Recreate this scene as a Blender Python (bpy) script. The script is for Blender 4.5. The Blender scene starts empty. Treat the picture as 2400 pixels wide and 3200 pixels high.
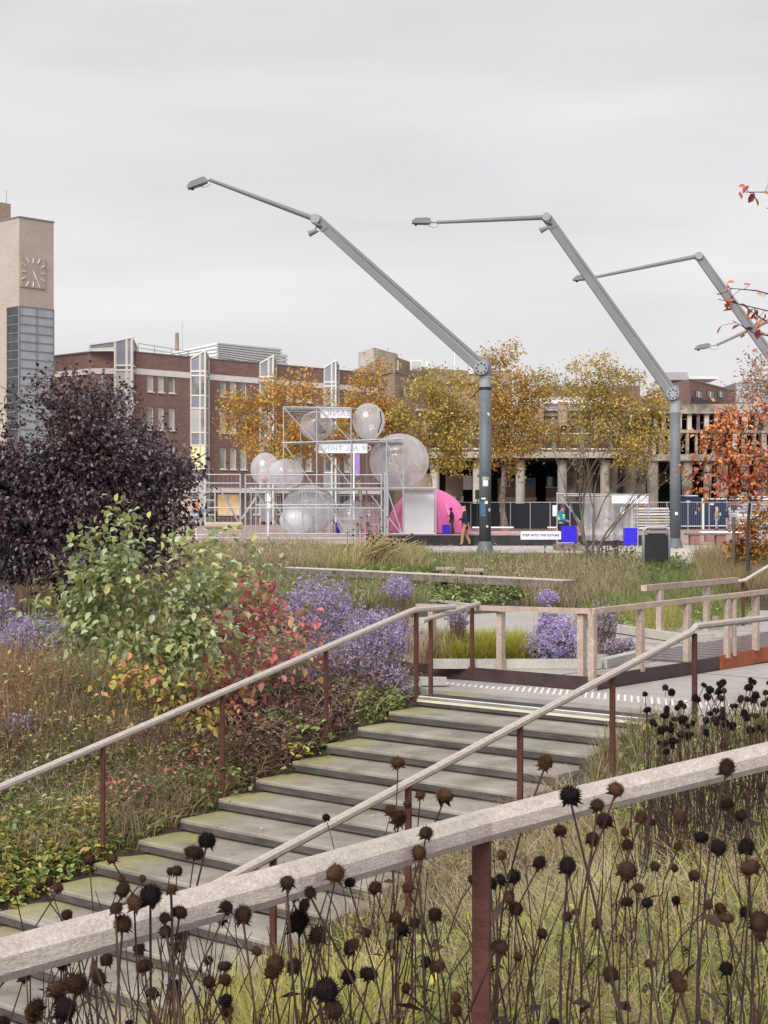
import bpy, bmesh, math, random
import numpy as np
from mathutils import Vector, Matrix
random.seed(7)
rng = np.random.default_rng(11)
SC = bpy.context.scene
COL = SC.collection

# ------------------------------------------------------------------ camera, sky, sun, exposure
F, CX, HY, EZ = 4900.0, 1200.0, 1588.0, 1.6      # focal length / principal point in photo pixels, eye height
cam = bpy.data.cameras.new('camera'); cam_o = bpy.data.objects.new('camera', cam); COL.objects.link(cam_o)
cam.lens = 36.0 * F / 3200.0; cam.sensor_width = 36.0; cam.sensor_fit = 'AUTO'
cam.shift_y = -12.0 / 3200.0; cam.clip_end = 3000.0; cam.clip_start = 0.05
cam_o.location = (0, 0, EZ); cam_o.rotation_euler = (math.radians(90), 0, 0)
SC.camera = cam_o
SUN_EL, SUN_AZ = math.radians(40), math.radians(205)     # azimuth clockwise from +Y (north): behind the viewer, to the left
world = bpy.data.worlds.new('World'); SC.world = world; world.use_nodes = True
wn, wl = world.node_tree.nodes, world.node_tree.links
wn.clear()
w_out = wn.new('ShaderNodeOutputWorld'); w_bg = wn.new('ShaderNodeBackground'); wl.new(w_bg.outputs[0], w_out.inputs[0])
w_sky = wn.new('ShaderNodeTexSky'); w_sky.sky_type = 'NISHITA'; w_sky.sun_disc = False
w_sky.sun_elevation = SUN_EL; w_sky.sun_rotation = SUN_AZ
w_dim = wn.new('ShaderNodeMix'); w_dim.data_type = 'RGBA'; w_dim.blend_type = 'MULTIPLY'; w_dim.inputs['Factor'].default_value = 1
w_dim.inputs['B'].default_value = (0.035, 0.035, 0.035, 1); wl.new(w_sky.outputs[0], w_dim.inputs['A'])
w_tc = wn.new('ShaderNodeTexCoord'); w_map = wn.new('ShaderNodeMapping'); w_map.inputs['Scale'].default_value = (1.7, 1.7, 8.5)
w_map.inputs['Rotation'].default_value = (0.05, 0.09, 0)
wl.new(w_tc.outputs['Generated'], w_map.inputs['Vector'])
w_noi = wn.new('ShaderNodeTexNoise'); w_noi.inputs['Scale'].default_value = 1.3; w_noi.inputs['Detail'].default_value = 6.0
w_noi.inputs['Roughness'].default_value = 0.45; w_noi.inputs['Distortion'].default_value = 0.3
wl.new(w_map.outputs[0], w_noi.inputs['Vector'])
w_rmp = wn.new('ShaderNodeValToRGB'); e = w_rmp.color_ramp.elements
e[0].position = 0.34; e[0].color = (0.262, 0.2505, 0.258, 1); e[1].position = 0.66; e[1].color = (0.332, 0.3255, 0.333, 1)
wl.new(w_noi.outputs['Fac'], w_rmp.inputs[0])
w_mix = wn.new('ShaderNodeMix'); w_mix.data_type = 'RGBA'; w_mix.inputs['Factor'].default_value = 0.96   # closed cloud cover
wl.new(w_dim.outputs['Result'], w_mix.inputs['A']); wl.new(w_rmp.outputs[0], w_mix.inputs['B'])
wl.new(w_mix.outputs['Result'], w_bg.inputs['Color']); w_bg.inputs['Strength'].default_value = 1.0
sun = bpy.data.lights.new('sun', 'SUN'); sun_o = bpy.data.objects.new('sun', sun); COL.objects.link(sun_o)
sun.energy = 1.5; sun.angle = math.radians(36); sun.color = (1.0, 0.965, 0.93)
sun_o.rotation_euler = (math.radians(90) - SUN_EL, 0, -SUN_AZ + math.pi)
sun_o.location = (0, 0, 60)
SC.view_settings.view_transform = 'Standard'; SC.view_settings.look = 'None'
SC.view_settings.exposure = 1.42; SC.view_settings.gamma = 1.0; SC.view_settings.use_curve_mapping = False
SC.render.engine = 'CYCLES'
SC.cycles.use_denoising = True
SC.cycles.max_bounces = 7; SC.cycles.transparent_max_bounces = 24; SC.cycles.diffuse_bounces = 3; SC.cycles.glossy_bounces = 3
SC.cycles.sample_clamp_indirect = 6.0

# ------------------------------------------------------------------ helpers
def at(px, py, Y): return Vector(((px - CX) / F * Y, Y, EZ - (py - HY) / F * Y))
def X_(px, Y): return (px - CX) / F * Y
def Z_(py, Y): return EZ - (py - HY) / F * Y
def srgb(r, g, b): return tuple((c / 255.0 / 12.92 if c <= 10 else ((c / 255.0 + 0.055) / 1.055) ** 2.4) for c in (r, g, b))

def tag(o, label=None, cat=None, group=None, kind=None):
    if label: o['label'] = label
    if cat: o['category'] = cat
    if group: o['group'] = group
    if kind: o['kind'] = kind
    return o
def empty(name, loc=(0, 0, 0), rz=0.0, label=None, cat=None, group=None, parent=None):
    o = bpy.data.objects.new(name, None); COL.objects.link(o); o.location = loc; o.rotation_euler = (0, 0, rz)
    o.empty_display_size = 0.2
    if parent: o.parent = parent
    return tag(o, label, cat, group)
def link(name, me, m=None, parent=None, loc=None):
    o = bpy.data.objects.new(name, me); COL.objects.link(o)
    if m is not None and len(me.materials) == 0: me.materials.append(m)
    if parent: o.parent = parent
    if loc is not None: o.location = loc
    return o

class MB:
    """collects shapes, built as one mesh object"""
    def __init__(s): s.v = []; s.f = []
    def add(s, vs, fs):
        n = len(s.v); s.v += [tuple(v) for v in vs]; s.f += [tuple(i + n for i in f) for f in fs]; return s
    def box(s, c, d, M=None):
        x, y, z = d[0] / 2, d[1] / 2, d[2] / 2
        vs = [Vector((a * x, b * y, e * z)) for a in (-1, 1) for b in (-1, 1) for e in (-1, 1)]
        if M is not None: vs = [M @ v for v in vs]
        c = Vector(c); vs = [v + c for v in vs]
        return s.add(vs, [(0, 1, 3, 2), (4, 6, 7, 5), (0, 4, 5, 1), (2, 3, 7, 6), (0, 2, 6, 4), (1, 5, 7, 3)])
    def span(s, a, b): 
        return s.box([(a[i] + b[i]) / 2 for i in range(3)], [abs(b[i] - a[i]) for i in range(3)])
    def beam(s, p, q, w, h, up=Vector((0, 0, 1))):
        p, q = Vector(p), Vector(q); d = (q - p); L = d.length; d.normalize()
        if abs(d.dot(up)) > 0.98: up = Vector((0, 1, 0))
        sd = d.cross(up).normalized(); u2 = sd.cross(d)
        M = Matrix((d, sd, u2)).transposed()
        return s.box((p + q) / 2, (L, w, h), M)
    def tube(s, pts, r, n=8, caps=True, flat=1.0, phase=0.0):
        pts = [Vector(p) for p in pts]; k = len(pts)
        rs = r if hasattr(r, '__len__') else [r] * k
        vs = []; fs = []
        up = Vector((0, 0, 1))
        for i, p in enumerate(pts):
            t = (pts[min(i + 1, k - 1)] - pts[max(i - 1, 0)])
            t = t.normalized() if t.length > 1e-9 else Vector((0, 0, 1))
            ref = up if abs(t.dot(up)) < 0.95 else Vector((0, 1, 0))
            a = t.cross(ref).normalized(); b = a.cross(t)
            for j in range(n):
                th = 2 * math.pi * j / n + phase
                vs.append(p + a * (math.cos(th) * rs[i]) + b * (math.sin(th) * rs[i] * flat))
        for i in range(k - 1):
            for j in range(n):
                fs.append((i * n + j, i * n + (j + 1) % n, (i + 1) * n + (j + 1) % n, (i + 1) * n + j))
        if caps: fs.append(tuple(range(n))[::-1]); fs.append(tuple((k - 1) * n + j for j in range(n)))
        return s.add(vs, fs)
    def cyl(s, c, r, h, n=16, r2=None):
        c = Vector(c); return s.tube([c, c + Vector((0, 0, h))], [r, r if r2 is None else r2], n)
    def disc(s, p, q, r, n=16): return s.tube([p, q], r, n)
    def sphere(s, c, r, nu=24, nv=14, fn=None):
        rx, ry, rz = r if hasattr(r, '__len__') else (r, r, r); c = Vector(c); vs = []; fs = []
        for i in range(nv + 1):
            ph = math.pi * i / nv
            for j in range(nu):
                th = 2 * math.pi * j / nu; k = fn(th, ph) if fn else 1.0
                vs.append(c + Vector((rx * math.sin(ph) * math.cos(th) * k, ry * math.sin(ph) * math.sin(th) * k, rz * math.cos(ph))))
        for i in range(nv):
            for j in range(nu):
                fs.append((i * nu + j, i * nu + (j + 1) % nu, (i + 1) * nu + (j + 1) % nu, (i + 1) * nu + j))
        return s.add(vs, fs)
    def prism(s, poly, z0, z1):
        n = len(poly); vs = [(x, y, z0) for x, y in poly] + [(x, y, z1) for x, y in poly]
        return s.add(vs, [tuple(range(n))[::-1], tuple(range(n, 2 * n))] + [(i, (i + 1) % n, n + (i + 1) % n, n + i) for i in range(n)])
    def mesh(s, name, smooth=False):
        me = bpy.data.meshes.new(name); me.from_pydata(s.v, [], s.f); me.update()
        bm = bmesh.new(); bm.from_mesh(me); bmesh.ops.recalc_face_normals(bm, faces=bm.faces); bm.to_mesh(me); bm.free()
        if smooth: me.polygons.foreach_set('use_smooth', [True] * len(me.polygons))
        return me
    def build(s, name, m, parent=None, loc=None, smooth=False):
        return link(name, s.mesh(name, smooth), m, parent, loc)

_cubes = {}
def piece(name, m, parent, a, b):
    """a box between corners a and b, sharing one unit-cube mesh per material"""
    me = _cubes.get(m.name)
    if me is None:
        me = MB().box((0, 0, 0), (1, 1, 1)).mesh('box_' + m.name); me.materials.append(m); _cubes[m.name] = me
    o = bpy.data.objects.new(name, me); COL.objects.link(o); o.parent = parent
    o.location = [(a[i] + b[i]) / 2 for i in range(3)]; o.scale = [max(abs(b[i] - a[i]), 1e-4) for i in range(3)]
    return o
def copy_tree(o, parent=None):
    c = o.copy(); COL.objects.link(c); c.parent = parent
    for ch in list(o.children): copy_tree(ch, c)
    return c

def wall_mesh(name, W, H, holes, depth, z0=0.0):
    """front wall in the xz plane (faces -y) with recessed openings: holes = (x0, x1, z0, z1)"""
    xs = sorted({0.0, W} | {h[0] for h in holes} | {h[1] for h in holes}); zs = sorted({z0, H} | {h[2] for h in holes} | {h[3] for h in holes})
    m = MB()
    for i in range(len(xs) - 1):
        for j in range(len(zs) - 1):
            cx, cz = (xs[i] + xs[i + 1]) / 2, (zs[j] + zs[j + 1]) / 2
            if any(h[0] < cx < h[1] and h[2] < cz < h[3] for h in holes): continue
            m.add([(xs[i], 0, zs[j]), (xs[i + 1], 0, zs[j]), (xs[i + 1], 0, zs[j + 1]), (xs[i], 0, zs[j + 1])], [(0, 1, 2, 3)])
    for a, b, c, d in holes:
        m.add([(a, 0, c), (a, 0, d), (a, depth, d), (a, depth, c)], [(0, 1, 2, 3)]); m.add([(b, 0, c), (b, depth, c), (b, depth, d), (b, 0, d)], [(0, 1, 2, 3)])
        m.add([(a, 0, c), (a, depth, c), (b, depth, c), (b, 0, c)], [(0, 1, 2, 3)]); m.add([(a, 0, d), (b, 0, d), (b, depth, d), (a, depth, d)], [(0, 1, 2, 3)])
    me = bpy.data.meshes.new(name); me.from_pydata(m.v, [], m.f); me.update(); return me

# ------------------------------------------------------------------ materials
def _nt(name):
    m = bpy.data.materials.new(name); m.use_nodes = True; nt = m.node_tree; nt.nodes.clear()
    out = nt.nodes.new('ShaderNodeOutputMaterial'); return m, nt, nt.nodes, nt.links, out
def _mixc(nt, a, b, fac=0.5, mode='MIX'):
    n = nt.nodes.new('ShaderNodeMix'); n.data_type = 'RGBA'; n.blend_type = mode
    for sock, v in (('A', a), ('B', b), ('Factor', fac)):
        if isinstance(v, (int, float)): n.inputs[sock].default_value = v
        elif isinstance(v, tuple): n.inputs[sock].default_value = (*v[:3], 1)
        else: nt.links.new(v, n.inputs[sock])
    return n.outputs['Result']
def _noise(nt, scale, detail=4.0, rough=0.55, stretch=None, rz=0.0, rot=None, dist=0.0):
    g = nt.nodes.new('ShaderNodeNewGeometry'); mp = nt.nodes.new('ShaderNodeMapping'); mp.vector_type = 'TEXTURE'
    st = stretch or (1, 1, 1); mp.inputs['Scale'].default_value = tuple(1.0 / x for x in st)
    mp.inputs['Rotation'].default_value = rot or (0, 0, rz)
    nt.links.new(g.outputs['Position'], mp.inputs['Vector'])
    n = nt.nodes.new('ShaderNodeTexNoise'); n.inputs['Scale'].default_value = scale; n.inputs['Detail'].default_value = detail
    n.inputs['Roughness'].default_value = rough; n.inputs['Distortion'].default_value = dist
    nt.links.new(mp.outputs[0], n.inputs['Vector']); return n.outputs['Fac']
def _ramp(nt, fac, p0, p1, c0=(0, 0, 0), c1=(1, 1, 1)):
    r = nt.nodes.new('ShaderNodeValToRGB'); e = r.color_ramp.elements; e[0].position = p0; e[1].position = p1
    e[0].color = (*c0, 1); e[1].color = (*c1, 1); nt.links.new(fac, r.inputs[0]); return r.outputs[0]
def mat(name, col, rough=0.65, var=0.18, scale=4.0, bump=0.0, metal=0.0, col2=None, amt2=0.5, scale2=1.0, th=(0.45, 0.65), stretch=None, rz=0.0, rot=None, fine=None, spec=0.4, bscale=None):
    m, nt, N, L, out = _nt(name); b = N.new('ShaderNodeBsdfPrincipled'); L.new(b.outputs[0], out.inputs[0])
    f = _noise(nt, scale, stretch=stretch, rz=rz, rot=rot)
    lo = tuple(max(0, c * (1 - var)) for c in col); hi = tuple(min(1, c * (1 + var)) for c in col)
    c = _ramp(nt, f, 0.3, 0.7, lo, hi)
    if col2 is not None:
        f2 = _ramp(nt, _noise(nt, scale2, 5.0, 0.6), th[0], th[1])
        mu = N.new('ShaderNodeMath'); mu.operation = 'MULTIPLY'; mu.inputs[1].default_value = amt2; L.new(f2, mu.inputs[0])
        c = _mixc(nt, c, col2, mu.outputs[0])
    if fine:
        f3 = _ramp(nt, _noise(nt, fine, 2.0, 0.7), 0.35, 0.65, (0.8, 0.8, 0.8), (1.15, 1.15, 1.15)); c = _mixc(nt, c, f3, 1.0, 'MULTIPLY')
    L.new(c, b.inputs['Base Color']); b.inputs['Roughness'].default_value = rough; b.inputs['Metallic'].default_value = metal
    b.inputs['Specular IOR Level'].default_value = spec
    if bump:
        bp = N.new('ShaderNodeBump'); bp.inputs['Strength'].default_value = bump; bp.inputs['Distance'].default_value = 0.02
        L.new(_noise(nt, bscale or scale * 3, 5.0, stretch=stretch, rz=rz, rot=rot), bp.inputs['Height']); L.new(bp.outputs[0], b.inputs['Normal'])
    return m
def leaf_mat(name, rough=0.5, transl=0.3, spec=0.35, gain=1.0):
    m, nt, N, L, out = _nt(name); a = N.new('ShaderNodeAttribute'); a.attribute_name = 'Col'
    c = a.outputs['Color']
    if gain != 1.0: c = _mixc(nt, c, (gain, gain, gain), 1.0, 'MULTIPLY')
    b = N.new('ShaderNodeBsdfPrincipled'); L.new(c, b.inputs['Base Color'])
    b.inputs['Roughness'].default_value = rough; b.inputs['Specular IOR Level'].default_value = spec
    if transl > 0:
        t = N.new('ShaderNodeBsdfTranslucent'); L.new(c, t.inputs['Color'])
        mx = N.new('ShaderNodeMixShader'); mx.inputs[0].default_value = transl; L.new(b.outputs[0], mx.inputs[1]); L.new(t.outputs[0], mx.inputs[2]); L.new(mx.outputs[0], out.inputs[0])
    else: L.new(b.outputs[0], out.inputs[0])
    return m
def emit_mat(name, col, k):
    m, nt, N, L, out = _nt(name); b = N.new('ShaderNodeBsdfPrincipled'); b.inputs['Base Color'].default_value = (*col, 1)
    b.inputs['Roughness'].default_value = 0.3
    c = _ramp(nt, _noise(nt, 1.4, 3.0), 0.35, 0.65, tuple(x * 0.35 for x in col), col); L.new(c, b.inputs['Emission Color']); b.inputs['Emission Strength'].default_value = k
    L.new(b.outputs[0], out.inputs[0]); return m
def glass_mat(name, tint, rough=0.08, dark=0.25):
    """window glass: a dark room behind a mirror-like pane"""
    m, nt, N, L, out = _nt(name); b = N.new('ShaderNodeBsdfPrincipled')
    c = _ramp(nt, _noise(nt, 0.8, 2.0), 0.35, 0.65, tuple(x * dark for x in tint), tint); L.new(c, b.inputs['Base Color'])
    b.inputs['Roughness'].default_value = rough; b.inputs['Specular IOR Level'].default_value = 0.9
    L.new(b.outputs[0], out.inputs[0]); return m
def film_mat(name, tint, clear=0.75, gloss=0.06, haze=1.0):
    """clear plastic film: see-through, fresnel reflections, slight milkiness"""
    m, nt, N, L, out = _nt(name)
    tr = N.new('ShaderNodeBsdfTransparent'); tr.inputs[0].default_value = (0.96, 0.96, 0.97, 1)
    di = N.new('ShaderNodeBsdfDiffuse'); di.inputs[0].default_value = (*tint, 1)
    tl = N.new('ShaderNodeBsdfTranslucent'); tl.inputs[0].default_value = (*tint, 1)
    gl = N.new('ShaderNodeBsdfGlossy'); gl.inputs['Roughness'].default_value = gloss
    dm = N.new('ShaderNodeMixShader'); dm.inputs[0].default_value = 0.5; L.new(di.outputs[0], dm.inputs[1]); L.new(tl.outputs[0], dm.inputs[2])
    m1 = N.new('ShaderNodeMixShader'); mu = N.new('ShaderNodeMath'); mu.operation = 'MULTIPLY'
    r = _ramp(nt, _noise(nt, 1.6, 3.0, 0.6, (1, 1, 0.6)), 0.3, 0.75, (0.5,) * 3, (1,) * 3); L.new(r, mu.inputs[0]); mu.inputs[1].default_value = (1 - clear) * haze
    L.new(mu.outputs[0], m1.inputs[0]); L.new(tr.outputs[0], m1.inputs[1]); L.new(dm.outputs[0], m1.inputs[2])
    fr = N.new('ShaderNodeFresnel'); gb = N.new('ShaderNodeNewGeometry'); mr = N.new('ShaderNodeMapRange')      # one thin sheet: the same from both sides
    mr.inputs['To Min'].default_value = 1.5; mr.inputs['To Max'].default_value = 1 / 1.5; L.new(gb.outputs['Backfacing'], mr.inputs['Value']); L.new(mr.outputs[0], fr.inputs[0])
    m2 = N.new('ShaderNodeMixShader'); L.new(fr.outputs[0], m2.inputs[0]); L.new(m1.outputs[0], m2.inputs[1]); L.new(gl.outputs[0], m2.inputs[2]); L.new(m2.outputs[0], out.inputs[0])
    return m

# ------------------------------------------------------------------ mass geometry (numpy)
def np_mesh(name, V, quads=None, tris=None, col=None, m=None, smooth=False):
    me = bpy.data.meshes.new(name); nq = 0 if quads is None else len(quads); ntr = 0 if tris is None else len(tris)
    me.vertices.add(len(V)); me.vertices.foreach_set('co', np.ascontiguousarray(V, dtype=np.float32).ravel())
    idx = []; st = []
    if nq: idx.append(quads.ravel()); st.append(np.arange(nq) * 4)
    if ntr: idx.append(tris.ravel()); st.append(nq * 4 + np.arange(ntr) * 3)
    idx = np.concatenate(idx).astype(np.int32); st = np.concatenate(st).astype(np.int32)
    me.loops.add(len(idx)); me.polygons.add(nq + ntr)
    me.polygons.foreach_set('loop_start', st); me.loops.foreach_set('vertex_index', idx)
    me.update(calc_edges=True)
    if col is not None:
        a = me.color_attributes.new('Col', 'FLOAT_COLOR', 'POINT'); c4 = np.ones((len(V), 4), np.float32); c4[:, :3] = col; a.data.foreach_set('color', c4.ravel())
    if m is not None: me.materials.append(m)
    if smooth: me.polygons.foreach_set('use_smooth', [True] * len(me.polygons))
    return me
def unit(a): return a / np.maximum(np.linalg.norm(a, axis=-1, keepdims=True), 1e-9)
def rand_unit(n): return unit(rng.normal(size=(n, 3)))
def leaves(P, D, Nn, L, W, col, fold=0.25, oval=False, droop=0.15):
    """leaf blades: P base points, D direction, Nn rough up normal"""
    n = len(P); D = unit(D); S = unit(np.cross(D, Nn)); U = np.cross(S, D)
    L = np.broadcast_to(np.asarray(L, float), (n,))[:, None]; W = np.broadcast_to(np.asarray(W, float), (n,))[:, None]
    if oval:
        pts = [P, P + D * L * .28 + S * W * .42 + U * W * fold, P + D * L * .66 + S * W * .42 + U * W * fold, P + D * L - U * L * droop,
               P + D * L * .66 - S * W * .42 + U * W * fold, P + D * L * .28 - S * W * .42 + U * W * fold]
        V = np.stack(pts, 1).reshape(-1, 3); b = (np.arange(n) * 6)[:, None]
        Q = np.concatenate([b + np.array([0, 1, 2, 3]), b + np.array([0, 3, 4, 5])]); C = np.repeat(col, 6, 0)
        return V, Q, None, C
    pts = [P, P + D * L * .45 + S * W * .5 + U * W * fold, P + D * L - U * L * droop, P + D * L * .45 - S * W * .5 + U * W * fold]
    V = np.stack(pts, 1).reshape(-1, 3); b = (np.arange(n) * 4)[:, None]
    T = np.concatenate([b + np.array([0, 1, 2]), b + np.array([0, 2, 3])]); return V, None, T, np.repeat(col, 4, 0)
def blades(P, lean, H, W, col, bend=0.5, seg=3, tipcol=None):
    """grass blades standing at P, leaning along horizontal vectors lean (their length is the bend amount)"""
    n = len(P); H = np.broadcast_to(np.asarray(H, float), (n,)); W = np.broadcast_to(np.asarray(W, float), (n,))
    face = rng.uniform(0, 2 * np.pi, n); S = np.stack([np.cos(face), np.sin(face), np.zeros(n)], 1)
    rows = []; cols = []
    for k in range(seg + 1):
        t = k / seg; c = P.copy(); c[:, :2] += lean[:, :2] * (H * (t ** 1.8) * bend)[:, None]
        ln = np.linalg.norm(lean[:, :2], axis=1); c[:, 2] += H * (t - 0.35 * np.minimum(ln * bend, 1.4) * t * t)
        w = (W * (1 - t ** 2) * .5 + 0.0004)[:, None]; rows += [c - S * w, c + S * w]
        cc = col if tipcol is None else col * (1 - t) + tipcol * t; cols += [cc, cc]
    V = np.stack(rows, 1).reshape(-1, 3); C = np.stack(cols, 1).reshape(-1, 3); m = 2 * (seg + 1); b = (np.arange(n) * m)[:, None]
    Q = np.concatenate([b + np.array([2 * k, 2 * k + 1, 2 * k + 3, 2 * k + 2]) for k in range(seg)])
    return V, Q, None, C
class Mass:
    def __init__(s): s.V = []; s.Q = []; s.T = []; s.C = []; s.n = 0
    def add(s, r):
        V, Q, T, C = r; s.V.append(V); s.C.append(C)
        if Q is not None: s.Q.append(Q + s.n)
        if T is not None: s.T.append(T + s.n)
        s.n += len(V); return s
    def build(s, name, m, parent=None, smooth=False):
        me = np_mesh(name, np.concatenate(s.V), np.concatenate(s.Q) if s.Q else None, np.concatenate(s.T) if s.T else None, np.concatenate(s.C), m, smooth)
        return link(name, me, None, parent)
def pal(cols, n, jit=0.18, wts=None):
    c = np.array(cols, float); p = None if wts is None else np.array(wts, float) / sum(wts)
    k = rng.choice(len(c), n, p=p); return np.clip(c[k] * rng.uniform(1 - jit, 1 + jit, (n, 1)) * rng.uniform(1 - jit * .4, 1 + jit * .4, (n, 3)), 0.002, 1)
# ------------------------------------------------------------------ material library
M = {}
M['soil'] = mat('soil', (0.040, 0.030, 0.021), 0.95, 0.5, 6, 0.8, col2=(0.07, 0.065, 0.02), scale2=1.5)
M['paving'] = mat('paving', (0.46, 0.44, 0.42), 0.7, 0.12, 1.5, 0.1, col2=(0.33, 0.3, 0.28), scale2=0.4, fine=60)
M['brickpave'] = mat('brickpave', (0.30, 0.205, 0.175), 0.75, 0.2, 0.8, 0.0, col2=(0.42, 0.36, 0.33), scale2=0.3)
M['concrete'] = mat('concrete', (0.37, 0.35, 0.32), 0.75, 0.12, 5, 0.25, col2=(0.30, 0.285, 0.25), scale2=1.6, fine=120)
M['kerb'] = mat('kerb', (0.43, 0.42, 0.385), 0.7, 0.1, 4, 0.2, col2=(0.36, 0.36, 0.31), scale2=2.5, fine=90)
UA = math.atan2(.7638, .6454)
M['railwood'] = mat('railwood', (0.475, 0.425, 0.388), 0.72, 0.12, 11, 0.3, col2=(0.40, 0.35, 0.315), amt2=.7, scale2=26, th=(.48, .62), stretch=(1, 7, 7), rz=UA, fine=150, bscale=45)
M['timber'] = mat('timber', (0.44, 0.345, 0.29), 0.75, 0.16, 4, 0.3, col2=(0.30, 0.235, 0.20), amt2=.5, scale2=3, fine=40)
M['greytimber'] = mat('greytimber', (0.145, 0.118, 0.10), 0.75, 0.25, 5, 0.4, col2=(0.30, 0.27, 0.24), amt2=.5, scale2=6, fine=30)
M['paletimber'] = mat('paletimber', (0.50, 0.465, 0.41), 0.75, 0.15, 5, 0.3, fine=30)
M['rust'] = mat('rust', (0.085, 0.030, 0.022), 0.7, 0.25, 14, 0.3, col2=(0.12, 0.045, 0.03), scale2=6)
M['darksteel'] = mat('darksteel', (0.055, 0.034, 0.034), 0.55, 0.25, 6, 0.15)
M['orangerust'] = mat('orangerust', (0.34, 0.095, 0.04), 0.7, 0.25, 6, 0.2, col2=(0.20, 0.06, 0.03), scale2=5)
M['deck'] = mat('deck', (0.12, 0.095, 0.10), 0.22, 0.3, 3, 0.15, stretch=(1, 8, 8), rz=UA - math.pi / 2, spec=0.6)
M['white'] = mat('white', (0.78, 0.78, 0.77), 0.5, 0.05, 3)
M['cream'] = mat('cream', (0.60, 0.56, 0.45), 0.6, 0.08, 5)
M['black'] = mat('black', (0.018, 0.017, 0.019), 0.5, 0.2, 4)
M['steel'] = mat('steel', (0.34, 0.35, 0.36), 0.42, 0.12, 5, metal=0.55)
M['studs'] = mat('studs', (0.60, 0.59, 0.57), 0.5, 0.1, 8)
M['galv'] = mat('galv', (0.42, 0.43, 0.45), 0.5, 0.12, 6, metal=0.4)

# ------------------------------------------------------------------ stair frame: s runs up the flight, w across it to the right
X0, Y0, LZ = 0.375, 17.5, -0.5
UX, UY, VX, VY = .6454, .7638, .7638, -.6454
TREAD, RISE, SW = 0.51, 0.118, 2.9
def sw(x, y): return (x - X0) * UX + (y - Y0) * UY, (x - X0) * VX + (y - Y0) * VY
def xy(s, w): return X0 + s * UX + w * VX, Y0 + s * UY + w * VY
def P3(s, w, z): x, y = xy(s, w); return Vector((x, y, z))
SLOPE = RISE / TREAD
NSTEP = 16
def zstair(s): return LZ + np.clip(s, -NSTEP * TREAD, 0) * SLOPE
def sm(t): t = np.clip(t, 0, 1); return t * t * (3 - 2 * t)
def gz(x, y):
    x = np.asarray(x, float); y = np.asarray(y, float); s, w = sw(x, y); zs = zstair(s) - 0.03
    far = np.interp(y, [14, 24, 34, 46, 56], [-0.56, -0.50, -0.42, -0.08, -0.02])
    # bank beside the flight climbs away from it to the left; on the right it climbs to the ramp the viewer stands on
    left = zs + np.minimum(0.17 * np.maximum(-w, 0), 0.9) * sm(-s / 3.0)
    left = np.minimum(left, np.maximum(far, zs) + 0.05)
    t = sm((w - SW - .35) / 4.7); right = zs * (1 - t) + (-0.10) * t
    z = np.where(w < SW * .5, left, right)
    b = sm((s - 0.5) / 5.0); z = z * (1 - b) + np.where(w < 8, far, z) * b
    under = (w > 0.06) & (w < SW - 0.02) & (s < 0.02) & (s > -NSTEP * TREAD)
    edge = np.clip(1 - np.abs(np.minimum(w, 0)) / .35, 0, 1) * ((w < SW * .5) & (s < 0)); z = z - .055 * edge
    z = np.where(under, zs - 0.115, z)
    landing = (s >= -0.02) & (s < 13) & (w > -1.55) & (w < 3.75)
    z = np.where(landing, np.minimum(z, LZ - 0.12), z)
    z = np.where(w > 8.75, np.minimum(z, -0.12), z)
    return z + 0.03 * np.sin(x * 2.1 + 1) * np.cos(y * 1.7) * (~landing) * (y < 50)
def gz1(x, y): return float(gz(x, y))

gx = np.concatenate([[-1500, -500, -200, -110, -70, -48], np.arange(-36, -9, 1.0), np.arange(-9, 9, 0.16), np.arange(9, 37, 1.0), [48, 70, 110, 200, 500, 1500]])
gy = np.concatenate([[-60, -30, -12, -5], np.arange(-2, 27, 0.16), np.arange(27, 60, 0.8), [62, 70, 90, 130, 200, 400, 1000, 2500]])
GX, GY = np.meshgrid(gx, gy); GZ = gz(GX, GY); GZ[GY > 58] = -0.02
V = np.stack([GX, GY, GZ], -1).reshape(-1, 3); nx = len(gx); ny = len(gy)
ii = (np.arange(ny - 1)[:, None] * nx + np.arange(nx - 1)[None, :]).reshape(-1, 1)
gr = link('ground', np_mesh('ground', V, ii + np.array([0, 1, nx + 1, nx]), None, None, M['soil'], True)); tag(gr, kind='structure')

def sheet(name, pts, m, kind='structure', th=0.05):
    b = MB(); n = len(pts); vs = [Vector(p) for p in pts]; b.add(vs + [v - Vector((0, 0, th)) for v in vs], [tuple(range(n)), tuple(range(n, 2 * n))[::-1]] + [(i, (i + 1) % n, n + (i + 1) % n, n + i) for i in range(n)])
    return tag(b.build(name, m), kind=kind)
# plaza paving: pale band in front, brown-red pavers behind
sheet('plaza_pavement', [(-40, 57.5, 0.012), (60, 55.0, 0.012), (60, 67, 0.012), (-40, 67, 0.012)], M['paving'])
sheet('plaza_road', [(-400, 67.004, 0.008), (400, 67.004, 0.008), (700, 700, 0.008), (-700, 700, 0.008)], M['brickpave'])
sheet('pavement', [(9, 44.5, 0.008), (40, 43, 0.008), (40, 54.9, 0.008), (8, 55.4, 0.008)], M['paving'])
sheet('viewer_path', [(*xy(-22, 9.3), -0.02), (*xy(16, 9.3), -0.02), (*xy(16, 13), -0.02), (*xy(-22, 13), -0.02)], M['paving'])

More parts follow.
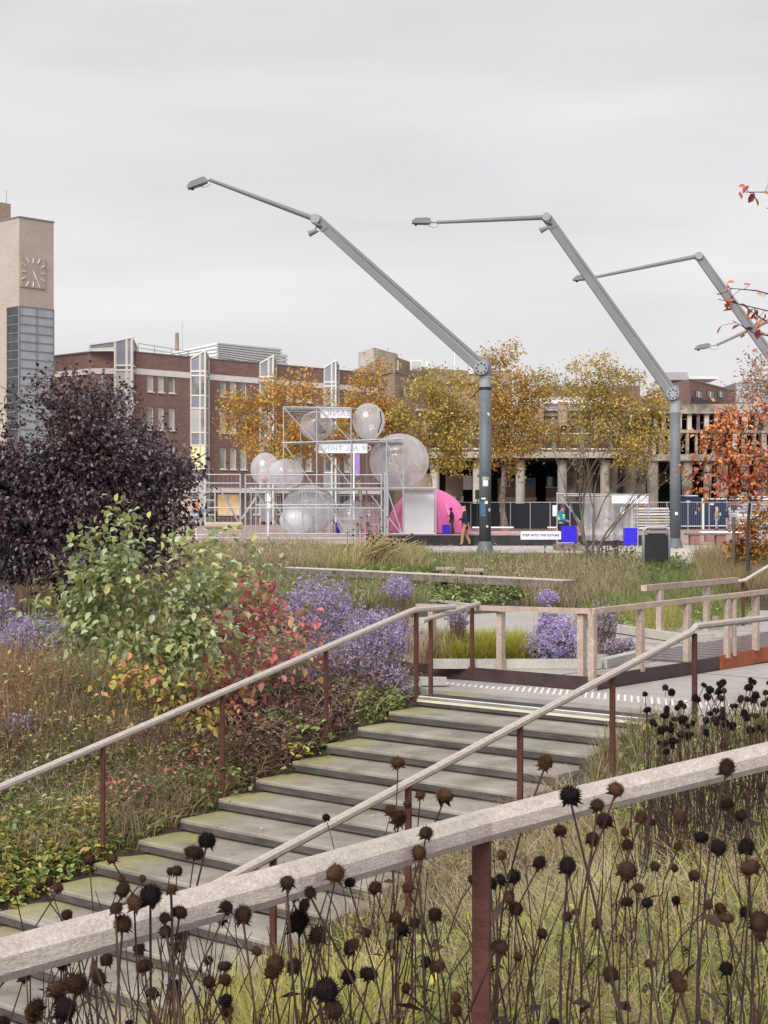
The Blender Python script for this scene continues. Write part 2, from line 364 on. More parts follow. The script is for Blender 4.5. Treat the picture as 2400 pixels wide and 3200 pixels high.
# ------------------------------------------------------------------ staircase
m, nt, N, L, out = _nt('stepstone'); b = N.new('ShaderNodeBsdfPrincipled'); L.new(b.outputs[0], out.inputs[0])
c = _ramp(nt, _noise(nt, 2.2, 5, 0.6), 0.3, 0.72, (0.165, 0.149, 0.126), (0.355, 0.325, 0.282))
c = _mixc(nt, c, _ramp(nt, _noise(nt, 110, 2, 0.8), 0.3, 0.7, (0.72,) * 3, (1.22,) * 3), 1.0, 'MULTIPLY')
c = _mixc(nt, c, (0.20, 0.18, 0.16), _ramp(nt, _noise(nt, 3.2, 6, 0.7, (1, 1, 1)), 0.56, 0.78, (0,) * 3, (.55,) * 3))
g = N.new('ShaderNodeNewGeometry'); d = N.new('ShaderNodeVectorMath'); d.operation = 'DOT_PRODUCT'; d.inputs[1].default_value = (VX, VY, 0); L.new(g.outputs['Position'], d.inputs[0])
a1 = N.new('ShaderNodeMath'); a1.operation = 'SUBTRACT'; L.new(d.outputs['Value'], a1.inputs[0]); a1.inputs[1].default_value = X0 * VX + Y0 * VY - 0.12
a2 = N.new('ShaderNodeMath'); a2.operation = 'MULTIPLY_ADD'; L.new(_noise(nt, 4.0, 4), a2.inputs[0]); a2.inputs[1].default_value = -.75; L.new(a1.outputs[0], a2.inputs[2])
moss = _ramp(nt, a2.outputs[0], 0.0, 0.3, (0.62,) * 3, (0,) * 3)
moss_col = _ramp(nt, _noise(nt, 9, 3), 0.35, 0.65, (0.25, 0.235, 0.07), (0.33, 0.31, 0.10))
nz = N.new('ShaderNodeSeparateXYZ'); L.new(g.outputs['Normal'], nz.inputs[0])     # moss settles on the flat treads
mm = N.new('ShaderNodeMath'); mm.operation = 'MULTIPLY'; L.new(moss, mm.inputs[0]); L.new(nz.outputs[2], mm.inputs[1]); mm.use_clamp = True
c = _mixc(nt, c, moss_col, mm.outputs[0]); L.new(c, b.inputs['Base Color']); b.inputs['Roughness'].default_value = 0.8
bp = N.new('ShaderNodeBump'); bp.inputs['Strength'].default_value = 0.35; bp.inputs['Distance'].default_value = 0.01; L.new(_noise(nt, 60, 4), bp.inputs['Height']); L.new(bp.outputs[0], b.inputs['Normal'])
M['step'] = m
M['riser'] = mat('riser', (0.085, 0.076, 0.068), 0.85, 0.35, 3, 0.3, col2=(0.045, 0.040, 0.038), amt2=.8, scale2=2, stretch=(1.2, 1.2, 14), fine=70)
stairs = empty('staircase', P3(0, 0, LZ), math.atan2(VY, VX), 'weathered grey stone garden staircase climbing between two timber handrails', 'staircase')
# local frame of the stairs: x = w, y = s
def step_mesh(D=0.66, top=False):
    r = 0.012; prof = [(0.05, -RISE), (0.05, -RISE + 0.018), (0.0, -RISE + 0.022), (0.0, -r), (r, 0.0), (0.040, 0), (0.043, -0.007), (0.053, -0.007), (0.056, 0), (0.076, 0), (0.079, -0.007), (0.089, -0.007), (0.092, 0), (D, 0), (D, -RISE)]
    k = len(prof); bm = MB(); e = 0.008
    for x, ins in ((0, e), (e, 0), (SW - e, 0), (SW, e)): bm.v += [(x, y + (ins if y < .02 else 0), z - (ins if z > -.01 else 0)) for y, z in prof]
    for q in range(3):
        for i in range(k): bm.f.append((q * k + i, q * k + (i + 1) % k, (q + 1) * k + (i + 1) % k, (q + 1) * k + i))
    bm.f.append(tuple(range(k))); bm.f.append(tuple(range(3 * k, 4 * k))[::-1])
    return bm.mesh('step')
sm_me = step_mesh(); sm_me.materials.append(M['step'])
rr = random.Random(3)
for k in range(NSTEP + 1):
    o = link('step', sm_me, None, stairs); o.location = (rr.uniform(-.012, .012), -k * TREAD, -k * RISE)
    # dark streaked riser band; shade below the nosing is put into its colour
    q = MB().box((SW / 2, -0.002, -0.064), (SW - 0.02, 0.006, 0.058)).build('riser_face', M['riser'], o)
    if k == 0:
        piece('nosing_strip', M['white'], o, (0.01, 0.004, -0.001), (SW - .01, 0.04, 0.0035))
        piece('nosing_strip', M['cream'], o, (0.005, -0.012, -0.058), (SW - .005, -0.0075, -0.030))
        piece('nosing_strip', M['black'], o, (0.01, 0.075, -0.001), (SW - .01, 0.30, 0.002))
# landing at the head of the stairs and the path that leads on from it
lb = MB().prism([xy(0.6, -0.35), xy(0.6, SW), xy(0.6, SW + 2.4), xy(13, SW + 1.2), xy(13, 1.22), xy(1.66, 1.22), xy(1.66, -1.4), xy(1.2, -1.4)][::-1], LZ - 0.1, LZ - 0.0015)
landing = tag(lb.build('landing', M['concrete']), kind='structure')
for i, s_ in enumerate((4.2, 6.9, 9.6)):
    a = MB().beam(P3(s_, 1.25, LZ), P3(s_, SW + 1.6, LZ), 0.012, 0.004).build('joint', M['riser'], landing)
dots = MB()
for i in range(7):
    for j in range(49):
        ww = -0.65 + j * 0.085 + (i % 2) * 0.042
        if i > 2 and ww < -0.2 + i * .12: continue
        p = P3(1.14 + i * 0.07, ww, LZ); dots.tube([p, p + Vector((0, 0, .005)), p + Vector((0, 0, .008))], [.018, .015, .007], 8)
tag(dots.build('tactile_stud', M['studs'], landing), kind='stuff')
# raised path beyond the steel edge
UPZ = -0.36
up_path = sheet('upper_path', [(*xy(1.70, -2.6), UPZ), (*xy(1.70, 1.16), UPZ), (*xy(11, 1.16), UPZ), (7.5, 30.5, UPZ - .03), (3.2, 31, UPZ - .05), (-2.5, 26, UPZ - .03)], M['concrete'], th=.12)
def edge_beam(name, p, q, m, h=0.17, th=0.02):
    return MB().beam(p, q, th, h).build(name, m)
e1 = edge_beam('edging', P3(1.68, -1.9, UPZ - .065), P3(1.68, 1.19, UPZ - .065), M['darksteel']); tag(e1, 'dark steel edging plate running behind the top landing studs', 'edging')
e2 = edge_beam('edging', P3(1.69, 1.19, UPZ - .06), P3(4.75, 1.19, UPZ - .06), M['darksteel']); tag(e2, 'dark steel edging plate leading off beside the wooden balustrade corner', 'edging')
e3 = edge_beam('edging', P3(4.76, 1.19, UPZ - .055), P3(8.6, 1.19, UPZ + .02), M['orangerust'], .2); tag(e3, 'bright orange rusted steel edging plate along the boardwalk', 'edging')

for i in range(1, 6): MB().beam(P3(1.72 + i * 1.5, -2.2, UPZ + .001), P3(1.72 + i * 1.5, 1.15, UPZ + .001), .012, .003).build('joint', M['riser'], up_path)
for i in range(3): MB().beam(P3(1.72, -1.5 + i * 1.1, UPZ + .0012), P3(9.5, -1.5 + i * 1.1, UPZ + .0012), .012, .003).build('joint', M['riser'], up_path)
# ------------------------------------------------------------------ handrails
def handrail(name, label, pts, posts, r=0.034, bar=(0.05, 0.022), wood=M['railwood'], n=8, ang=None, joint=None):
    t = empty(name, (posts[0][0].x, posts[0][0].y, posts[0][0].z), 0, label, 'handrail'); o = t.location
    if joint is None: MB().tube([Vector(p) - o for p in pts], r, n, phase=math.pi / n).build('rail', wood, t)
    else:
        j = Vector(pts[joint]); d = (Vector(pts[joint + 1]) - j).normalized()
        MB().tube([Vector(p) - o for p in pts[:joint]] + [j - d * .0018 - o], r, n, phase=math.pi / n).build('rail', wood, t); MB().tube([j + d * .0018 - o] + [Vector(p) - o for p in pts[joint + 1:]], r * .992, n, phase=math.pi / n).build('rail', wood, t); MB().tube([j - d * .01 - o, j + d * .01 - o], r * .9, n, phase=math.pi / n).build('dowel', M['greytimber'], t)
    for foot, head in posts:
        MB().box(((foot + head) / 2) - o, (bar[0], bar[1], (head - foot).length), Matrix.Rotation(ang if ang is not None else math.atan2(VY, VX), 3, 'Z')).build('post', M['rust'], t)
        MB().box(head - o + Vector((0, 0, 0.004)), (.055, .03, .008), Matrix.Rotation(math.atan2(UY, UX), 3, 'Z')).build('bracket', M['rust'], t)
    return t
RH = 0.95
def rail_pts(w, s0, s1, s2, SL): return [P3(s0, w, LZ + RH + s0 * SL), P3(s0 * .5, w, LZ + RH + s0 * .5 * SL), P3(s1 - .06, w, LZ + RH + s1 * SL - .004), P3(s1 + .03, w, LZ + RH + .012), P3(s2, w, LZ + RH + .012)]
def rail_posts(w, ss, SL): return [(P3(s, w, LZ - .1 + min(s, 0) * SLOPE), P3(s, w, LZ + RH - .035 + min(s, 0) * SL)) for s in ss]
handrail('stair_handrail', 'pale timber handrail on rusty posts along the planted far side of the stairs', rail_pts(-0.06, -8.1, 0, .75, .2195), rail_posts(-0.06, [.05, -1.45, -2.95, -4.44, -5.92, -7.4], .2195))
handrail('stair_handrail', 'pale timber handrail on rusty posts rising across the middle of the stairs', rail_pts(3.55, -6.6, -.15, 3.4, .203), rail_posts(3.55, [-.15, -1.63, -3.05, -4.5, -5.95, 1.55, 3.0], .203))
# short rail at the head of the far handrail
p0, p1 = at(1318, 1941, 17.25), at(1496, 1886, 19.3)
handrail('short_handrail', 'short pale timber rail joining the stair handrail to the wooden balustrade', [p0, p1], [(at(1346, 2180, 17.45), at(1346, 1938, 17.45)), (at(1475, 2105, 19.1), at(1475, 1897, 19.1))], .03)
# near rail in front of the viewer
fp = [(-420, 3112, 2.50), (0, 3001, 2.66), (900, 2756, 3.05), (1500, 2584, 3.58), (1850, 2493, 3.80), (2400, 2362, 4.12), (2900, 2252, 4.42), (3800, 2080, 5.05), (5600, 1860, 6.6)]
frp = [at(*q) for q in fp]
near = handrail('near_handrail', 'thick weathered timber handrail crossing the near coneflower bed', frp, [(Vector((*at(1505, 2600, 3.60).xy, -.15)), at(1505, 2622, 3.60)), (Vector((*at(2760, 2300, 4.33).xy, -.15)), at(2760, 2310, 4.33)), (Vector((*at(3790, 2100, 5.04).xy, -.15)), at(3790, 2115, 5.04))], 0.0365, (0.040, 0.022), ang=math.radians(-18), joint=4)
# wooden balustrade around the raised path
RT = 0.06
def balustrade(name, label, path, posts, h=RT, w=0.075, pm=M['timber']):
    t = empty(name, path[0], 0, label, 'balustrade'); o = Vector(path[0])
    for i in range(len(path) - 1): MB().beam(Vector(path[i]) - o, Vector(path[i + 1]) - o, w, h).build('rail', pm, t)
    for a, b, k in posts: MB().box((Vector(a) + Vector(b)) / 2 - o, (k, k, (Vector(b) - Vector(a)).length), Matrix.Rotation(UA, 3, 'Z')).build('post', pm, t)
    return t
def post_at(px, ybot, ytop, Y, k=.075): return (at(px, ybot, Y), at(px, ytop, Y), k)
balustrade('wooden_balustrade', 'square timber balustrade turning the corner at the head of the stairs',
    [at(1305, 1894, 20.0), at(1850, 1910, 18.05), at(2282, 1862, 20.6), at(2480, 1838, 21.8)],
    [post_at(1565, 2112, 1912, 19.1, .08), post_at(1819, 2160, 1916, 18.2, .08), post_at(1852, 2165, 1916, 18.02, .075), post_at(2001, 2098, 1905, 18.9, .08), post_at(2147, 2068, 1888, 19.7, .075), post_at(2272, 2056, 1874, 20.5, .065), post_at(2294, 2050, 1872, 20.65, .05), post_at(2362, 2032, 1862, 21.1, .075), post_at(1350, 2105, 1905, 19.85, .075)])
balustrade('timber_railing', 'timber railing on the far side of the boardwalk ending in a metal rail',
    [at(2012, 1838, 23.2), at(2302, 1812, 26.4)], [post_at(2062, 2080, 1846, 23.6, .085), post_at(2208, 2010, 1834, 25.3, .085), post_at(2237, 1985, 1925, 25.7, .08)], .085, .09)
handrail('ramp_handrail', 'slim metal handrail climbing from the end of the boardwalk railing', [at(2306, 1816, 26.3), at(2330, 1812, 26.3), at(2420, 1758, 27.0)], [(at(2322, 1960, 26.4), at(2322, 1815, 26.4))], .028, wood=M['paletimber'])
# boardwalk
bw = empty('boardwalk', at(2010, 2062, 21.0), 0, 'wet dark timber boardwalk leading away behind the balustrade', 'boardwalk'); o0 = bw.location
for i in range(24):
    a = at(1935 + 10, 2066, 20.6) + Vector((UX, UY, 0)) * (i * .30); a.z = UPZ + .012 + i * .004
    MB().beam(a - o0, a - o0 + Vector((VX, VY, 0)) * 1.06, .285, .03).build('plank', M['deck'], bw)
# planter kerbs
def kerb(name, label, pts, h=.11, w=.14):
    t = empty(name, pts[0], 0, label, 'kerb'); o = Vector(pts[0])
    for i in range(len(pts) - 1):
        a, b = Vector(pts[i]) - o, Vector(pts[i + 1]) - o; d = (b - a); n = max(1, int(d.length / 1.25))
        for j in range(n): MB().beam(a + d * (j / n + .003) + Vector((0, 0, h / 2)), a + d * ((j + 1) / n - .003) + Vector((0, 0, h / 2)), w, h).build('kerb_stone', M['kerb'], t)
    return t
def onz(px, py, z): return at(px, py, (EZ - z) * F / (py - HY))
kerb('planter_kerb', 'pale stone kerb in front of the lime grass planter', [onz(1352, 2088, UPZ), onz(1880, 2088, UPZ), onz(2010, 2056, UPZ), onz(2040, 2046, UPZ)])
kerb('planter_kerb', 'pale stone kerb edging the green bed beside the boardwalk', [onz(1870, 1962, UPZ), onz(1905, 1972, UPZ), onz(2140, 2008, UPZ), onz(2225, 2004, UPZ)], .12)
kerb('planter_kerb', 'pale stone kerb showing below the steel edging behind the stair posts', [onz(1312, 2140, LZ + .02), onz(1395, 2140, LZ + .02)], .09, .1)
kerb('planter_kerb', 'pale stone kerb across the path in front of the long bench', [onz(1000, 1862, -.45), onz(1400, 1886, -.45), onz(1650, 1925, -.45)], .06)
# long bench and stools
bn = empty('long_bench', onz(1440, 1858, -.42), 0, 'long weathered timber bench slab on dark steel legs across the garden', 'bench'); o0 = bn.location
ba, bb_ = onz(912, 1796, .02), onz(1782, 1836, .02); ba = at(905, 1783, 40.0); bb_ = at(1778, 1826, 33.2)
dd = bb_ - ba
for j in range(3): MB().beam(ba + dd * (j / 3 + .001) - o0, ba + dd * ((j + 1) / 3 - .001) - o0, .42, .15).build('slab', M['greytimber'], bn)
for j in range(3): MB().beam(ba + dd * (j / 3 + .002) - o0 + Vector((0, 0, .083)), ba + dd * ((j + 1) / 3 - .002) - o0 + Vector((0, 0, .083)), .40, .016).build('top_board', M['paletimber'], bn)
for t_ in (.08, .37, .60, .96):
    c_ = ba + dd * t_; MB().box((c_.x - o0.x, c_.y - o0.y, (c_.z - .07 + gz1(c_.x, c_.y) - .05) / 2 - o0.z), (.16, .14, c_.z - .07 - gz1(c_.x, c_.y) + .05)).build('leg', M['darksteel'], bn)
for (a_, lab) in ((1392, 'small timber stool behind the long bench, the one further from the lamp column'), (1480, 'small timber stool behind the long bench, the one nearer the shrubs')):
    c_ = at(a_, 1776 + (a_ - 1392) * .05, 37.4); t = empty('stool', (c_.x, c_.y, gz1(c_.x, c_.y)), 0, lab, 'stool', 'stools behind the bench'); h_ = c_.z - t.location.z
    MB().box((0, 0, h_), (.46, .34, .055)).build('seat', M['timber'], t)
    for sx in (-1, 1): MB().box((sx * .19, 0, h_ / 2 - .05), (.07, .1, h_ - .04)).build('leg', M['rust'], t)
# ------------------------------------------------------------------ buildings around the square
M['brick'] = mat('brick', (0.235, 0.145, 0.126), 0.85, 0.14, 1.2, 0, fine=9, stretch=(1, 1, 3), col2=(0.185, 0.113, 0.10), scale2=.25, amt2=.6)
M['beigebrick'] = mat('beigebrick', (0.34, 0.255, 0.20), 0.85, 0.1, 1.0, 0, fine=8, stretch=(1, 1, 3))
M['towerstone'] = mat('towerstone', (0.43, 0.375, 0.32), 0.8, 0.06, .35, 0, col2=(0.385, 0.345, 0.31), amt2=.6, scale2=.12, fine=12, stretch=(1, 1, 2.5))
M['frame'] = mat('frame', (0.74, 0.73, 0.66), 0.5, 0.05, 3)
M['band'] = mat('band', (0.72, 0.70, 0.67), 0.6, 0.07, 1)
M['bluepanel'] = glass_mat('bluepanel', (0.255, 0.26, 0.315), .3, .8)
M['pane'] = glass_mat('pane', (0.30, 0.31, 0.30), .06, .3)
M['blind'] = glass_mat('blind', (0.50, 0.51, 0.49), .15, .8)
M['darkpane'] = glass_mat('darkpane', (0.05, 0.053, 0.06), .06, .3)
M['skypane'] = glass_mat('skypane', (0.34, 0.385, 0.43), .08, .82)
M['lit'] = emit_mat('lit', (0.95, 0.66, 0.33), 0.10)
M['lit2'] = emit_mat('lit2', (0.95, 0.83, 0.45), 0.05)
M['mullion'] = mat('mullion', (0.19, 0.20, 0.21), 0.5, 0.1, 3)
M['louvre'] = mat('louvre', (0.68, 0.67, 0.675), 0.5, 0.05, 2)
M['roofgrey'] = mat('roofgrey', (0.36, 0.36, 0.37), 0.8, 0.1, .5)
M['oldconc'] = mat('oldconc', (0.34, 0.295, 0.25), 0.9, 0.25, .9, 0, col2=(0.10, 0.08, 0.07), amt2=.85, scale2=.55, th=(.48, .62), fine=6)
M['paleconc'] = mat('paleconc', (0.50, 0.47, 0.42), 0.85, 0.12, .8, 0, col2=(0.33, 0.30, 0.26), scale2=.7)
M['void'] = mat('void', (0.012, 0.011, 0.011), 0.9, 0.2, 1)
M['greenglass'] = glass_mat('greenglass', (0.40, 0.45, 0.46), .1, .85)

def window(root, x0, x1, z0, z1, y, fm, pm, fw=.09, sill=True):
    w = MB(); w.span((x0, y - .03, z0), (x0 + fw * .7, y + .03, z1)).span((x1 - fw, y - .03, z0), (x1, y + .03, z1)).span((x0 + fw * .7, y - .03, z1 - fw), (x1 - fw, y + .03, z1)).span((x0 + fw * .7, y - .03, z0), (x1 - fw, y + .03, z0 + fw))
    o = w.build('window', fm, root); piece('pane', pm, o, (x0 + fw * .5, y + .005, z0 + fw * .5), (x1 - fw * .5, y + .02, z1 - fw * .5))
    if sill: piece('sill', fm, o, (x0 - .05, y - .26, z0 - .09), (x1 + .05, y + .02, z0 - .002))
    return o

# --- brick office block with glazed bays; facade runs off to the right at about 45 degrees
E = Vector((.69, .724, 0)).normalized(); ang = math.atan2(E.y, E.x)
P425 = at(425, 1588, 140.4); H_ = 15.55
bk = empty('brick_office', (P425.x, P425.y, 0), ang, 'long purple brown brick office block with four glazed bays and pale roof louvres', 'building')
FL = 3.42; sill0 = 1.6 + (1588 - 1467) / 4900 * 148.0       # third row sill height
rows = [sill0, sill0 + FL, sill0 + 2 * FL]; WH = 2.05
def fx(px, Y=None):       # facade coordinate of a photo column
    k = (px - CX) / F; return (k * P425.y - P425.x) / (E.x - k * E.y)
cols = []
for a in (470, 503, 537, 697, 729, 761, 905, 935, 965, 1085, 1110): cols.append((fx(a - 10), fx(a + 11)))
W_ = fx(1180); holes = [(a, b, r, r + WH) for a, b in cols for r in rows]
shop = [(fx(432), fx(470), .9, 2.95), (fx(490), fx(498), .2, 2.95), (fx(565), fx(612), .9, 2.95), (fx(680), fx(752), .95, 2.95), (fx(790), fx(880), .95, 2.95), (fx(915), fx(1000), .95, 2.95), (fx(1060), fx(1130), .5, 2.95)]
holes += shop
o = link('wall', wall_mesh('wall', W_, H_, holes, .2), M['brick'], bk)
piece('core', M['void'], bk, (0.1, .22, 0), (W_, 12, H_ - .2)); piece('roof', M['roofgrey'], bk, (0, 0.02, H_ - .18), (W_, 14, H_ - .02))
piece('coping', M['mullion'], bk, (0, -.06, H_), (W_, .4, H_ + .09))
piece('string_course', M['band'], bk, (0, -.05, H_ - 1.95), (W_, -.002, H_ - 1.42))
piece('shop_fascia', M['band'], bk, (-1, -.5, 3.05), (W_, -.01, 3.5))
rr = random.Random(5)
for a, b in cols:
    for r in rows: window(bk, a + .02, b - .02, r + .02, r + WH - .02, .14, M['frame'], rr.choice([M['blind'], M['blind'], M['pane'], M['pane']]))
for i, h in enumerate(shop):
    pm = [M['darkpane'], M['darkpane'], M['lit'], M['lit'], M['pane'], M['pane'], M['darkpane']][i]
    w = window(bk, h[0] + .02, h[1] - .02, h[2] + .02, h[3] - .02, .13, M['frame'], pm, .1, i > 1)
    n = max(1, int((h[1] - h[0]) / 1.3))
    for j in range(1, n): x = h[0] + (h[1] - h[0]) * j / n; piece('mullion', M['frame'], w, (x - .05, .07, h[2]), (x + .05, .115, h[3]))
# glazed bays: a wedge in plan that turns towards the square
def bay(px0, px1, top, y0=0.0, root=bk, flip=False, name='glazed_bay'):
    x0 = fx(px0); Lw = (px1 - px0) / F * 146 * .8
    S = Vector((x0, y0, 0)); Wd = Vector((.69, -.724, 0)).normalized(); A = S + Wd * Lw; Bq = Vector((A.x + 1.25, y0, 0))
    fr = MB(); T0, T1 = top - .75, top
    def face(p, q, zt_p, zt_q, bars, parent_list, wide):
        pass
    d = (A - S); L = d.length; d.normalize(); nrm = Vector((d.y, -d.x, 0))
    xs = [0, .66 * L, L]
    ztop = lambda t: T0 + (T1 - T0) * t / L
    for t in xs:
        p = S + d * t; fr.box((p.x, p.y, ztop(t) / 2), (.13, .13, ztop(t)))
    levels = []; z = rows[0] - 1.35 - FL
    zz = [z for z in ([rows[0] - FL, rows[0] - FL + 2.2] + [v for r in rows for v in (r - .08, r + WH + .12)]) if z > .3] + [H_ - 1.7]
    zz = sorted(zz)
    for z in zz: fr.beam(S + Vector((0, 0, z)), A + Vector((0, 0, z)), .12, .13)
    fr.beam(S + Vector((0, 0, T0)), A + Vector((0, 0, T1)), .16, .12); fr.beam(A + Vector((0, 0, T1)), Bq + Vector((0, 0, T1 - .5)), .16, .12)
    fr.box((Bq.x, Bq.y, (T1 - .5) / 2), (.1, .1, T1 - .5))
    for z in zz: fr.beam(A + Vector((0, 0, z)), Bq + Vector((0, 0, z)), .12, .12)
    b = fr.build(name, M['frame'], root)
    zz2 = [0.3] + zz + [None]; isw = {}
    for k in range(len(zz2) - 1):
        za = zz2[k]; zb = zz2[k + 1]
        for (ta, tb) in ((0, .66 * L), (.66 * L, L)):
            p, q = S + d * (ta + .05), S + d * (tb - .05)
            z1p, z1q = (zb, zb) if zb else (ztop(ta), ztop(tb))
            glass = any(abs(za - (r - .08)) < .05 for r in rows) or (k == 1)
            pm = M['bluepanel'] if not glass else rr.choice([M['pane'], M['blind'], M['pane'], M['pane']])
            if glass and px0 > 590 and px0 < 600 and abs(za - (rows[0] - .08)) < .05: pm = M['lit2']
            g = MB().add([(p.x, p.y, za), (q.x, q.y, za), (q.x, q.y, z1q), (p.x, p.y, z1p)], [(0, 1, 2, 3)])
            g.add([(p.x + .02, p.y + .03, za), (q.x + .02, q.y + .03, za), (q.x + .02, q.y + .03, z1q), (p.x + .02, p.y + .03, z1p)], [(0, 3, 2, 1)])
            g.build('pane', pm, b)
        zt0, zt1 = (zb, zb) if zb else (T1, T1 - .5)
        MB().add([(A.x + .03, A.y + .02, za), (Bq.x, Bq.y, za), (Bq.x, Bq.y, zt1), (A.x + .03, A.y + .02, zt0)], [(0, 1, 2, 3)]).build('pane', M['bluepanel'] if not zb else M['skypane'], b)
    MB().add([(S.x, S.y, T0), (A.x, A.y, T1), (Bq.x, Bq.y, T1 - .5), (S.x + .3, S.y + .8, T0)], [(0, 1, 2, 3)]).build('bay_roof', M['band'], b)
    return b
for a, b_, tp in ((596, 652, H_ + .62), (812, 866, H_ + .75), (1013, 1062, H_ + .9)): bay(a, b_, tp)
# corner facet and the side that turns away on the left
q0, q1 = at(280, 1588, 140.6), at(360, 1588, 140.4)
Rl = bk.matrix_world if False else None
def loc(p): # world -> brick_office local
    dx, dy = p.x - P425.x, p.y - P425.y; return Vector((dx * E.x + dy * E.y, -dx * E.y + dy * E.x, 0))
a, b_ = loc(q0), loc(q1); far_ = loc(at(280, 1588, 140.6) + Vector((-.726, .688, 0)) * 14)
def wall_between(p, q, name, m=M['brick'], z0=0, z1=H_):
    return MB().add([(p.x, p.y, z0), (q.x, q.y, z0), (q.x, q.y, z1), (p.x, p.y, z1), (p.x + .1, p.y + .3, z0), (q.x + .1, q.y + .3, z0), (q.x + .1, q.y + .3, z1), (p.x + .1, p.y + .3, z1)], [(0, 1, 2, 3), (4, 7, 6, 5), (3, 2, 6, 7), (0, 4, 5, 1), (0, 3, 7, 4), (1, 5, 6, 2)]).build(name, m, bk)
wall_between(a, b_, 'wall'); wall_between(far_, a, 'wall'); wall_between(b_, Vector((0, 0, 0)), 'wall')
for p, q in ((a, b_), (far_, a), (b_, Vector((0, 0, 0)))):
    n = Vector((q.y - p.y, -(q.x - p.x), 0)).normalized() * -.02
    if n.y > 0: n = -n
    MB().beam(p + n + Vector((0, 0, H_ - 1.68)), q + n + Vector((0, 0, H_ - 1.68)), .12, .5).build('string_course', M['band'], bk)
    MB().beam(p + n + Vector((0, 0, H_ + .06)), q + n + Vector((0, 0, H_ + .06)), .3, .1).build('coping', M['mullion'], bk)
# big corner bay, wider, with a lean-to glazed roof light on its left
cb0 = loc(at(360, 1588, 139.2)); cb1 = loc(at(412, 1588, 139.0)); cb2 = loc(at(427, 1588, 141.2)); TT = Z_(1053, 139)
fr = MB()
for p, zt in ((cb0, TT - .33), (loc(at(396, 1588, 139.05)), TT - .1), (cb1, TT), (cb2, TT - .65)): fr.box((p.x, p.y, zt / 2), (.16, .16, zt))
lev = [z for r in rows for z in (r - .08, r + WH + .12)] + [H_ - 1.7]
for z in lev: fr.beam(cb0 + Vector((0, 0, z)), cb1 + Vector((0, 0, z)), .14, .14); fr.beam(cb1 + Vector((0, 0, z)), cb2 + Vector((0, 0, z)), .14, .14)
lf = loc(at(281, 1588, 140.2)); zl, zl2 = Z_(1077, 140.2), Z_(1092, 140.2)
fr.beam(cb0 + Vector((0, 0, TT - .35)), cb1 + Vector((0, 0, TT)), .16, .16); fr.beam(cb1 + Vector((0, 0, TT)), cb2 + Vector((0, 0, TT - .65)), .16, .14)
fr.beam(lf + Vector((0, 0, zl)), cb0 + Vector((0, 0, TT - .35)), .16, .14); fr.beam(lf + Vector((0, 0, zl2)), cb0 + Vector((0, 0, zl2 + .02)), .16, .14); fr.beam(lf + Vector((0, 0, zl2 - .2)), lf + Vector((0, 0, zl)), .14, .14)
cbay = fr.build('corner_bay', M['frame'], bk)
def quad(p, q, za, zb, zc, zd, m): MB().add([(p.x, p.y + .03, za), (q.x, q.y + .03, zb), (q.x, q.y + .03, zc), (p.x, p.y + .03, zd)], [(0, 1, 2, 3)]).build('pane', m, cbay)
mid = loc(at(396, 1588, 139.05)); LV = [.3] + lev
for k in range(len(LV)):
    za = LV[k]; last = k == len(LV) - 1; g = any(abs(za - (r - .08)) < .05 for r in rows)
    pm = M['blind'] if g else M['bluepanel']
    quad(cb0, mid, za, za, TT - .12 if last else LV[k + 1], TT - .37 if last else LV[k + 1], pm); quad(mid, cb1, za, za, TT - .02 if last else LV[k + 1], TT - .12 if last else LV[k + 1], pm); quad(cb1, cb2, za, za, TT - .67 if last else LV[k + 1], TT - .05 if last else LV[k + 1], M['skypane'] if g else M['bluepanel'])
quad(lf, cb0, zl2 + .03, zl2 + .05, TT - .4, zl - .05, M['bluepanel'])
wq = loc(at(314, 1588, 140.3)); window(bk, wq.x, wq.x + .75, rows[2], rows[2] + WH, wq.y - .2, M['frame'], M['skypane'], sill=False)
# roof plant behind horizontal louvres, handrail, chimney
def louvre(px0, px1, Y0_, Y1_, py0a, py1a, py0b, n):
    p, q = loc(at(px0, 1588, Y0_)), loc(at(px1, 1588, Y1_)); zb = H_ - .1; zt0, zt1 = Z_(py0a, Y0_), Z_(py0b, Y1_)
    scr = MB().add([(p.x, p.y + .12, zb), (q.x, q.y + .12, zb), (q.x, q.y + .12, zt1), (p.x, p.y + .12, zt0)], [(0, 1, 2, 3)]).build('plant_screen', M['louvre'], bk)
    for i in range(n):
        t = (i + .5) / n; a_ = p + Vector((0, 0, zb + (zt0 - zb) * t)); b2 = q + Vector((0, 0, zb + (zt1 - zb) * t)); MB().beam(a_, b2, .16, (zt0 - zb) / n * .66).build('slat', M['louvre'], scr)
louvre(505, 678, 150, 148, 1108, 1150, 1070, 5); louvre(678, 880, 148, 162, 1070, 1150, 1089, 9); louvre(800, 897, 160.4, 167, 1100, 1150, 1107, 6)
gr_ = MB()
for px in (432, 483, 535, 587): p = loc(at(px, 1588, 141.8 + (px - 432) * .045)); gr_.tube([p + Vector((0, 0, H_)), p + Vector((0, 0, H_ + .95))], .03, 5)
for zz_ in (.55, .95): gr_.tube([loc(at(432, 1588, 141.8)) + Vector((0, 0, H_ + zz_)), loc(at(596, 1588, 149.2)) + Vector((0, 0, H_ + zz_))], .03, 5)
gr_.build('roof_railing', M['mullion'], bk)
c = loc(at(553, 1588, 152)); MB().cyl((c.x, c.y, H_ - .2), .2, Z_(1060, 152) - H_ + .2, 12).build('chimney', M['beigebrick'], bk); MB().cyl((c.x, c.y, Z_(1060, 152) + .0), .19, .62, 12, .17).build('chimney_pot', M['mullion'], bk)
c = loc(at(570, 1588, 152)); MB().tube([(c.x, c.y, H_), (c.x, c.y, Z_(1005, 152))], .02, 4).build('aerial', M['mullion'], bk)

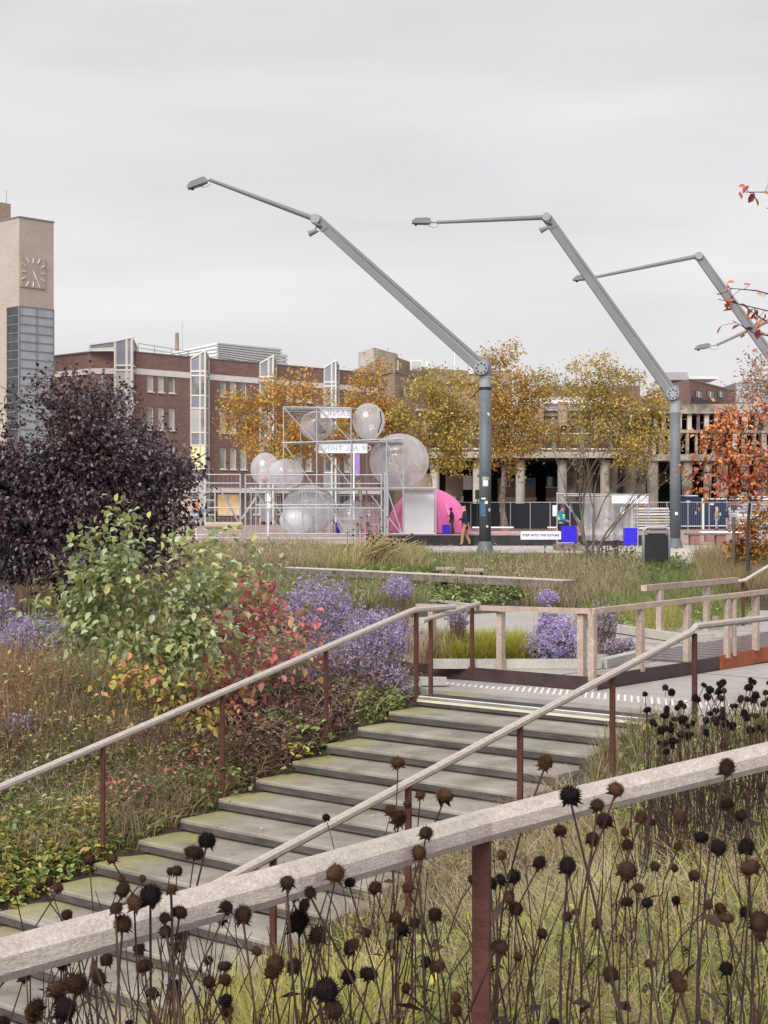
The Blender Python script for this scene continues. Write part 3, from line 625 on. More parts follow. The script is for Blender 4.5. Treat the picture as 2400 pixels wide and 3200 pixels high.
# --- clock tower
PT = at(60, 1588, 125.0); tw = empty('clock_tower', (PT.x, PT.y, 0), ang, 'tall beige clock tower with a square clock and a glazed corner shaft', 'building')
TH = Z_(679, 125); TW = 3.27; GT = Z_(957, 125); Wl = 7.0
wl2 = .9 * 1.05     # glazed part of the left face
piece('wall', M['towerstone'], tw, (0, 0, GT), (TW, Wl, TH)); piece('wall', M['towerstone'], tw, (0.002, 1.75, 0), (TW - .01, Wl - .01, GT))
piece('coping', M['mullion'], tw, (-.06, -.06, TH), (TW + .06, Wl, TH + .1))
piece('shaft_core', M['mullion'], tw, (.12, .12, .5), (TW - .12, 1.8, GT - .02))
zt = GT - .02; n = 19; rh = .70
xcol = [(.06, TW * .5 - .03), (TW * .5 + .03, TW - .06)]
for i in range(n):
    z1 = zt - i * rh; z0 = z1 - rh + .07
    for a, b_ in xcol: piece('pane', M['skypane'], tw, (a, .03, z0), (b_, .10, z1))
    piece('pane', M['darkpane'], tw, (.03, .10, z0), (.10, 1.72, z1))
    piece('transom', M['mullion'], tw, (-.03, -.02, z1), (TW + .02, .115, z1 + .07)); piece('transom', M['mullion'], tw, (-.025, .12, z1 + .005), (.115, 1.76, z1 + .065))
for x in (0, TW * .5, TW): piece('mullion', M['mullion'], tw, (x - .035, -.04, .5), (x + .035, .117, GT))
piece('mullion', M['mullion'], tw, (-.035, 1.70, .5), (.08, 1.78, GT))
cf = piece('clock_face', mat('clockface', (0.37, 0.32, 0.28), .8, .08, 1), tw, (.06, -.09, Z_(895, 125)), (2.42, -.004, Z_(799, 125)))
cx_, cz_ = 1.24, (Z_(895, 125) + Z_(799, 125)) / 2; hz = (Z_(799, 125) - Z_(895, 125)) / 2
ck = empty('clock', (cx_, -.11, cz_), 0, parent=tw)
for i in range(12):
    th = math.radians(30 * i); dx, dz = math.sin(th), math.cos(th); k = 1.0 / max(abs(dx), abs(dz)); R1 = k * 1.10; R0 = R1 - .36 * min(k, 1.15)
    MB().beam((dx * R0, 0, dz * R0 * 1.04), (dx * R1, 0, dz * R1 * 1.04), .04, .10, Vector((0, 1, 0))).build('hour_mark', M['white'], ck)
for th, L_, w in ((math.radians(148), .85, .10), (math.radians(152), .6, .13)): MB().beam((0, -.03, .1), (math.sin(th) * L_, -.03, math.cos(th) * L_), .03, w, Vector((0, 1, 0))).build('hand', M['white'], ck)
pb = at(20, 1588, 133); piece('penthouse', M['beigebrick'], tw, (0, 8.9, TH - 4), (5.0, 13, Z_(632, 134)))
MB().tube([(4.7, 9.1, Z_(640, 134)), (4.7, 9.1, Z_(590, 134))], .03, 4).build('aerial', M['mullion'], tw)

# --- stepped beige block behind the trees
bg = empty('beige_block', (X_(1235, 172), 172, 0), 0, 'stepped beige brick block with a pale rooftop box behind the yellow trees', 'building')
def gx_(px, Y=172): return X_(px, Y) - X_(1235, 172)
def bprism(name, m, pts, z0, z1): return MB().prism([(gx_(px, Y), Y - 172) for px, Y in pts], z0, z1).build(name, m, bg)
bprism('upper_storey', M['beigebrick'], [(1235, 172), (1332, 186), (1470, 190), (1600, 190), (1600, 215), (1096, 215), (1096, 190)], Z_(1165, 172), Z_(1114, 172))
bprism('lower_wall', M['beigebrick'], [(1233, 168), (1345, 182), (1600, 186), (1600, 214), (1060, 214), (1075, 186)], 0, Z_(1163, 168))
bprism('coping', M['mullion'], [(1233, 167.6), (1345, 181.6), (1600, 185.6), (1600, 186.5), (1345, 183), (1233, 170), (1075, 187), (1075, 185.5)], Z_(1163, 168), Z_(1159, 168))
bprism('rooftop_box', M['paleconc'], [(1120, 196), (1168, 190), (1244, 198), (1244, 206), (1120, 206)], Z_(1114, 172), Z_(1086, 190))
for px0, px1, py0, py1, Y in ((1281, 1316, 1128, 1160, 178), (1155, 1178, 1220, 1250, 176.8), (1182, 1200, 1220, 1250, 174.5), (1262, 1290, 1215, 1235, 171.5), (1300, 1330, 1215, 1235, 176.4)):
    w = piece('window', M['frame'], bg, (gx_(px0, Y), Y - 173.3, Z_(py1, Y)), (gx_(px1, Y), Y - 172.6, Z_(py0, Y))); 
    piece('pane', M['darkpane'] if px0 != 1281 else M['blind'], bg, (gx_(px0, Y) + .15, Y - 173.45, Z_(py1, Y) + .15), (gx_(px1, Y) - .15, Y - 173.31, Z_(py0, Y) - .15))
for px in (1241, 1334): Y = 173.2 + max(0, px - 1241) * .137; MB().box((gx_(px, Y), Y - 172 - .3, Z_(1143, Y)), (.3, .3, 1.1)).build('downpipe', M['frame'], bg)
piece('lintel', M['band'], bg, (gx_(1152, 172), 2.2, Z_(1216, 174)), (gx_(1232, 172), 2.8, Z_(1205, 174)))
piece('plant_box', M['louvre'], bg, (gx_(1465, 182), 9, Z_(1170, 182)), (gx_(1490, 182), 12, Z_(1125, 182)))
MB().tube([(gx_(1421, 160), -12, Z_(1175, 160)), (gx_(1421, 160), -12, Z_(1080, 160))], .07, 6).build('mast', M['white'], bg)

# --- concrete arcade building in the middle
M['arcwall'] = mat('arcwall', (0.25, 0.20, 0.165), .85, .2, .4, 0, col2=(0.16, 0.125, 0.105), scale2=.5, fine=8)
YA = 122.0; ar = empty('arcade_building', (X_(1600, YA), YA, 0), 0, 'beige concrete building over a deep shadowed arcade of round columns', 'building')
ax = lambda px, Y=YA: X_(px, Y) - X_(1600, YA)
piece('canopy', M['paleconc'], ar, (ax(1325), -.9, Z_(1432, YA)), (ax(1985), 9, Z_(1414, YA)))
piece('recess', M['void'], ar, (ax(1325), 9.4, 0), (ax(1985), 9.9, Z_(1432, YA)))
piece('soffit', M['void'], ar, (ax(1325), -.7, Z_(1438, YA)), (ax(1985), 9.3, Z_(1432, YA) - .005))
piece('upper_wall', M['arcwall'], ar, (ax(1325), .6, Z_(1414, YA)), (ax(1985), 9, Z_(1285, YA)))
piece('fascia', M['arcwall'], ar, (ax(1325), .4, Z_(1300, YA)), (ax(1985), .595, Z_(1283, YA)))
piece('roof', M['roofgrey'], ar, (ax(1300), .2, Z_(1283, YA)), (ax(1985), 16, Z_(1276, YA)))
for px in (1359, 1492, 1626, 1757, 1890): MB().cyl((ax(px), 0, 0), .36, Z_(1434, YA), 16).build('column', M['paleconc'], ar, smooth=False)
for p0_, p1_, a_, b_, m_ in ((1280, 1345, 1480, 1560, 'beigebrick'), (1393, 1446, 1485, 1562, 'beigebrick'), (1557, 1614, 1494, 1566, 'beigebrick'), (1640, 1674, 1494, 1566, 'beigebrick'), (1708, 1756, 1510, 1566, 'beigebrick')):
    piece('infill_wall', M[m_], ar, (ax(p0_, 130), 8, Z_(b_, 130)), (ax(p1_, 130), 8.6, Z_(a_, 130))); piece('plinth_band', M['cream'], ar, (ax(p0_, 130) - .05, 7.8, Z_(b_ + 6, 130)), (ax(p1_, 130) + .05, 7.99, Z_(b_ - 12, 130)))
for p0_, p1_, a_, b_ in ((1475, 1496, 1488, 1518), (1582, 1596, 1490, 1518), (1711, 1754, 1490, 1521)):
    w = piece('window', M['frame'], ar, (ax(p0_, 129) - .1, 7.55, Z_(b_ + 3, 129)), (ax(p1_, 129) + .1, 7.75, Z_(b_ - 1, 129))); piece('pane', M['darkpane'], ar, (ax(p0_, 129), 7.45, Z_(b_, 129)), (ax(p1_, 129), 7.54, Z_(a_, 129)))
    for t in (.18, .8): x = ax(p0_ + (p1_ - p0_) * t, 129); piece('mullion', M['frame'], ar, (x - .05, 7.38, Z_(b_, 129)), (x + .05, 7.44, Z_(a_, 129)))
piece('notice', M['white'], ar, (ax(1448, 129), 7.3, Z_(1530, 129)), (ax(1475, 129), 7.36, Z_(1486, 129)))
piece('blue_sign', mat('bluesign', (0.02, 0.22, 0.48), .5, .05, 2), ar, (ax(1642, 129), 7.3, Z_(1516, 129)), (ax(1663, 129), 7.36, Z_(1496, 129)))
rr = random.Random(9)
for k, px in enumerate(range(1345, 1970, 44)):
    for a_, b_ in ((1325, 1352), (1372, 1400)):
        if px in (1653,): continue
        o = piece('window', M['frame'], ar, (ax(px), .45, Z_(b_, YA) - .1), (ax(px + 30), .59, Z_(b_, YA))); piece('pane', M['darkpane'], ar, (ax(px), .5, Z_(b_, YA)), (ax(px + 30), .59, Z_(a_, YA)))
for px in (1684, 1758):       # pilasters with pointed caps on the parapet
    MB().prism([(ax(px - 14), -.2), (ax(px + 14), -.2), (ax(px + 14), .55), (ax(px - 14), .55)], Z_(1330, YA), Z_(1258, YA)).build('pilaster', M['beigebrick'], ar)
    x0_, x1_, z0_, z1_ = ax(px - 15), ax(px + 15), Z_(1257, YA), Z_(1243, YA)
    MB().add([(x0_, -.25, z0_), (x1_, -.25, z0_), (x1_, .6, z0_), (x0_, .6, z0_), (ax(px - 3), .15, z1_), (ax(px + 3), .15, z1_)], [(0, 1, 5, 4), (1, 2, 5), (2, 3, 4, 5), (3, 0, 4), (0, 3, 2, 1)]).build('pilaster_cap', M['cream'], ar)
piece('roof_light', M['roofgrey'], ar, (ax(1635, 134), 12, Z_(1275, 134)), (ax(1880, 134), 14, Z_(1240, 134)))
piece('roof_edge', M['band'], ar, (ax(1560, 134), 11.7, Z_(1262, 134)), (ax(1900, 134), 11.99, Z_(1252, 134)))

# --- stripped concrete building with a brick top storey, far right
YR = 124.0; ru = empty('gutted_building', (X_(2150, YR), YR, 0), 0, 'gutted concrete building with mottled bare columns below a brown brick top storey', 'building')
ux = lambda px, Y=YR: X_(px, Y) - X_(2150, YR)
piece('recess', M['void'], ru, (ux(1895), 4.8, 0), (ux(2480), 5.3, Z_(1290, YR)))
piece('floor_slab', M['oldconc'], ru, (ux(1880), -.3, Z_(1440, YR)), (ux(2480), 4.7, Z_(1420, YR)))
piece('upper_slab', M['oldconc'], ru, (ux(1960), .3, Z_(1352, YR)), (ux(2480), 4.7, Z_(1343, YR)))
piece('top_slab', M['oldconc'], ru, (ux(1960), .1, Z_(1292, YR)), (ux(2296), 4.7, Z_(1262, YR)))
rr = random.Random(4)
for px, w in ((1790, 34), (1842, 26), (1912, 40), (1968, 34), (2041, 34), (2150, 31), (2216, 24), (2262, 30), (2330, 26), (2385, 30)):
    MB().tube([(ux(px), .4, 0), (ux(px) + rr.uniform(-.1, .1), .4, 2.4), (ux(px), .4, Z_(1440, YR))], [w / F * YR / 2 * 1.2, w / F * YR / 2 * rr.uniform(.95, 1.2), w / F * YR / 2 * 1.2], 8).build('column', M['oldconc'], ru)
for px in (1995, 2020, 2046, 2072, 2098, 2122, 2152, 2180, 2206, 2236, 2262, 2300, 2330, 2362, 2392):
    MB().box((ux(px), .6, (Z_(1420, YR) + Z_(1352, YR)) / 2), (rr.uniform(.18, .42), .4, Z_(1352, YR) - Z_(1420, YR))).build('upright', M['paleconc'] if rr.random() < .2 else M['oldconc'], ru)
    MB().box((ux(px + 6), .6, (Z_(1343, YR) + Z_(1292, YR)) / 2), (rr.uniform(.16, .36), .4, Z_(1292, YR) - Z_(1343, YR))).build('upright', M['paleconc'] if rr.random() < .5 else M['oldconc'], ru)
for p0_, p1_, t in ((1772, 1830, 1500), (1855, 1895, 1450), (1930, 2025, 1452), (2058, 2062, 1450)): piece('bare_wall', M['oldconc'] if p0_ != 1772 else M['paleconc'], ru, (ux(p0_), 1.2, 0), (ux(p1_), 1.6, Z_(t, YR)))
MB().prism([(ux(2098, 128), 8), (ux(2155), -.1), (ux(2295, 136), 12), (ux(2295, 136), 24), (ux(2098, 128), 24)], Z_(1262, YR), Z_(1187, YR)).build('brick_storey', M['brick'], ru)
MB().prism([(ux(2098, 128), 7.95), (ux(2155), -.2), (ux(2295, 136), 11.9), (ux(2295, 136), 13), (ux(2155), 1.2), (ux(2098, 128), 9)], Z_(1187, YR), Z_(1184, YR)).build('coping', M['mullion'], ru)
for px, t in ((2178, .17), (2213, .42), (2246, .66)):
    Yw = YR - .1 + 12.1 * t; dx = 9 ; a_ = Vector((ux(2155) + (ux(2295, 136) - ux(2155)) * t, -.15 + 12.1 * t, Z_(1233, Yw)));  e_ = Vector((ux(2295, 136) - ux(2155), 12.1, 0)).normalized()
    MB().beam(a_ - e_ * .9, a_ + e_ * .9, .12, .5).build('window', M['darkpane'], ru); MB().beam(a_ - e_ * .12 + Vector((0, -.03, 0)), a_ + e_ * .12 + Vector((0, -.03, 0)), .13, .5).build('mullion', M['frame'], ru)
e_ = Vector((ux(2295, 136) - ux(2155), 12.1, 0)).normalized(); a_ = Vector((ux(2155), -.2, Z_(1250, YR)))
MB().beam(a_ + e_ * .6, a_ + e_ * 10, .16, .55).build('dark_band', M['black'], ru)
piece('roof_unit', M['roofgrey'], ru, (ux(2075, 138), 13, Z_(1190, 138)), (ux(2142, 138), 17, Z_(1166, 138)))
piece('roof_unit', M['louvre'], ru, (ux(2140, 142), 16, Z_(1190, 142)), (ux(2230, 142), 20, Z_(1182, 142)))
rb = empty('rooftop_annex', (X_(1800, 150), 150, Z_(1225, 150)), 0, 'low brick rooftop with a white window box showing above the arcade trees', 'building')
piece('brick_parapet', M['brick'], rb, (X_(1690, 150) - X_(1800, 150), 0, -8), (X_(2000, 150) - X_(1800, 150), 9, Z_(1205, 150) - Z_(1225, 150)))
piece('window_box', M['louvre'], rb, (X_(1773, 150) - X_(1800, 150), 2, .6), (X_(1830, 150) - X_(1800, 150), 5, Z_(1187, 150) - Z_(1225, 150)))
for i in range(2): piece('window', M['darkpane'], rb, (X_(1777 + i * 20, 150) - X_(1800, 150), 1.94, .72), (X_(1791 + i * 20, 150) - X_(1800, 150), 1.99, Z_(1194, 150) - Z_(1225, 150)))
for px, t in ((1772, 1150), (1976, 1130), (2256, 1160)):
    o = MB().tube([(0, 0, 0), (0, 0, (1210 - t) / F * 150)], .025, 4).build('roof_aerial', M['mullion'], None, (X_(px, 150), 151 if px < 2200 else 141, Z_(1212, 150) - (.2 if px < 2000 else .6)))
    tag(o, {1772: 'thin rooftop aerial above the trees between the two lamp columns', 1976: 'thin rooftop aerial beside the second lamp arm', 2256: 'thin rooftop aerial above the brown brick top storey'}[px], 'aerial', 'rooftop aerials')
gg = empty('glass_block', (X_(2300, 150), 150, 0), 0, 'pale green glass office block at the edge of the picture', 'building')
for i in range(8):
    for j in range(7): piece('pane', M['greenglass'], gg, (i * 1.6 + .04, 0, .3 + j * 1.9), (i * 1.6 + 1.56, .1, 2.1 + j * 1.9))
piece('core', M['mullion'], gg, (-.05, .12, 0), (12.9, 10, .3 + 7 * 1.9))
# ------------------------------------------------------------------ giant jointed lamps
M['lampgrey'] = mat('lampgrey', (0.205, 0.208, 0.222), 0.55, 0.07, 1.5)
M['lamplight'] = mat('lamplight', (0.33, 0.335, 0.35), 0.55, 0.05, 1.5)
M['column'] = mat('column', (0.115, 0.135, 0.15), 0.55, 0.2, 1.0, 0, col2=(0.17, 0.185, 0.20), scale2=.8, fine=20)
M['lens'] = mat('lens', (0.16, 0.15, 0.14), 0.3, 0.1, 3)
def lamp(label, px, Y, base, joint, elbow, tip, head, r, spot=True, column=True):
    """column at photo column px; joint, elbow, tip, head given as photo points at depth Y"""
    J, Eb, Tp, Hd = at(*joint, Y), at(*elbow, Y), at(*tip, Y), at(*head, Y)
    o = Vector((X_(px, Y), Y, base)); t = empty('tall_lamp', o, 0, label, 'street lamp', 'jointed lamps on the square')
    J, Eb, Tp, Hd = J - o, Eb - o, Tp - o, Hd - o; top = J.z - .33
    if column:
        MB().tube([(0, 0, 0), (0, 0, .06), (0, 0, .1), (0, 0, .45), (0, 0, .5)], [r * 1.9, r * 1.9, r * 1.55, r * 1.08, r], 20).build('base', M['column'], t, smooth=False)
        MB().tube([(0, 0, .45), (0, 0, top - .35)], r, 24).build('column', M['column'], t, smooth=True)
        MB().tube([(0, 0, top - .35), (0, 0, top), (0, 0, top + .01), (0, 0, top + .06), (0, 0, top + .07)], [r * 1.0, r * 1.0, r * 1.06, r * 1.06, r], 24).build('collar', M['lamplight'], t)
        hd = MB(); hd.tube([(0, 0, top + .06), (0, 0, J.z + .12), (0, 0, J.z + .3), (-.02, 0, J.z + .36)], [r, r, r * .72, r * .3], 20); hd.build('column_head', M['lampgrey'], t)
    jd = MB().disc((J.x, -.30, J.z), (J.x, .26, J.z), r * 1.15, 22).build('joint', M['lamplight'], t)
    for i in range(8):
        th = i * math.pi / 4; p = Vector((J.x + math.cos(th) * r * .8, -.31, J.z + math.sin(th) * r * .8)); MB().disc(p, p + Vector((0, -.03, 0)), .028, 6).build('bolt', M['black'], jd)
    d = (Eb - J).normalized(); n = Vector((-d.z, 0, d.x)); n = n if n.z > 0 else -n
    MB().beam(J - n * .05, Eb - n * .03, .15, .25, n).build('beam', M['lampgrey'], t)
    MB().beam(J + n * .135 + d * .1 + Vector((0, .06, 0)), Eb + n * .105 + Vector((0, .06, 0)), .05, .1, n).build('channel', M['lamplight'], t)
    MB().beam(J + n * .22 + d * .05 + Vector((0, .05, 0)), Eb + n * .15 + Vector((0, .05, 0)), .15, .10, n).build('upper_beam', M['lampgrey'], t)
    MB().disc((Eb.x, -.16, Eb.z), (Eb.x, .16, Eb.z), .16, 16).build('elbow', M['lamplight'], t)
    MB().tube([Eb, Eb + (Tp - Eb) * .5, Tp], [.095, .08, .06], 12).build('upper_arm', M['lampgrey'], t)
    dh = (Hd - Tp).normalized(); L = .72
    MB().tube([Tp, Tp + dh * (Hd - Tp).length * .6], .035, 6).build('spigot', M['lamplight'], t)
    lh = MB(); nn = Vector((-dh.z, 0, dh.x)); nn = nn if nn.z > 0 else -nn
    a = Hd - dh * .33; prof = [(0, -.06), (0, .10), (.1, .15), (.55, .13), (.70, .02), (.70, -.06)]
    vs = [a + dh * u + nn * v + Vector((0, y, 0)) for y in (-.17, .17) for u, v in prof]; k = len(prof)
    lh.add(vs, [tuple(range(k)), tuple(range(k, 2 * k))[::-1]] + [(i, (i + 1) % k, k + (i + 1) % k, k + i) for i in range(k)])
    h = lh.build('lamp_head', M['lampgrey'], t); MB().beam(a + dh * .12 - nn * .075, a + dh * .62 - nn * .075, .26, .03, nn).build('lens', M['lens'], h); MB().box(a + dh * .55 - nn * .11, (.08, .08, .06)).build('sensor', M['black'], h)
    lp = [Tp - dh * .1 + Vector((0, -.04, 0)), Tp + Vector((.03, -.05, -.16)), Tp + dh * .15 + Vector((0, -.05, -.22)), Tp + dh * .33 + Vector((0, -.05, -.12)), Tp + dh * .42 + Vector((0, -.04, 0))]
    MB().tube(lp, .014, 5).build('cable', M['lamplight'], t)
    if spot:
        s_ = Eb + Vector((-.02, -.1, -.42)); MB().tube([Eb + Vector((.1, -.1, -.14)), s_], .03, 6).build('spot_bracket', M['lampgrey'], t)
        MB().tube([s_ + Vector((-.20, 0, -.1)), s_ + Vector((.1, 0, .03))], [.11, .07], 10).build('spotlight', M['lampgrey'], t)
        MB().box(Eb + Vector((.08, -.1, -.2)), (.24, .16, .07), Matrix.Rotation(.4, 3, 'Y')).build('spot_plate', M['lens'], t)
        MB().tube([s_, s_ + Vector((.22, 0, -.02)), Eb + Vector((.42, -.1, -.28))], .012, 4).build('cable', M['lamplight'], t)
    return t, r
l1, r1 = lamp('nearest tall grey lamp whose raised arm reaches furthest up and left, stickers on its column', 1516, 53.0, -.02, (1502, 1152), (985, 685), (655, 562), (618, 575), .20)
l2, r2 = lamp('second tall grey lamp with a flat upper arm, standing just behind the litter bin', 2110, 58.5, -.02, (2098, 1232), (1706, 679), (1365, 695), (1318, 694), .197)
lamp('third tall grey lamp partly behind orange leaves, its upper arm sloping down past the second', 2478, 66.0, 0, (2466, 1198), (2182, 800), (1860, 866), (1818, 870), .2, False)
lamp('most distant lamp showing only its low hanging arm beside the orange leaves', 2640, 74.0, 0, (2628, 1290), (2560, 930), (2240, 1078), (2196, 1085), .2, False)
# stickers, cable tie and graffiti on the nearest column
M['graff'] = mat('graffiti', (0.05, 0.13, 0.22), .6, .5, 12)
M['stickgreen'] = mat('stickgreen', (0.30, 0.42, 0.30), .6, .35, 14)
def stick(root, r, ang_, z, w, h, m, name='sticker', tilt=0.0):
    b = MB(); k = 6; rr_ = r + .004; vs = []; 
    for i in range(k + 1):
        th = ang_ + (i / k - .5) * w / r
        for zz in (0, 1): vs.append((rr_ * math.sin(th), -rr_ * math.cos(th), z + (zz - .5) * h + (i / k - .5) * tilt))
    b.add(vs, [(2 * i, 2 * i + 2, 2 * i + 3, 2 * i + 1) for i in range(k)]); return b.build(name, m, root)
zc = lambda py: Z_(py, 52.8) + .02
stick(l1, r1, .55, zc(1294), .09, .10, M['white'], tilt=-.05); stick(l1, r1, 0.05, zc(1495), .25, .11, M['stickgreen']); stick(l1, r1, .0, zc(1510), .18, .2, M['white'])
stick(l1, r1, .15, zc(1570), .10, .1, M['white']); stick(l1, r1, -.5, zc(1590), .2, .5, M['graff'], 'graffiti'); stick(l1, r1, -.35, zc(1558), .16, .05, M['white']); stick(l1, r1, .3, zc(1645), .07, .07, M['white']); stick(l1, r1, .75, zc(1593), .08, .1, M['white'])
stick(l2, r2, .05, Z_(1603, 58.3), .11, .11, M['white'])
MB().tube([(0, 0, zc(1217)), (0, 0, zc(1217) + .09)], r1 * 1.07, 20).build('strap', M['black'], l1)
for q, (a_, b_) in enumerate(((-.5, -.32), (-.45, -.28), (.5, -.38), (.46, -.3))): MB().tube([(math.copysign(r1, a_), 0, zc(1215)), (a_, 0, zc(1215) + b_)], .012, 4).build('strap_tail', M['black'], l1)
# ------------------------------------------------------------------ inflatable installation on the square
M['film'] = film_mat('film', (0.95, 0.95, 0.97), .50, .025)
M['milky'] = film_mat('milky', (0.93, 0.94, 0.97), .12, .1)
M['pinkfilm'] = film_mat('pinkfilm', (0.85, 0.62, 0.70), .62, .1)
M['pink'] = mat('pink', (0.82, 0.19, 0.44), 0.35, 0.12, .7, 0, col2=(0.80, 0.08, 0.26), scale2=.4, amt2=.35)
M['banner'] = mat('banner', (0.74, 0.73, 0.78), 0.6, 0.04, 2)
M['bannerink'] = mat('bannerink', (0.45, 0.44, 0.49), 0.6, 0.02, 2)
M['purpleink'] = mat('purpleink', (0.11, 0.05, 0.20), 0.6, 0.02, 2)
M['blue'] = mat('bluecrate', (0.035, 0.02, 0.62), 0.4, 0.12, 3)
M['clothdark'] = mat('clothdark', (0.016, 0.017, 0.026), 0.85, 0.2, 8)
YI = 64.0
def bubble(label, px, py, rx, ry, Y, m='film', egg=0.0, seams=6):
    c = at(px, py, Y); k = Y / F; t = empty('clear_bubble', c, 0, label, 'bubble', 'inflated bubbles of the installation'); b = MB()
    a_, c_ = rx * k, ry * k; b.sphere((0, 0, 0), (a_, a_, c_), 32, 20, (lambda th, ph: 1 - egg * max(0, -math.cos(ph)) * .5) if egg else None); b.build('skin', M[m], t, smooth=True)
    sm_ = MB()
    for i in range(seams):
        th = math.pi * i / seams * 2 + .3; pts = []
        for j in range(13):
            ph = math.pi * (.02 + .96 * j / 12); q = (1 - egg * max(0, -math.cos(ph)) * .5) * 1.002; pts.append((a_ * math.sin(ph) * math.cos(th) * q, a_ * math.sin(ph) * math.sin(th) * q, c_ * math.cos(ph)))
        sm_.tube(pts, .006, 4)
    sm_.build('seam', M['milky'], t); return t
B1 = bubble('clear bubble on the top tier of the scaffold with dark clothing inside', 990, 1328, 52, 50, 65.2)
MB().sphere((0.06, -.1, -.14), (.17, .14, .22), 10, 8).sphere((-.02, -.1, .10), .12, 10, 8).sphere((.22, -.1, -.28), (.2, .1, .1), 10, 8).build('bundle', mat('redcloth', (0.06, 0.025, 0.025), .8, .3, 8), B1)
B2 = bubble('egg shaped clear bubble standing alone beside the top tier', 1152, 1319, 52, 59, 65.0, egg=.35)
MB().tube([at(1188, 1285, 64.3) - B2.location, at(1192, 1318, 64.25) - B2.location, at(1181, 1352, 64.35) - B2.location], .025, 6).build('zip', M['black'], B2)
B3 = bubble('largest clear bubble at the right of the scaffold', 1248, 1441, 94, 86, 66.0)
B4 = bubble('clear bubble behind another at the left end of the upper platform', 830, 1466, 47, 51, 65.6)
B5 = bubble('clear bubble in front of another at the left end of the upper platform', 894, 1482, 55, 48, 64.9, 'film')
B6 = bubble('big milky bubble standing on the ground below the scaffold', 967, 1590, 84, 75, 66.2, 'milky')
B7 = bubble('small milky bubble nested in front of the big ground bubble', 925, 1626, 52, 43, 64.6, 'milky')
B8 = bubble('clear bubble on the ground beside the fence post', 1098, 1622, 46, 60, 66.0)
B9 = bubble('pinkish clear bubble on the ground left of the pink dome', 1160, 1626, 40, 54, 65.8, 'pinkfilm')
for t, c, s_ in ((B9, (.70, .25, .40), 5), (B8, (.55, .35, .2), 4), (B4, (.6, .3, .25), 4), (B5, (.45, .25, .35), 3)):
    mm_ = mat('filling', c, .8, .4, 5); b = MB(); r_ = random.Random(len(t.name) + s_)
    for i in range(s_): b.sphere((r_.uniform(-.3, .3), r_.uniform(-.15, .15), r_.uniform(-.55, -.1)), (r_.uniform(.06, .16), .08, r_.uniform(.1, .25)), 8, 6)
    b.build('filling', mm_, t)
# pink dome with radial ribs on the stage
dc = at(1338, 1664, 68.5); dm = empty('pink_dome', dc, 0, 'pink ribbed inflatable dome behind a white door panel', 'dome'); k = 68.5 / F
d_ = MB(); rx, rz = 131 * k, 138 * k; vs = []; fs = []; nu, nv = 216, 20
for i in range(nv + 1):
    ph = math.pi / 2 * i / nv
    for j in range(nu):
        th = 2 * math.pi * j / nu; q = 1 - .075 * (1 - abs(math.sin(th * 9))) ** 2.5 * math.sin(ph); vs.append((rx * math.sin(ph) * math.cos(th) * q, rx * .95 * math.sin(ph) * math.sin(th) * q, rz * math.cos(ph)))
for i in range(nv):
    for j in range(nu): fs.append((i * nu + j, (i + 1) * nu + j, (i + 1) * nu + (j + 1) % nu, i * nu + (j + 1) % nu))
d_.add(vs, fs).build('shell', M['pink'], dm, smooth=True)
dp = MB().span((X_(1263, 66.6), 66.5, Z_(1667, 66.6)), (X_(1357, 66.6), 66.56, Z_(1533, 66.6))).build('door_panel', mat('whitepanel', (0.86, 0.855, 0.86), .6, .05, 1)); tag(dp, 'white sheet panel standing in front of the pink dome', 'panel')
M['stage'] = mat('stage', (0.028, 0.027, 0.030), .5, .4, 2.5)
st = empty('stage', (X_(1400, 67), 66.35, 0.012), 0, 'low black stage under the pink dome', 'stage'); zt = Z_(1669, 67)
for i in range(7): piece('stage_block', M['stage'], st, (X_(1262, 67) - X_(1400, 67) + i * 1.45, 0, 0), (X_(1262, 67) - X_(1400, 67) + i * 1.45 + 1.44, 5.3, zt - .06))
piece('deck', mat('stagedeck', (0.40, 0.22, 0.24), .5, .2, 1), st, (X_(1200, 67) - X_(1400, 67), -.03, zt - .055), (X_(1262, 67) - X_(1400, 67) + 7 * 1.45, 5.4, zt))
piece('deck_support', M['timber'], st, (X_(1205, 67) - X_(1400, 67), .2, 0), (X_(1261, 67) - X_(1400, 67), 4.4, zt - .06))

# scaffold of galvanised tubes: two planes tied together, three lift levels
sc = empty('scaffold', (X_(990, YI), YI, 0.012), 0, 'galvanised tube scaffold carrying bubbles and mirrored banners', 'scaffold'); so = sc.location
def sp(px, py, Y=YI): return at(px, py, Y) - so
def tub(a, b, Y=YI, Y2=None, r=.027, name='tube', m=None): return MB().tube([sp(*a, Y), sp(*b, Y2 or Y)], r, 6).build(name, m or M['galv'], sc)
YB = 66.9
for px, t, bt in ((886, 1270, 1670), (990, 1266, 1672), (1097, 1273, 1672), (800, 1518, 1672), (1208, 1370, 1672), (1260, 1369, 1672), (1362, 1522, 1672), (832, 1525, 1672), (945, 1528, 1672)): tub((px, t), (px, bt), name='standard')
for px, t, bt in ((940, 1280, 1668), (1042, 1262, 1668), (1146, 1378, 1668), (785, 1520, 1668), (1198, 1378, 1668), (1012, 1380, 1668)): tub((px, t), (px, bt), YB, name='standard')
for a, b in (((886, 1272), (1097, 1275)), ((880, 1384), (1262, 1371)), ((780, 1528), (1364, 1525)), ((800, 1578), (1100, 1577)), ((800, 1668), (1362, 1668))): tub(a, b, name='ledger')
for a, b in (((936, 1281), (1045, 1278)), ((936, 1385), (1200, 1380)), ((785, 1527), (1200, 1527))): tub(a, b, YB, name='ledger')
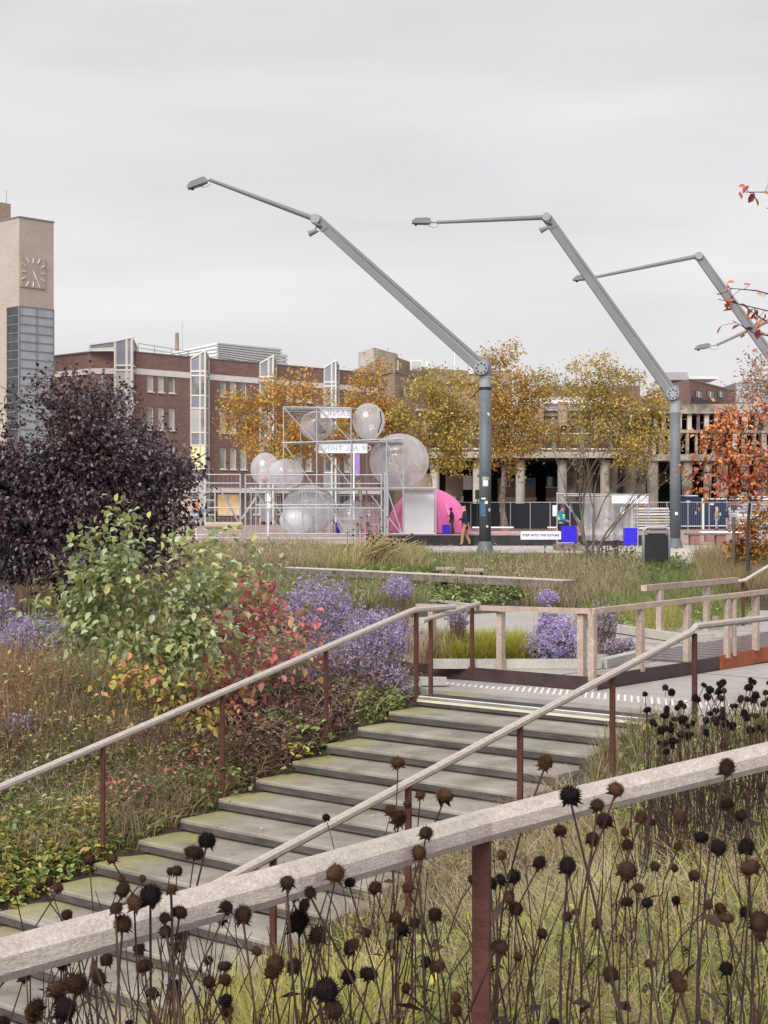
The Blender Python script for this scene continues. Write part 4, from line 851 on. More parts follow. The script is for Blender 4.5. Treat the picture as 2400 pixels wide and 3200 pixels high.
for a, b in (((886, 1272), (938, 1280)), ((990, 1268), (1042, 1272)), ((1097, 1275), (1146, 1284)), ((886, 1383), (938, 1385)), ((1260, 1371), (1198, 1380)), ((1362, 1525), (1290, 1527))): tub(a, b, YI, YB, name='transom')
for a, b in (((886, 1273), (985, 1382)), ((990, 1268), (1092, 1374)), ((886, 1385), (1088, 1668)), ((992, 1384), (1100, 1520)), ((1206, 1375), (1260, 1524)), ((1210, 1528), (1256, 1668)), ((1160, 1548), (1254, 1668)), ((797, 1530), (880, 1665)), ((832, 1530), (918, 1665)), ((952, 1530), (965, 1600))): tub(a, b, name='brace')
for a, b in (((1000, 1385), (1094, 1530)), ((1060, 1384), (1090, 1470))): tub(a, b, YB, name='brace')
for (p0_, p1_, py, y0, y1) in ((886, 1097, 1277, YI, YB), (886, 1262, 1381, YI, YB), (790, 1362, 1530, YI, YB)):
    n = 4
    for i in range(n):
        y = y0 + (y1 - y0) * (i + .5) / n; z = Z_(py, YI) - so.z
        MB().box((X_((p0_ + p1_) / 2, YI) - so.x, y - so.y, z), ((p1_ - p0_) / F * YI, .5, .03)).build('platform_board', M['greytimber'] if i % 2 else M['galv'], sc)
def banner(label, txt, px0, px1, py0, py1, Y, size, inkm, mirrored=True, dx=0.0, name='banner'):
    a, b = at(px0, py1, Y), at(px1, py0, Y); c = (a + b) / 2; t = empty(name, c, 0, label, 'banner')
    piece('cloth', M['banner'], t, (a.x - c.x, 0, a.z - c.z), (b.x - c.x, .012, b.z - c.z))
    cu = bpy.data.curves.new('lettering', 'FONT'); cu.body = txt; cu.size = size; cu.align_x = 'CENTER'; cu.align_y = 'CENTER'; cu.space_character = 1.12; cu.offset = .004
    tx = bpy.data.objects.new('lettering_curve', cu); tx.location = (dx, -.008, 0); tx.rotation_euler = (math.pi / 2, 0, math.pi if mirrored else 0)
    me = bpy.data.meshes.new_from_object(tx); me.materials.clear(); me.materials.append(inkm); q = link('lettering', me, None, t); q.location = tx.location; q.rotation_euler = tx.rotation_euler; bpy.data.objects.remove(tx)
    return t
banner('white banner on the top tier reading BANK seen in mirror writing', 'BANK', 1002, 1097, 1278, 1306, 64.10, .36, M['bannerink'], dx=.12)
banner('white banner on the middle tier reading OF ALL THINGS in mirror writing', 'OF ALL THINGS', 994, 1148, 1386, 1416, 64.10, .30, M['bannerink'])
banner('low white banner reading STEP INTO THE FUTURE beside the hi-vis worker', 'STEP INTO THE FUTURE', 1627, 1753, 1660, 1686, 60.5, .118, M['purpleink'], False)
# site fence
def fence_panel(label, px0, px1, pt, pb, Y, wires=.16, group='mesh fence panels by the scaffold'):
    a, b = at(px0, pb, Y), at(px1, pt, Y); o = Vector((a.x, a.y, a.z)); t = empty('mesh_fence', o, 0, label, 'fence', group); W, H = b.x - a.x, b.z - a.z
    for x in (0, W): MB().tube([(x, 0, -.02), (x, 0, H + .03)], .034, 6).build('post', M['galv'], t)
    for z in (H, H - .34, H * .5, .12): MB().tube([(0, 0, z), (W, 0, z)], .024, 6).build('rail', M['galv'], t)
    w = MB(); n = int(W / wires)
    for i in range(1, n): w.box((W * i / n, .02, H / 2), (.0055, .0055, H - .1))
    for j in range(1, int(H / .3)): w.box((W / 2, .02, j * .3), (W, .0055, .0055))
    w.build('wire_mesh', M['galv'], t); return t
fence_panel('mesh fence panel at the end of the scaffold nearest the dark shrub', 575, 751, 1483, 1690, 61.5)
fence_panel('mesh fence panel in front of the ground bubbles', 767, 1192, 1484, 1692, 61.0)
fence_panel('short mesh fence panel set at the pink dome side', 1203, 1212, 1482, 1700, 60.6)
fence_panel('low mesh fence panel across the shop front left of the scaffold', 528, 672, 1538, 1680, 66.0, .3)
for a, b in (((685, 1525), (745, 1630)), ((755, 1622), (800, 1555))): 
    o = MB().tube([at(*a, 63), at(*b, 63.4)], .04, 6).build('loose_strut', M['galv']); tag(o, 'diagonal steel strut propping the fence ' + ('towards the shop front' if a[0] == 685 else 'towards the scaffold'), 'strut', 'fence struts')
o = MB().tube([at(1030, 1690, 62.5), at(1028, 1560, 62.5)], .022, 6).build('fence_pole', M['galv']); tag(o, 'single thin steel pole planted in front of the big ground bubble', 'pole')
# flat slabs and boards stacked along the front of the site
M['slab'] = mat('slab', (0.40, 0.345, 0.295), .85, .2, 3, .3, col2=(0.24, 0.19, 0.16), scale2=2, fine=30)
r_ = random.Random(21); j = 0
for row in range(3):
    x = X_(498 + row * 8, 58.5)
    while x < X_(1195 - row * 50, 58.5):
        L_ = r_.uniform(.5, 1.7); y = 58.7 + r_.uniform(-.25, .35); z = .03 + row * .115 + r_.uniform(0, .03)
        o = MB().box((0, 0, 0), (L_, r_.uniform(.3, .55), r_.uniform(.07, .12)), Matrix.Rotation(r_.uniform(-.18, .18), 3, 'Z') @ Matrix.Rotation(r_.uniform(-.04, .04), 3, 'Y')).build('stone_slab', M['slab'], None, (x + L_ / 2, y, z + .03)); j += 1
        tag(o, 'rough pale slab in the low stack along the front of the site', 'slab', 'slabs stacked in front of the scaffold'); x += L_ + r_.uniform(-.05, .25)
ml = empty('rolled_mat', at(700, 1653, 60.2), 0, 'tan rolled matting lying on the slabs by the fence', 'mat'); 
MB().tube([(-.72, 0, .13), (.7, .05, .13)], .14, 14).build('roll', mat('matting', (0.42, 0.35, 0.26), .9, .15, 6), ml); MB().tube([(-.725, 0, .13), (-.73, 0, .13)], .10, 12).build('roll_end', M['greytimber'], ml); MB().box((-.85, .05, .05), (.5, .3, .05), Matrix.Rotation(.35, 3, 'Y')).build('loose_flap', M['slab'], ml)
pw = empty('warning_pole', at(613, 1680, 62.0), 0, 'red and white marker pole with an orange tassel by the shop window', 'pole')
for i in range(8): MB().tube([(0, 0, i * .14), (0, 0, i * .14 + .14)], .018, 6).build('stripe', mat('redpaint', (0.65, 0.13, 0.12), .5, .1, 3) if i in (3, 5, 7) else M['white'], pw)
MB().sphere((0, 0, 1.22), (.13, .1, .24), 10, 8).build('tassel', mat('orangecloth', (0.62, 0.20, 0.07), .8, .3, 8), pw); MB().sphere((.16, .02, .95), (.07, .06, .2), 8, 6).build('ribbon', M['clothdark'], pw)
def blue_box(label, px0, px1, py0, py1, Y):
    a, b = at(px0, py1, Y), at(px1, py0, Y); w, h = b.x - a.x, b.z - a.z; t = empty('blue_crate', ((a.x + b.x) / 2, Y, a.z), 0, label, 'crate', 'bright blue crates'); 
    piece('shell', M['blue'], t, (-w / 2, 0, 0), (w / 2, w * .8, h * .93)); piece('rim', M['blue'], t, (-w / 2 - .01, -.012, h * .93), (w / 2 + .01, w * .8 + .012, h))
    for i in (1, 2): piece('rib', M['blue'], t, (-w / 2 + .02, -.012, h * i / 3 - .015), (w / 2 - .02, -.001, h * i / 3 + .015))
    return t
blue_box('bright blue crate beside the hi-vis worker', 1758, 1803, 1644, 1695, 60.6); blue_box('bright blue crate behind the orange leaves next to the litter bin', 1952, 1992, 1650, 1702, 60.0); blue_box('bright blue crate on the stage behind the walking man', 1383, 1406, 1640, 1667, 66.62); blue_box('bright blue crate half hidden between the ground bubbles', 1048, 1067, 1632, 1667, 68.2)
oc = empty('orange_trestle', (X_(1805, 60.9), 61.3, 0.012), 0, 'orange board leaning beside the blue crate', 'board'); MB().box((0, 0, .45), (.08, .5, .9), Matrix.Rotation(.1, 3, 'Y')).build('board', mat('orangeboard', (0.50, 0.26, 0.10), .7, .15, 4), oc)

# second small scaffold booth with a clear curtain
s2 = empty('scaffold_booth', (X_(1880, 62), 62, 0.012), 0, 'small tube frame booth with clear curtain behind the bare tree', 'scaffold'); o2 = s2.location
def tub2(a, b, Y=62.0, Y2=None, r=.026, name='tube'): return MB().tube([at(*a, Y) - o2, at(*b, Y2 or Y) - o2], r, 6).build(name, M['galv'], s2)
for px, t in ((1741, 1538), (1993, 1545), (2026, 1541)): tub2((px, t), (px, 1714), name='standard')
for px, t in ((1762, 1545), (1975, 1548)): tub2((px, t), (px, 1705), 65, name='standard')
tub2((1738, 1543), (2030, 1546), name='ledger'); tub2((1760, 1549), (2010, 1549), 65, name='ledger'); tub2((1741, 1543), (1762, 1549), 62, 65, name='transom'); tub2((2026, 1546), (2010, 1549), 62, 65, name='transom'); tub2((1748, 1548), (1838, 1664), name='brace'); tub2((1905, 1640), (1945, 1690), name='brace'); tub2((1740, 1697), (1812, 1697), name='ledger'); tub2((1745, 1682), (1805, 1682), name='ledger')
cu_ = MB(); n = 40; vs = []
for i in range(n + 1):
    px = 1820 + (1992 - 1820) * i / n; y = 62.35 + .06 * math.sin(i * 1.3); 
    for py in (1552, 1690): v = at(px, py, 62.35) - o2; vs.append((v.x, y - 62, v.z))
cu_.add(vs, [(2 * i, 2 * i + 2, 2 * i + 3, 2 * i + 1) for i in range(n)]).build('curtain', M['film'], s2, smooth=True)
piece('notice', M['white'], s2, (X_(1939, 62.2) - o2.x, .18, Z_(1606, 62.2) - o2.z), (X_(1952, 62.2) - o2.x, .19, Z_(1583, 62.2) - o2.z)); piece('dark_screen', mat('screen', (0.05, 0.045, 0.075), .4, .2, 4), s2, (X_(1834, 63) - o2.x, 1, Z_(1636, 63) - o2.z), (X_(1852, 63) - o2.x, 1.06, Z_(1603, 63) - o2.z))
banner('white banner on the booth frame reading SUI in mirror writing', 'SUI', 1912, 2026, 1549, 1573, 61.9, .25, M['bannerink'], dx=.52)
# dark site fence under the arcade and metal barriers
fn = empty('site_fence', (X_(1640, 112), 112, 0.01), 0, 'dark screened site fence standing along the arcade', 'fence')
for i in range(9):
    x0_ = X_(1285 + i * 62, 112) - X_(1640, 112); x1_ = X_(1285 + (i + 1) * 62, 112) - X_(1640, 112); piece('screen', M['clothdark'], fn, (x0_ + .03, 0, .12), (x1_ - .03, .03, 1.92)); MB().tube([(x0_, -.03, 0), (x0_, -.03, 2.05)], .035, 6).build('post', M['galv'], fn); MB().tube([(x0_, -.03, 2.0), (x1_, -.03, 2.0)], .03, 6).build('rail', M['galv'], fn)
fn2 = empty('site_fence', (X_(2110, 110), 110, 0.01), 0, 'open mesh site fence in front of the gutted building', 'fence')
for i in range(6):
    x0_ = X_(2018 + i * 66, 110) - X_(2110, 110); x1_ = X_(2018 + (i + 1) * 66, 110) - X_(2110, 110); MB().tube([(x0_, 0, 0), (x0_, 0, 2.05)], .035, 6).build('post', M['galv'], fn2); MB().tube([(x0_, 0, 2.0), (x1_, 0, 2.0)], .03, 6).build('rail', M['galv'], fn2)
    w = MB(); [w.box((x0_ + (x1_ - x0_) * q / 10, .03, 1), (.008, .008, 1.95)) for q in range(1, 10)]; w.build('wire_mesh', M['galv'], fn2)
pn = tag(MB().span((X_(1727, 108), 108, Z_(1613, 108)), (X_(1741, 108), 108.03, Z_(1579, 108))).build('notice_board', M['white']), 'white notice sheet on the dark site fence behind the worker', 'notice')
for px, py, m_, lab in ((1433, 1548, 'black', 'small black loudspeaker on a stand behind the walking man'), (1492, 1545, 'black', 'small black loudspeaker beside the nearest lamp column')):
    p = at(px, py, 100); t = empty('loudspeaker', (p.x, p.y, 0.01), 0, lab, 'loudspeaker', 'loudspeakers by the arcade'); z = p.z; MB().tube([(0, 0, 0), (0, 0, z - .3)], .03, 6).build('stand', M['black'], t); MB().prism([(-.16, -.15), (.16, -.15), (.1, .15), (-.1, .15)], z - .32, z + .28).build('cabinet', M['black'], t)

# ------------------------------------------------------------------ plaza furniture
M['granite'] = mat('granite', (0.30, 0.155, 0.145), .6, .15, 4, 0, fine=30)
def bench(label, px, py, Y, W, rz=0.0, slabm='white', group='granite benches on the square'):
    p = at(px, py, Y); t = empty('granite_bench', (p.x, p.y, .012), rz, label, 'bench', group); 
    MB().box((0, 0, .46), (W, .5, .08)).build('seat', M[slabm], t)
    for sx in (-.3, .3): MB().box((sx * W, 0, .21), (.4, .42, .41)).build('leg', M['granite'], t)
bench('granite bench with dark seat behind the litter bin lamp', 2210, 1690, 68, 1.9, .05, 'greytimber'); bench('granite bench half hidden by the orange shrub at the picture edge', 2260, 1680, 74, 2.2, 0, 'white')
bench('granite bench between the nearest lamp and the low banner', 1572, 1690, 72, 1.5, 0, 'white'); bench('granite bench with pale seat beyond the low banner', 1540, 1672, 92, 2.4, 0, 'white'); bench('granite bench with pale seat behind the hi-vis worker', 1770, 1672, 92, 2.2, 0, 'white')
wb = tag(MB().span((X_(1885, 52), 52, 0.01), (X_(2190, 52), 52.4, .26)).build('low_step', M['paleconc']), 'low pale concrete step in front of the second lamp', 'step')
tag(MB().span((X_(1905, 49.5), 49.5, 0.01), (X_(2240, 49.5), 49.9, .10)).build('low_step', M['kerb']), 'lower pale concrete step nearest the litter bin', 'step')
tag(MB().span((X_(1735, 59), 58.6, 0.012), (X_(1815, 59), 59.8, .24)).build('timber_block', M['greytimber']), 'dark timber block under the booth frame', 'block')
# litter bin in its steel hoop
bi = empty('litter_bin', (X_(2050, 42.5), 42.5, -.02), math.radians(-4), 'black litter bin slung in a bent steel frame beside the grass', 'litter bin')
h, w = 1.10, .335
for y in (-.16, .16):
    pts = [(-w, y, 0), (-w, y, h - .12)] + [(-w + .12 - .12 * math.cos(a), y, h - .12 + .12 * math.sin(a)) for a in (.5, 1.05, 1.57)] + [(w - .12 + .12 * math.sin(a), y, h - .12 + .12 * math.cos(a)) for a in (.0, .5, 1.05)] + [(w, y, h - .12), (w, y, 0)]
    MB().tube(pts, .03, 8).build('frame', M['galv'], bi, smooth=True)
MB().box((0, 0, .53), (.56, .30, .74)).build('body', M['black'], bi); MB().box((0, 0, .965), (.58, .33, .05)).build('lid', M['steel'], bi); MB().box((0, -.152, .93), (.5, .01, .05)).build('slot', M['void'], bi)
MB().box((0, 0, h - .05), (.5, .3, .02)).build('hood', M['black'], bi)
# navy cabins, white sacks, stacked sheets at the far right
def cabin(label, px0, px1, py0, Y, rounded):
    W = (px1 - px0) / F * Y; H = Z_(py0, Y); t = empty('navy_cabin', (X_((px0 + px1) / 2, Y), Y, .01), 0, label, 'cabin', 'navy site cabins'); nav = M['navy']
    c_ = .25 if rounded else .03; MB().add([(x, y, z) for y in (0, 2.2) for x, z in ((-W / 2, .2), (W / 2, .2), (W / 2, H - c_), (W / 2 - c_, H), (-W / 2 + c_, H), (-W / 2, H - c_))], [(0, 1, 2, 3, 4, 5), (11, 10, 9, 8, 7, 6)] + [(i, 6 + i, 6 + (i + 1) % 6, (i + 1) % 6) for i in range(6)]).build('shell', nav, t)
    piece('roof_edge', M['white'], t, (-W / 2 + c_, -.03, H - .03), (W / 2 - c_, 2.2, H + .06)); piece('plinth', M['black'], t, (-W / 2, .1, 0), (W / 2, 2.1, .19)); piece('sill', M['white'], t, (-W / 2, -.04, .2), (W / 2, -.002, .28))
    piece('badge', M['white'], t, (-W * .25, -.02, H * .8), (-W * .05, -.004, H * .8 + .14)); piece('handle', M['white'], t, (W * .2, -.02, H * .45), (W * .25, -.004, H * .45 + .22)); piece('door_joint', M['black'], t, (-.01, -.012, .3), (.01, -.003, H - .3))
M['navy'] = mat('navy', (0.014, 0.03, 0.085), .4, .15, 1)
cabin('navy site cabin with a rounded top beside the second lamp column', 2128, 2192, 1550, 118, True); cabin('navy site cabin with white posts behind the two women', 2199, 2270, 1560, 120, False)
o = tag(MB().span((X_(2192, 117.8), 117.6, 0.01), (X_(2199, 117.8), 117.75, Z_(1556, 118))).build('white_post', M['white']), 'white post standing between the two navy cabins', 'post')
for px, s_, lab in ((2268, .8, 'white bulk bag behind the woman in black'), (2304, .9, 'white bulk bag nearest the thin tree trunk'), (2134, .6, 'stack of white crates beside the second lamp column')):
    b = MB(); p = at(px, 1648, 122); b.sphere((0, 0, .75), (.55 * s_, .5, .9), 8, 8, lambda th, ph: 1 + .12 * math.cos(4 * th)); o = b.build('bulk_bag' if s_ > .7 else 'crate_stack', M['white'], None, (p.x, 121, 0.0)); tag(o, lab, 'bag' if s_ > .7 else 'crates')
st_ = empty('sheet_stack', (X_(2350, 116), 116, .01), 0, 'stack of grey metal sheets and pipes on racks at the picture edge', 'stack')
r_ = random.Random(8)
for i in range(12): piece('sheet', r_.choice([M['louvre'], M['galv'], M['roofgrey'], M['paleconc']]) if i != 6 else mat('bluesheet', (0.16, 0.27, 0.42), .5, .1, 3), st_, (X_(2306, 116) - X_(2350, 116) + r_.uniform(-.2, .2), r_.uniform(0, .3), .2 + i * .2), (X_(2460, 116) - X_(2350, 116), 3, .2 + i * .2 + r_.uniform(.08, .15)))
st2 = empty('board_stack', (X_(2050, 112), 112.5, .01), 0, 'stack of pale scaffold boards behind the litter bin', 'stack')
for i in range(8): piece('board', r_.choice([M['paleconc'], M['louvre'], M['paletimber']]), st2, (-1.25 + r_.uniform(-.15, .15), 0, .1 + i * .2), (1.3 + r_.uniform(-.3, .1), 2, .1 + i * .2 + .12))
piece('cover', M['granite'], st2, (-1.2, .3, 1.72), (-.2, 1.6, 2.0))
# street furniture in front of the shops
for px, Y, lab in ((1100, 96, 'pale street bollard light behind the fence near the purple pennant'),):
    p = at(px, 1660, Y)
pnn = empty('pennant_pole', (X_(1106, 92), 92, 0.01), 0, 'tall pale pole with a purple and white pennant seen through the scaffold', 'flag'); MB().tube([(0, 0, 0), (0, 0, Z_(1405, 92))], .05, 8).build('pole', M['white'], pnn); MB().span((.06, -.02, Z_(1488, 92)), (.34, .0, Z_(1420, 92))).build('pennant', mat('purplecloth', (0.30, 0.19, 0.50), .7, .15, 2), pnn)
tl = empty('traffic_sign', (X_(838, 90), 90, 0.01), 0, 'white road sign on a pole behind the left bubbles', 'sign'); MB().tube([(0, 0, 0), (0, 0, Z_(1540, 90))], .05, 8).build('pole', M['louvre'], tl); MB().box((0, -.06, Z_(1556, 90)), (.32, .03, .42)).build('plate', M['white'], tl); MB().box((0, -.06, Z_(1580, 90)), (.3, .03, .22)).build('plate', M['white'], tl)
# ------------------------------------------------------------------ trees and big shrubs
M['leaf'] = leaf_mat('leaf', .5, .3)
M['leafgloss'] = leaf_mat('leafgloss', .38, .12, .5)
M['bark'] = mat('bark', (0.15, 0.12, 0.095), .9, .25, 6, .3)
M['planebark'] = mat('planebark', (0.30, 0.25, 0.20), .9, .15, 2, .2, col2=(0.13, 0.105, 0.085), amt2=.9, scale2=3, th=(.46, .54))
M['darkbark'] = mat('darkbark', (0.055, 0.042, 0.04), .9, .25, 6)
M['redbark'] = mat('redbark', (0.16, 0.045, 0.04), .7, .25, 8)
def curve_pts(a, b, sag, n=5, rnd=random):
    a, b = Vector(a), Vector(b); L = (b - a).length; off = Vector((rnd.uniform(-1, 1), rnd.uniform(-1, 1), sag)) * L * .16
    return [a + (b - a) * t + off * (4 * t * (1 - t)) * .8 + Vector((rnd.uniform(-1, 1), rnd.uniform(-1, 1), rnd.uniform(-1, 1))) * L * .025 * (0 < t < 1) for t in [i / n for i in range(n + 1)]]
def in_ell(n, e):
    c, r = np.array(e[0], float), np.array(e[1], float); d = rand_unit(n) * (rng.uniform(0, 1, (n, 1)) ** (1 / 2.4)); return c + d * r
def clump_tree(name, label, cat, base, trunk_h, r0, ells, nclump, nleaf, leaf, palette, wts=None, spread=.34, bark=None, lm=None, group=None, lean=(0, 0), oval=False, updown=0.0, seed=1, stems=1, twigs=True, jit=.2, flat=.8, level=1.0):
    """trunk, limbs to every leaf clump, and leaves spread through the clumps"""
    rnd = random.Random(seed); t = empty(name, base, 0, label, cat, group); bk_ = bark or M['bark']
    tops = []; tr = MB()
    for s in range(stems):
        an = rnd.uniform(0, 6.28); off = Vector((math.cos(an), math.sin(an), 0)) * (0 if stems == 1 else r0 * 2.2)
        tp = Vector((lean[0], lean[1], trunk_h)) + off * 3; pts = curve_pts(off * .6, tp, 0, 6, rnd); k = len(pts) - 1; pts = [p * .3 + (off * .6 + (tp - off * .6) * (i / k)) * .7 for i, p in enumerate(pts)]
        tr.tube(pts, [r0 * (1.25 if i == 0 else 1) * (1 - .45 * i / k) for i in range(k + 1)], 9); tops.append(tp)
    wt = np.array([e[1][0] * e[1][1] * e[1][2] for e in ells]); wt = wt / wt.sum(); C = []
    for i in range(nclump): C.append(in_ell(1, ells[rng.choice(len(ells), p=wt)])[0])
    C = np.array(C); br = MB(); nodes = [(tp, r0 * .55) for tp in tops]
    order = np.argsort(np.linalg.norm(C - np.array(tops[0]), axis=1))
    for i in order:
        c = Vector(C[i]); best = min(nodes, key=lambda q: (q[0] - c).length + max(0, (q[0].z - c.z)) * 1.5 + (0 if q[1] > r0 * .1 else .4))
        rb = max(best[1] * .62, .012 if twigs else .0035); pts = curve_pts(best[0], c, .35, 4, rnd); br.tube(pts, [rb * (1 - .75 * j / 4) for j in range(5)], 5, caps=False)
        nodes.append((pts[2], rb * .7)); nodes.append((c, rb * .35))
        if twigs:
            for q in range(3): p2 = c + Vector((rnd.gauss(0, 1), rnd.gauss(0, 1), rnd.gauss(.2, 1))) * spread * 1.1; br.tube([pts[3], (pts[3] + p2) / 2 + Vector((0, 0, .03)), p2], [.011, .008, .004], 4, caps=False)
    tr.build('trunk', bk_, t); br.build('limbs', bk_, t)
    n = nclump * nleaf; P = np.repeat(C, nleaf, 0) + rng.normal(size=(n, 3)) * spread * np.array([1, 1, flat])
    cc = np.array([e[0] for e in ells]).mean(0); D = unit(P - cc) * .6 + rand_unit(n); D[:, 2] += updown; D[:, 2] *= level; Nn = rand_unit(n) * .7 * level + np.array([0, 0, 1.0])
    ctint = np.repeat(rng.uniform(.82, 1.2, (nclump, 1)), nleaf, 0)
    kcl = np.repeat(rng.choice(len(palette), nclump, p=None if wts is None else np.array(wts) / sum(wts)), nleaf)
    col = np.where(rng.uniform(size=(n, 1)) < .55, np.array(palette)[kcl], pal(palette, n, 0, wts)) * ctint * rng.uniform(1 - jit, 1 + jit, (n, 1))
    L_ = leaf * rng.uniform(.6, 1.2, n); Mass().add(leaves(P, D, Nn, L_, L_ * rng.uniform(.6, .8, n), np.clip(col, .003, 1), .18, oval)).build('crown', lm or M['leaf'], t)
    return t
def E_(px, py, rx, ry, Y, base, dep=None):
    c = at(px, py, Y) - base; k = Y / F; return ((c.x, c.y, c.z), (rx * k, (dep or rx) * k, ry * k))
GOLD = [(0.62, 0.36, 0.07), (0.56, 0.30, 0.055), (0.50, 0.36, 0.08), (0.38, 0.30, 0.07), (0.60, 0.28, 0.08), (0.68, 0.45, 0.13)]
OLIVE = [(0.44, 0.36, 0.09), (0.38, 0.33, 0.09), (0.50, 0.37, 0.09), (0.54, 0.36, 0.085), (0.27, 0.24, 0.07), (0.60, 0.46, 0.15)]
ORNG = [(0.55, 0.25, 0.09), (0.50, 0.28, 0.085), (0.42, 0.19, 0.09), (0.56, 0.34, 0.11), (0.38, 0.27, 0.085)]
def plane_tree(label, px, Y, r0, th, ells, ncl, nlf, palette, seed, leaf=.23, spread=.42):
    b = Vector((X_(px, Y), Y, 0)); return clump_tree('plane_tree', label, 'tree', b, th, r0, [E_(*e[:4], Y, b, e[4] if len(e) > 4 else None) for e in ells], ncl, nlf, leaf, palette, spread=spread, bark=M['planebark'], group='autumn trees along the arcade', seed=seed)
plane_tree('golden autumn tree behind the scaffold, against the brick office', 905, 104, .22, 3.4, [(740, 1260, 52, 45), (760, 1335, 60, 55), (875, 1250, 75, 75), (960, 1215, 45, 55), (930, 1360, 100, 80), (860, 1420, 90, 50)], 110, 64, GOLD, 1)
plane_tree('orange brown autumn tree rising behind the upper banner', 1120, 108, .22, 3.6, [(1140, 1190, 60, 62), (1190, 1130, 40, 45), (1110, 1280, 110, 80), (1200, 1310, 85, 80), (1060, 1390, 70, 60)], 110, 64, [ORNG[0], ORNG[1], GOLD[0], GOLD[2], OLIVE[0], ORNG[3]], 2)
plane_tree('olive yellow autumn tree in front of the beige block', 1345, 106, .23, 3.8, [(1370, 1230, 95, 75), (1300, 1300, 80, 70), (1400, 1340, 110, 90), (1270, 1400, 60, 55), (1400, 1430, 80, 45)], 120, 74, OLIVE, 3)
plane_tree('autumn tree with mottled trunk standing just behind the nearest lamp', 1576, 112, .27, 4.6, [(1545, 1150, 55, 60), (1600, 1110, 60, 50), (1650, 1180, 70, 50), (1570, 1260, 115, 85), (1620, 1340, 110, 85), (1540, 1400, 85, 60), (1700, 1240, 50, 60), (1610, 1465, 40, 35)], 145, 68, OLIVE[:4] + [ORNG[0], ORNG[3]], 4)
plane_tree('broad olive autumn tree behind the bare multi stemmed tree', 1895, 112, .26, 4.2, [(1850, 1150, 60, 50), (1800, 1230, 90, 65), (1960, 1230, 110, 75), (1880, 1320, 130, 85), (2050, 1300, 80, 80), (2000, 1390, 110, 70), (2090, 1380, 45, 70), (1780, 1370, 70, 50)], 170, 72, OLIVE, 5)
# sparse small leaved tree at the right edge
b = Vector((X_(2420, 60), 60, 0)); clump_tree('sparse_tree', 'sparsely leaved pinkish autumn tree against the sky at the right edge', 'tree', b, 3.0, .12, [E_(2370, 1150, 60, 70, 60, b), E_(2400, 1230, 110, 60, 60, b), E_(2330, 1220, 40, 40, 60, b), E_(2420, 1330, 80, 60, 60, b)], 48, 20, .15, [(0.45, 0.20, 0.15), (0.50, 0.30, 0.16), (0.36, 0.17, 0.13), (0.46, 0.36, 0.18)], spread=.30, seed=6)
# orange maple like tree in the garden, right
RED = [(0.72, 0.22, 0.09), (0.74, 0.29, 0.09), (0.66, 0.19, 0.11), (0.74, 0.38, 0.12), (0.60, 0.23, 0.12)]
b = Vector((X_(2345, 36), 36, -.25)); clump_tree('orange_tree', 'young tree with bright orange red leaves at the right edge', 'tree', b, 2.1, .055, [E_(2290, 1330, 85, 60, 36, b), E_(2380, 1290, 60, 60, 36, b), E_(2250, 1400, 75, 60, 36, b), E_(2350, 1440, 90, 70, 36, b), E_(2260, 1500, 85, 50, 36, b), E_(2380, 1530, 60, 50, 36, b), E_(2150, 1480, 25, 20, 36, b)], 85, 17, .12, RED, spread=.17, bark=M['darkbark'], seed=7, oval=True, updown=-.3)
b = Vector((X_(2293, 40), 40, -.2)); clump_tree('orange_shrub', 'low shrub with orange leaves and a thin stake below the orange tree', 'shrub', b, 1.0, .05, [E_(2350, 1650, 55, 40, 40, b), E_(2390, 1600, 40, 40, 40, b), E_(2340, 1720, 70, 40, 40, b), E_(2385, 1730, 45, 50, 40, b)], 34, 26, .12, [(0.56, 0.22, 0.05), (0.50, 0.27, 0.06), (0.40, 0.12, 0.06), (0.34, 0.24, 0.06)], spread=.13, bark=M['darkbark'], seed=8, oval=True)
o = tag(MB().tube([(0, 0, 0), (0, 0, 1.75)], .042, 8).build('tree_stake', M['bark'], None, (X_(2293, 39.5), 39.5, gz1(X_(2293, 39.5), 39.5) - .1)), 'upright brown tree stake below the orange tree', 'stake')
# leafy twigs of a near tree whose trunk stands outside the picture
b = Vector((5.4, 14.2, -.45)); nt_ = empty('near_tree', b, 0, 'near orange leaved tree reaching twigs in from the right edge', 'tree')
trk = MB(); trk.tube(curve_pts((0, 0, 0), (-.2, .1, 5.6), 0, 7, random.Random(2)), [.11, .1, .09, .08, .07, .06, .045, .03], 10); trk.build('trunk', M['bark'], nt_)
lim = MB(); rnd = random.Random(5); Pn, Dn = [], []
for (tip, sidez, nl) in (((2322, 600), 4.6, 7), ((2395, 650), 4.4, 5), ((2245, 935), 3.3, 11), ((2275, 900), 3.5, 8), ((2290, 1002), 3.1, 7), ((2330, 960), 3.3, 7)):
    e = at(*tip, 13.6) - b; st_p = Vector((-.1 + .0, .05, sidez - .1)); pts = curve_pts(st_p, e, .2, 6, rnd); lim.tube(pts, [.022, .017, .013, .010, .008, .006, .003], 5)
    for i in range(nl * 2):
        u = rnd.uniform(.62, 1.0); j = min(5, int(u * 6)); p = pts[j] + (pts[j + 1] - pts[j]) * (u * 6 - j); q = p + Vector((rnd.gauss(0, .05), rnd.gauss(0, .05), rnd.gauss(-.01, .05))); lim.tube([p, q], [.003, .002], 3); Pn.append(q); Dn.append((rnd.gauss(-.3, .6), rnd.gauss(0, .6), rnd.gauss(-.25, .5)))
lim.build('limbs', M['darkbark'], nt_); n = len(Pn); L_ = rng.uniform(.065, .11, n)
Mass().add(leaves(np.array(Pn), np.array(Dn), rand_unit(n) * .6 + np.array([0, -.4, .7]), L_, L_ * .62, pal(RED + [(0.30, 0.05, 0.06), (0.36, 0.07, 0.06)], n), .16, True)).build('crown', M['leaf'], nt_)
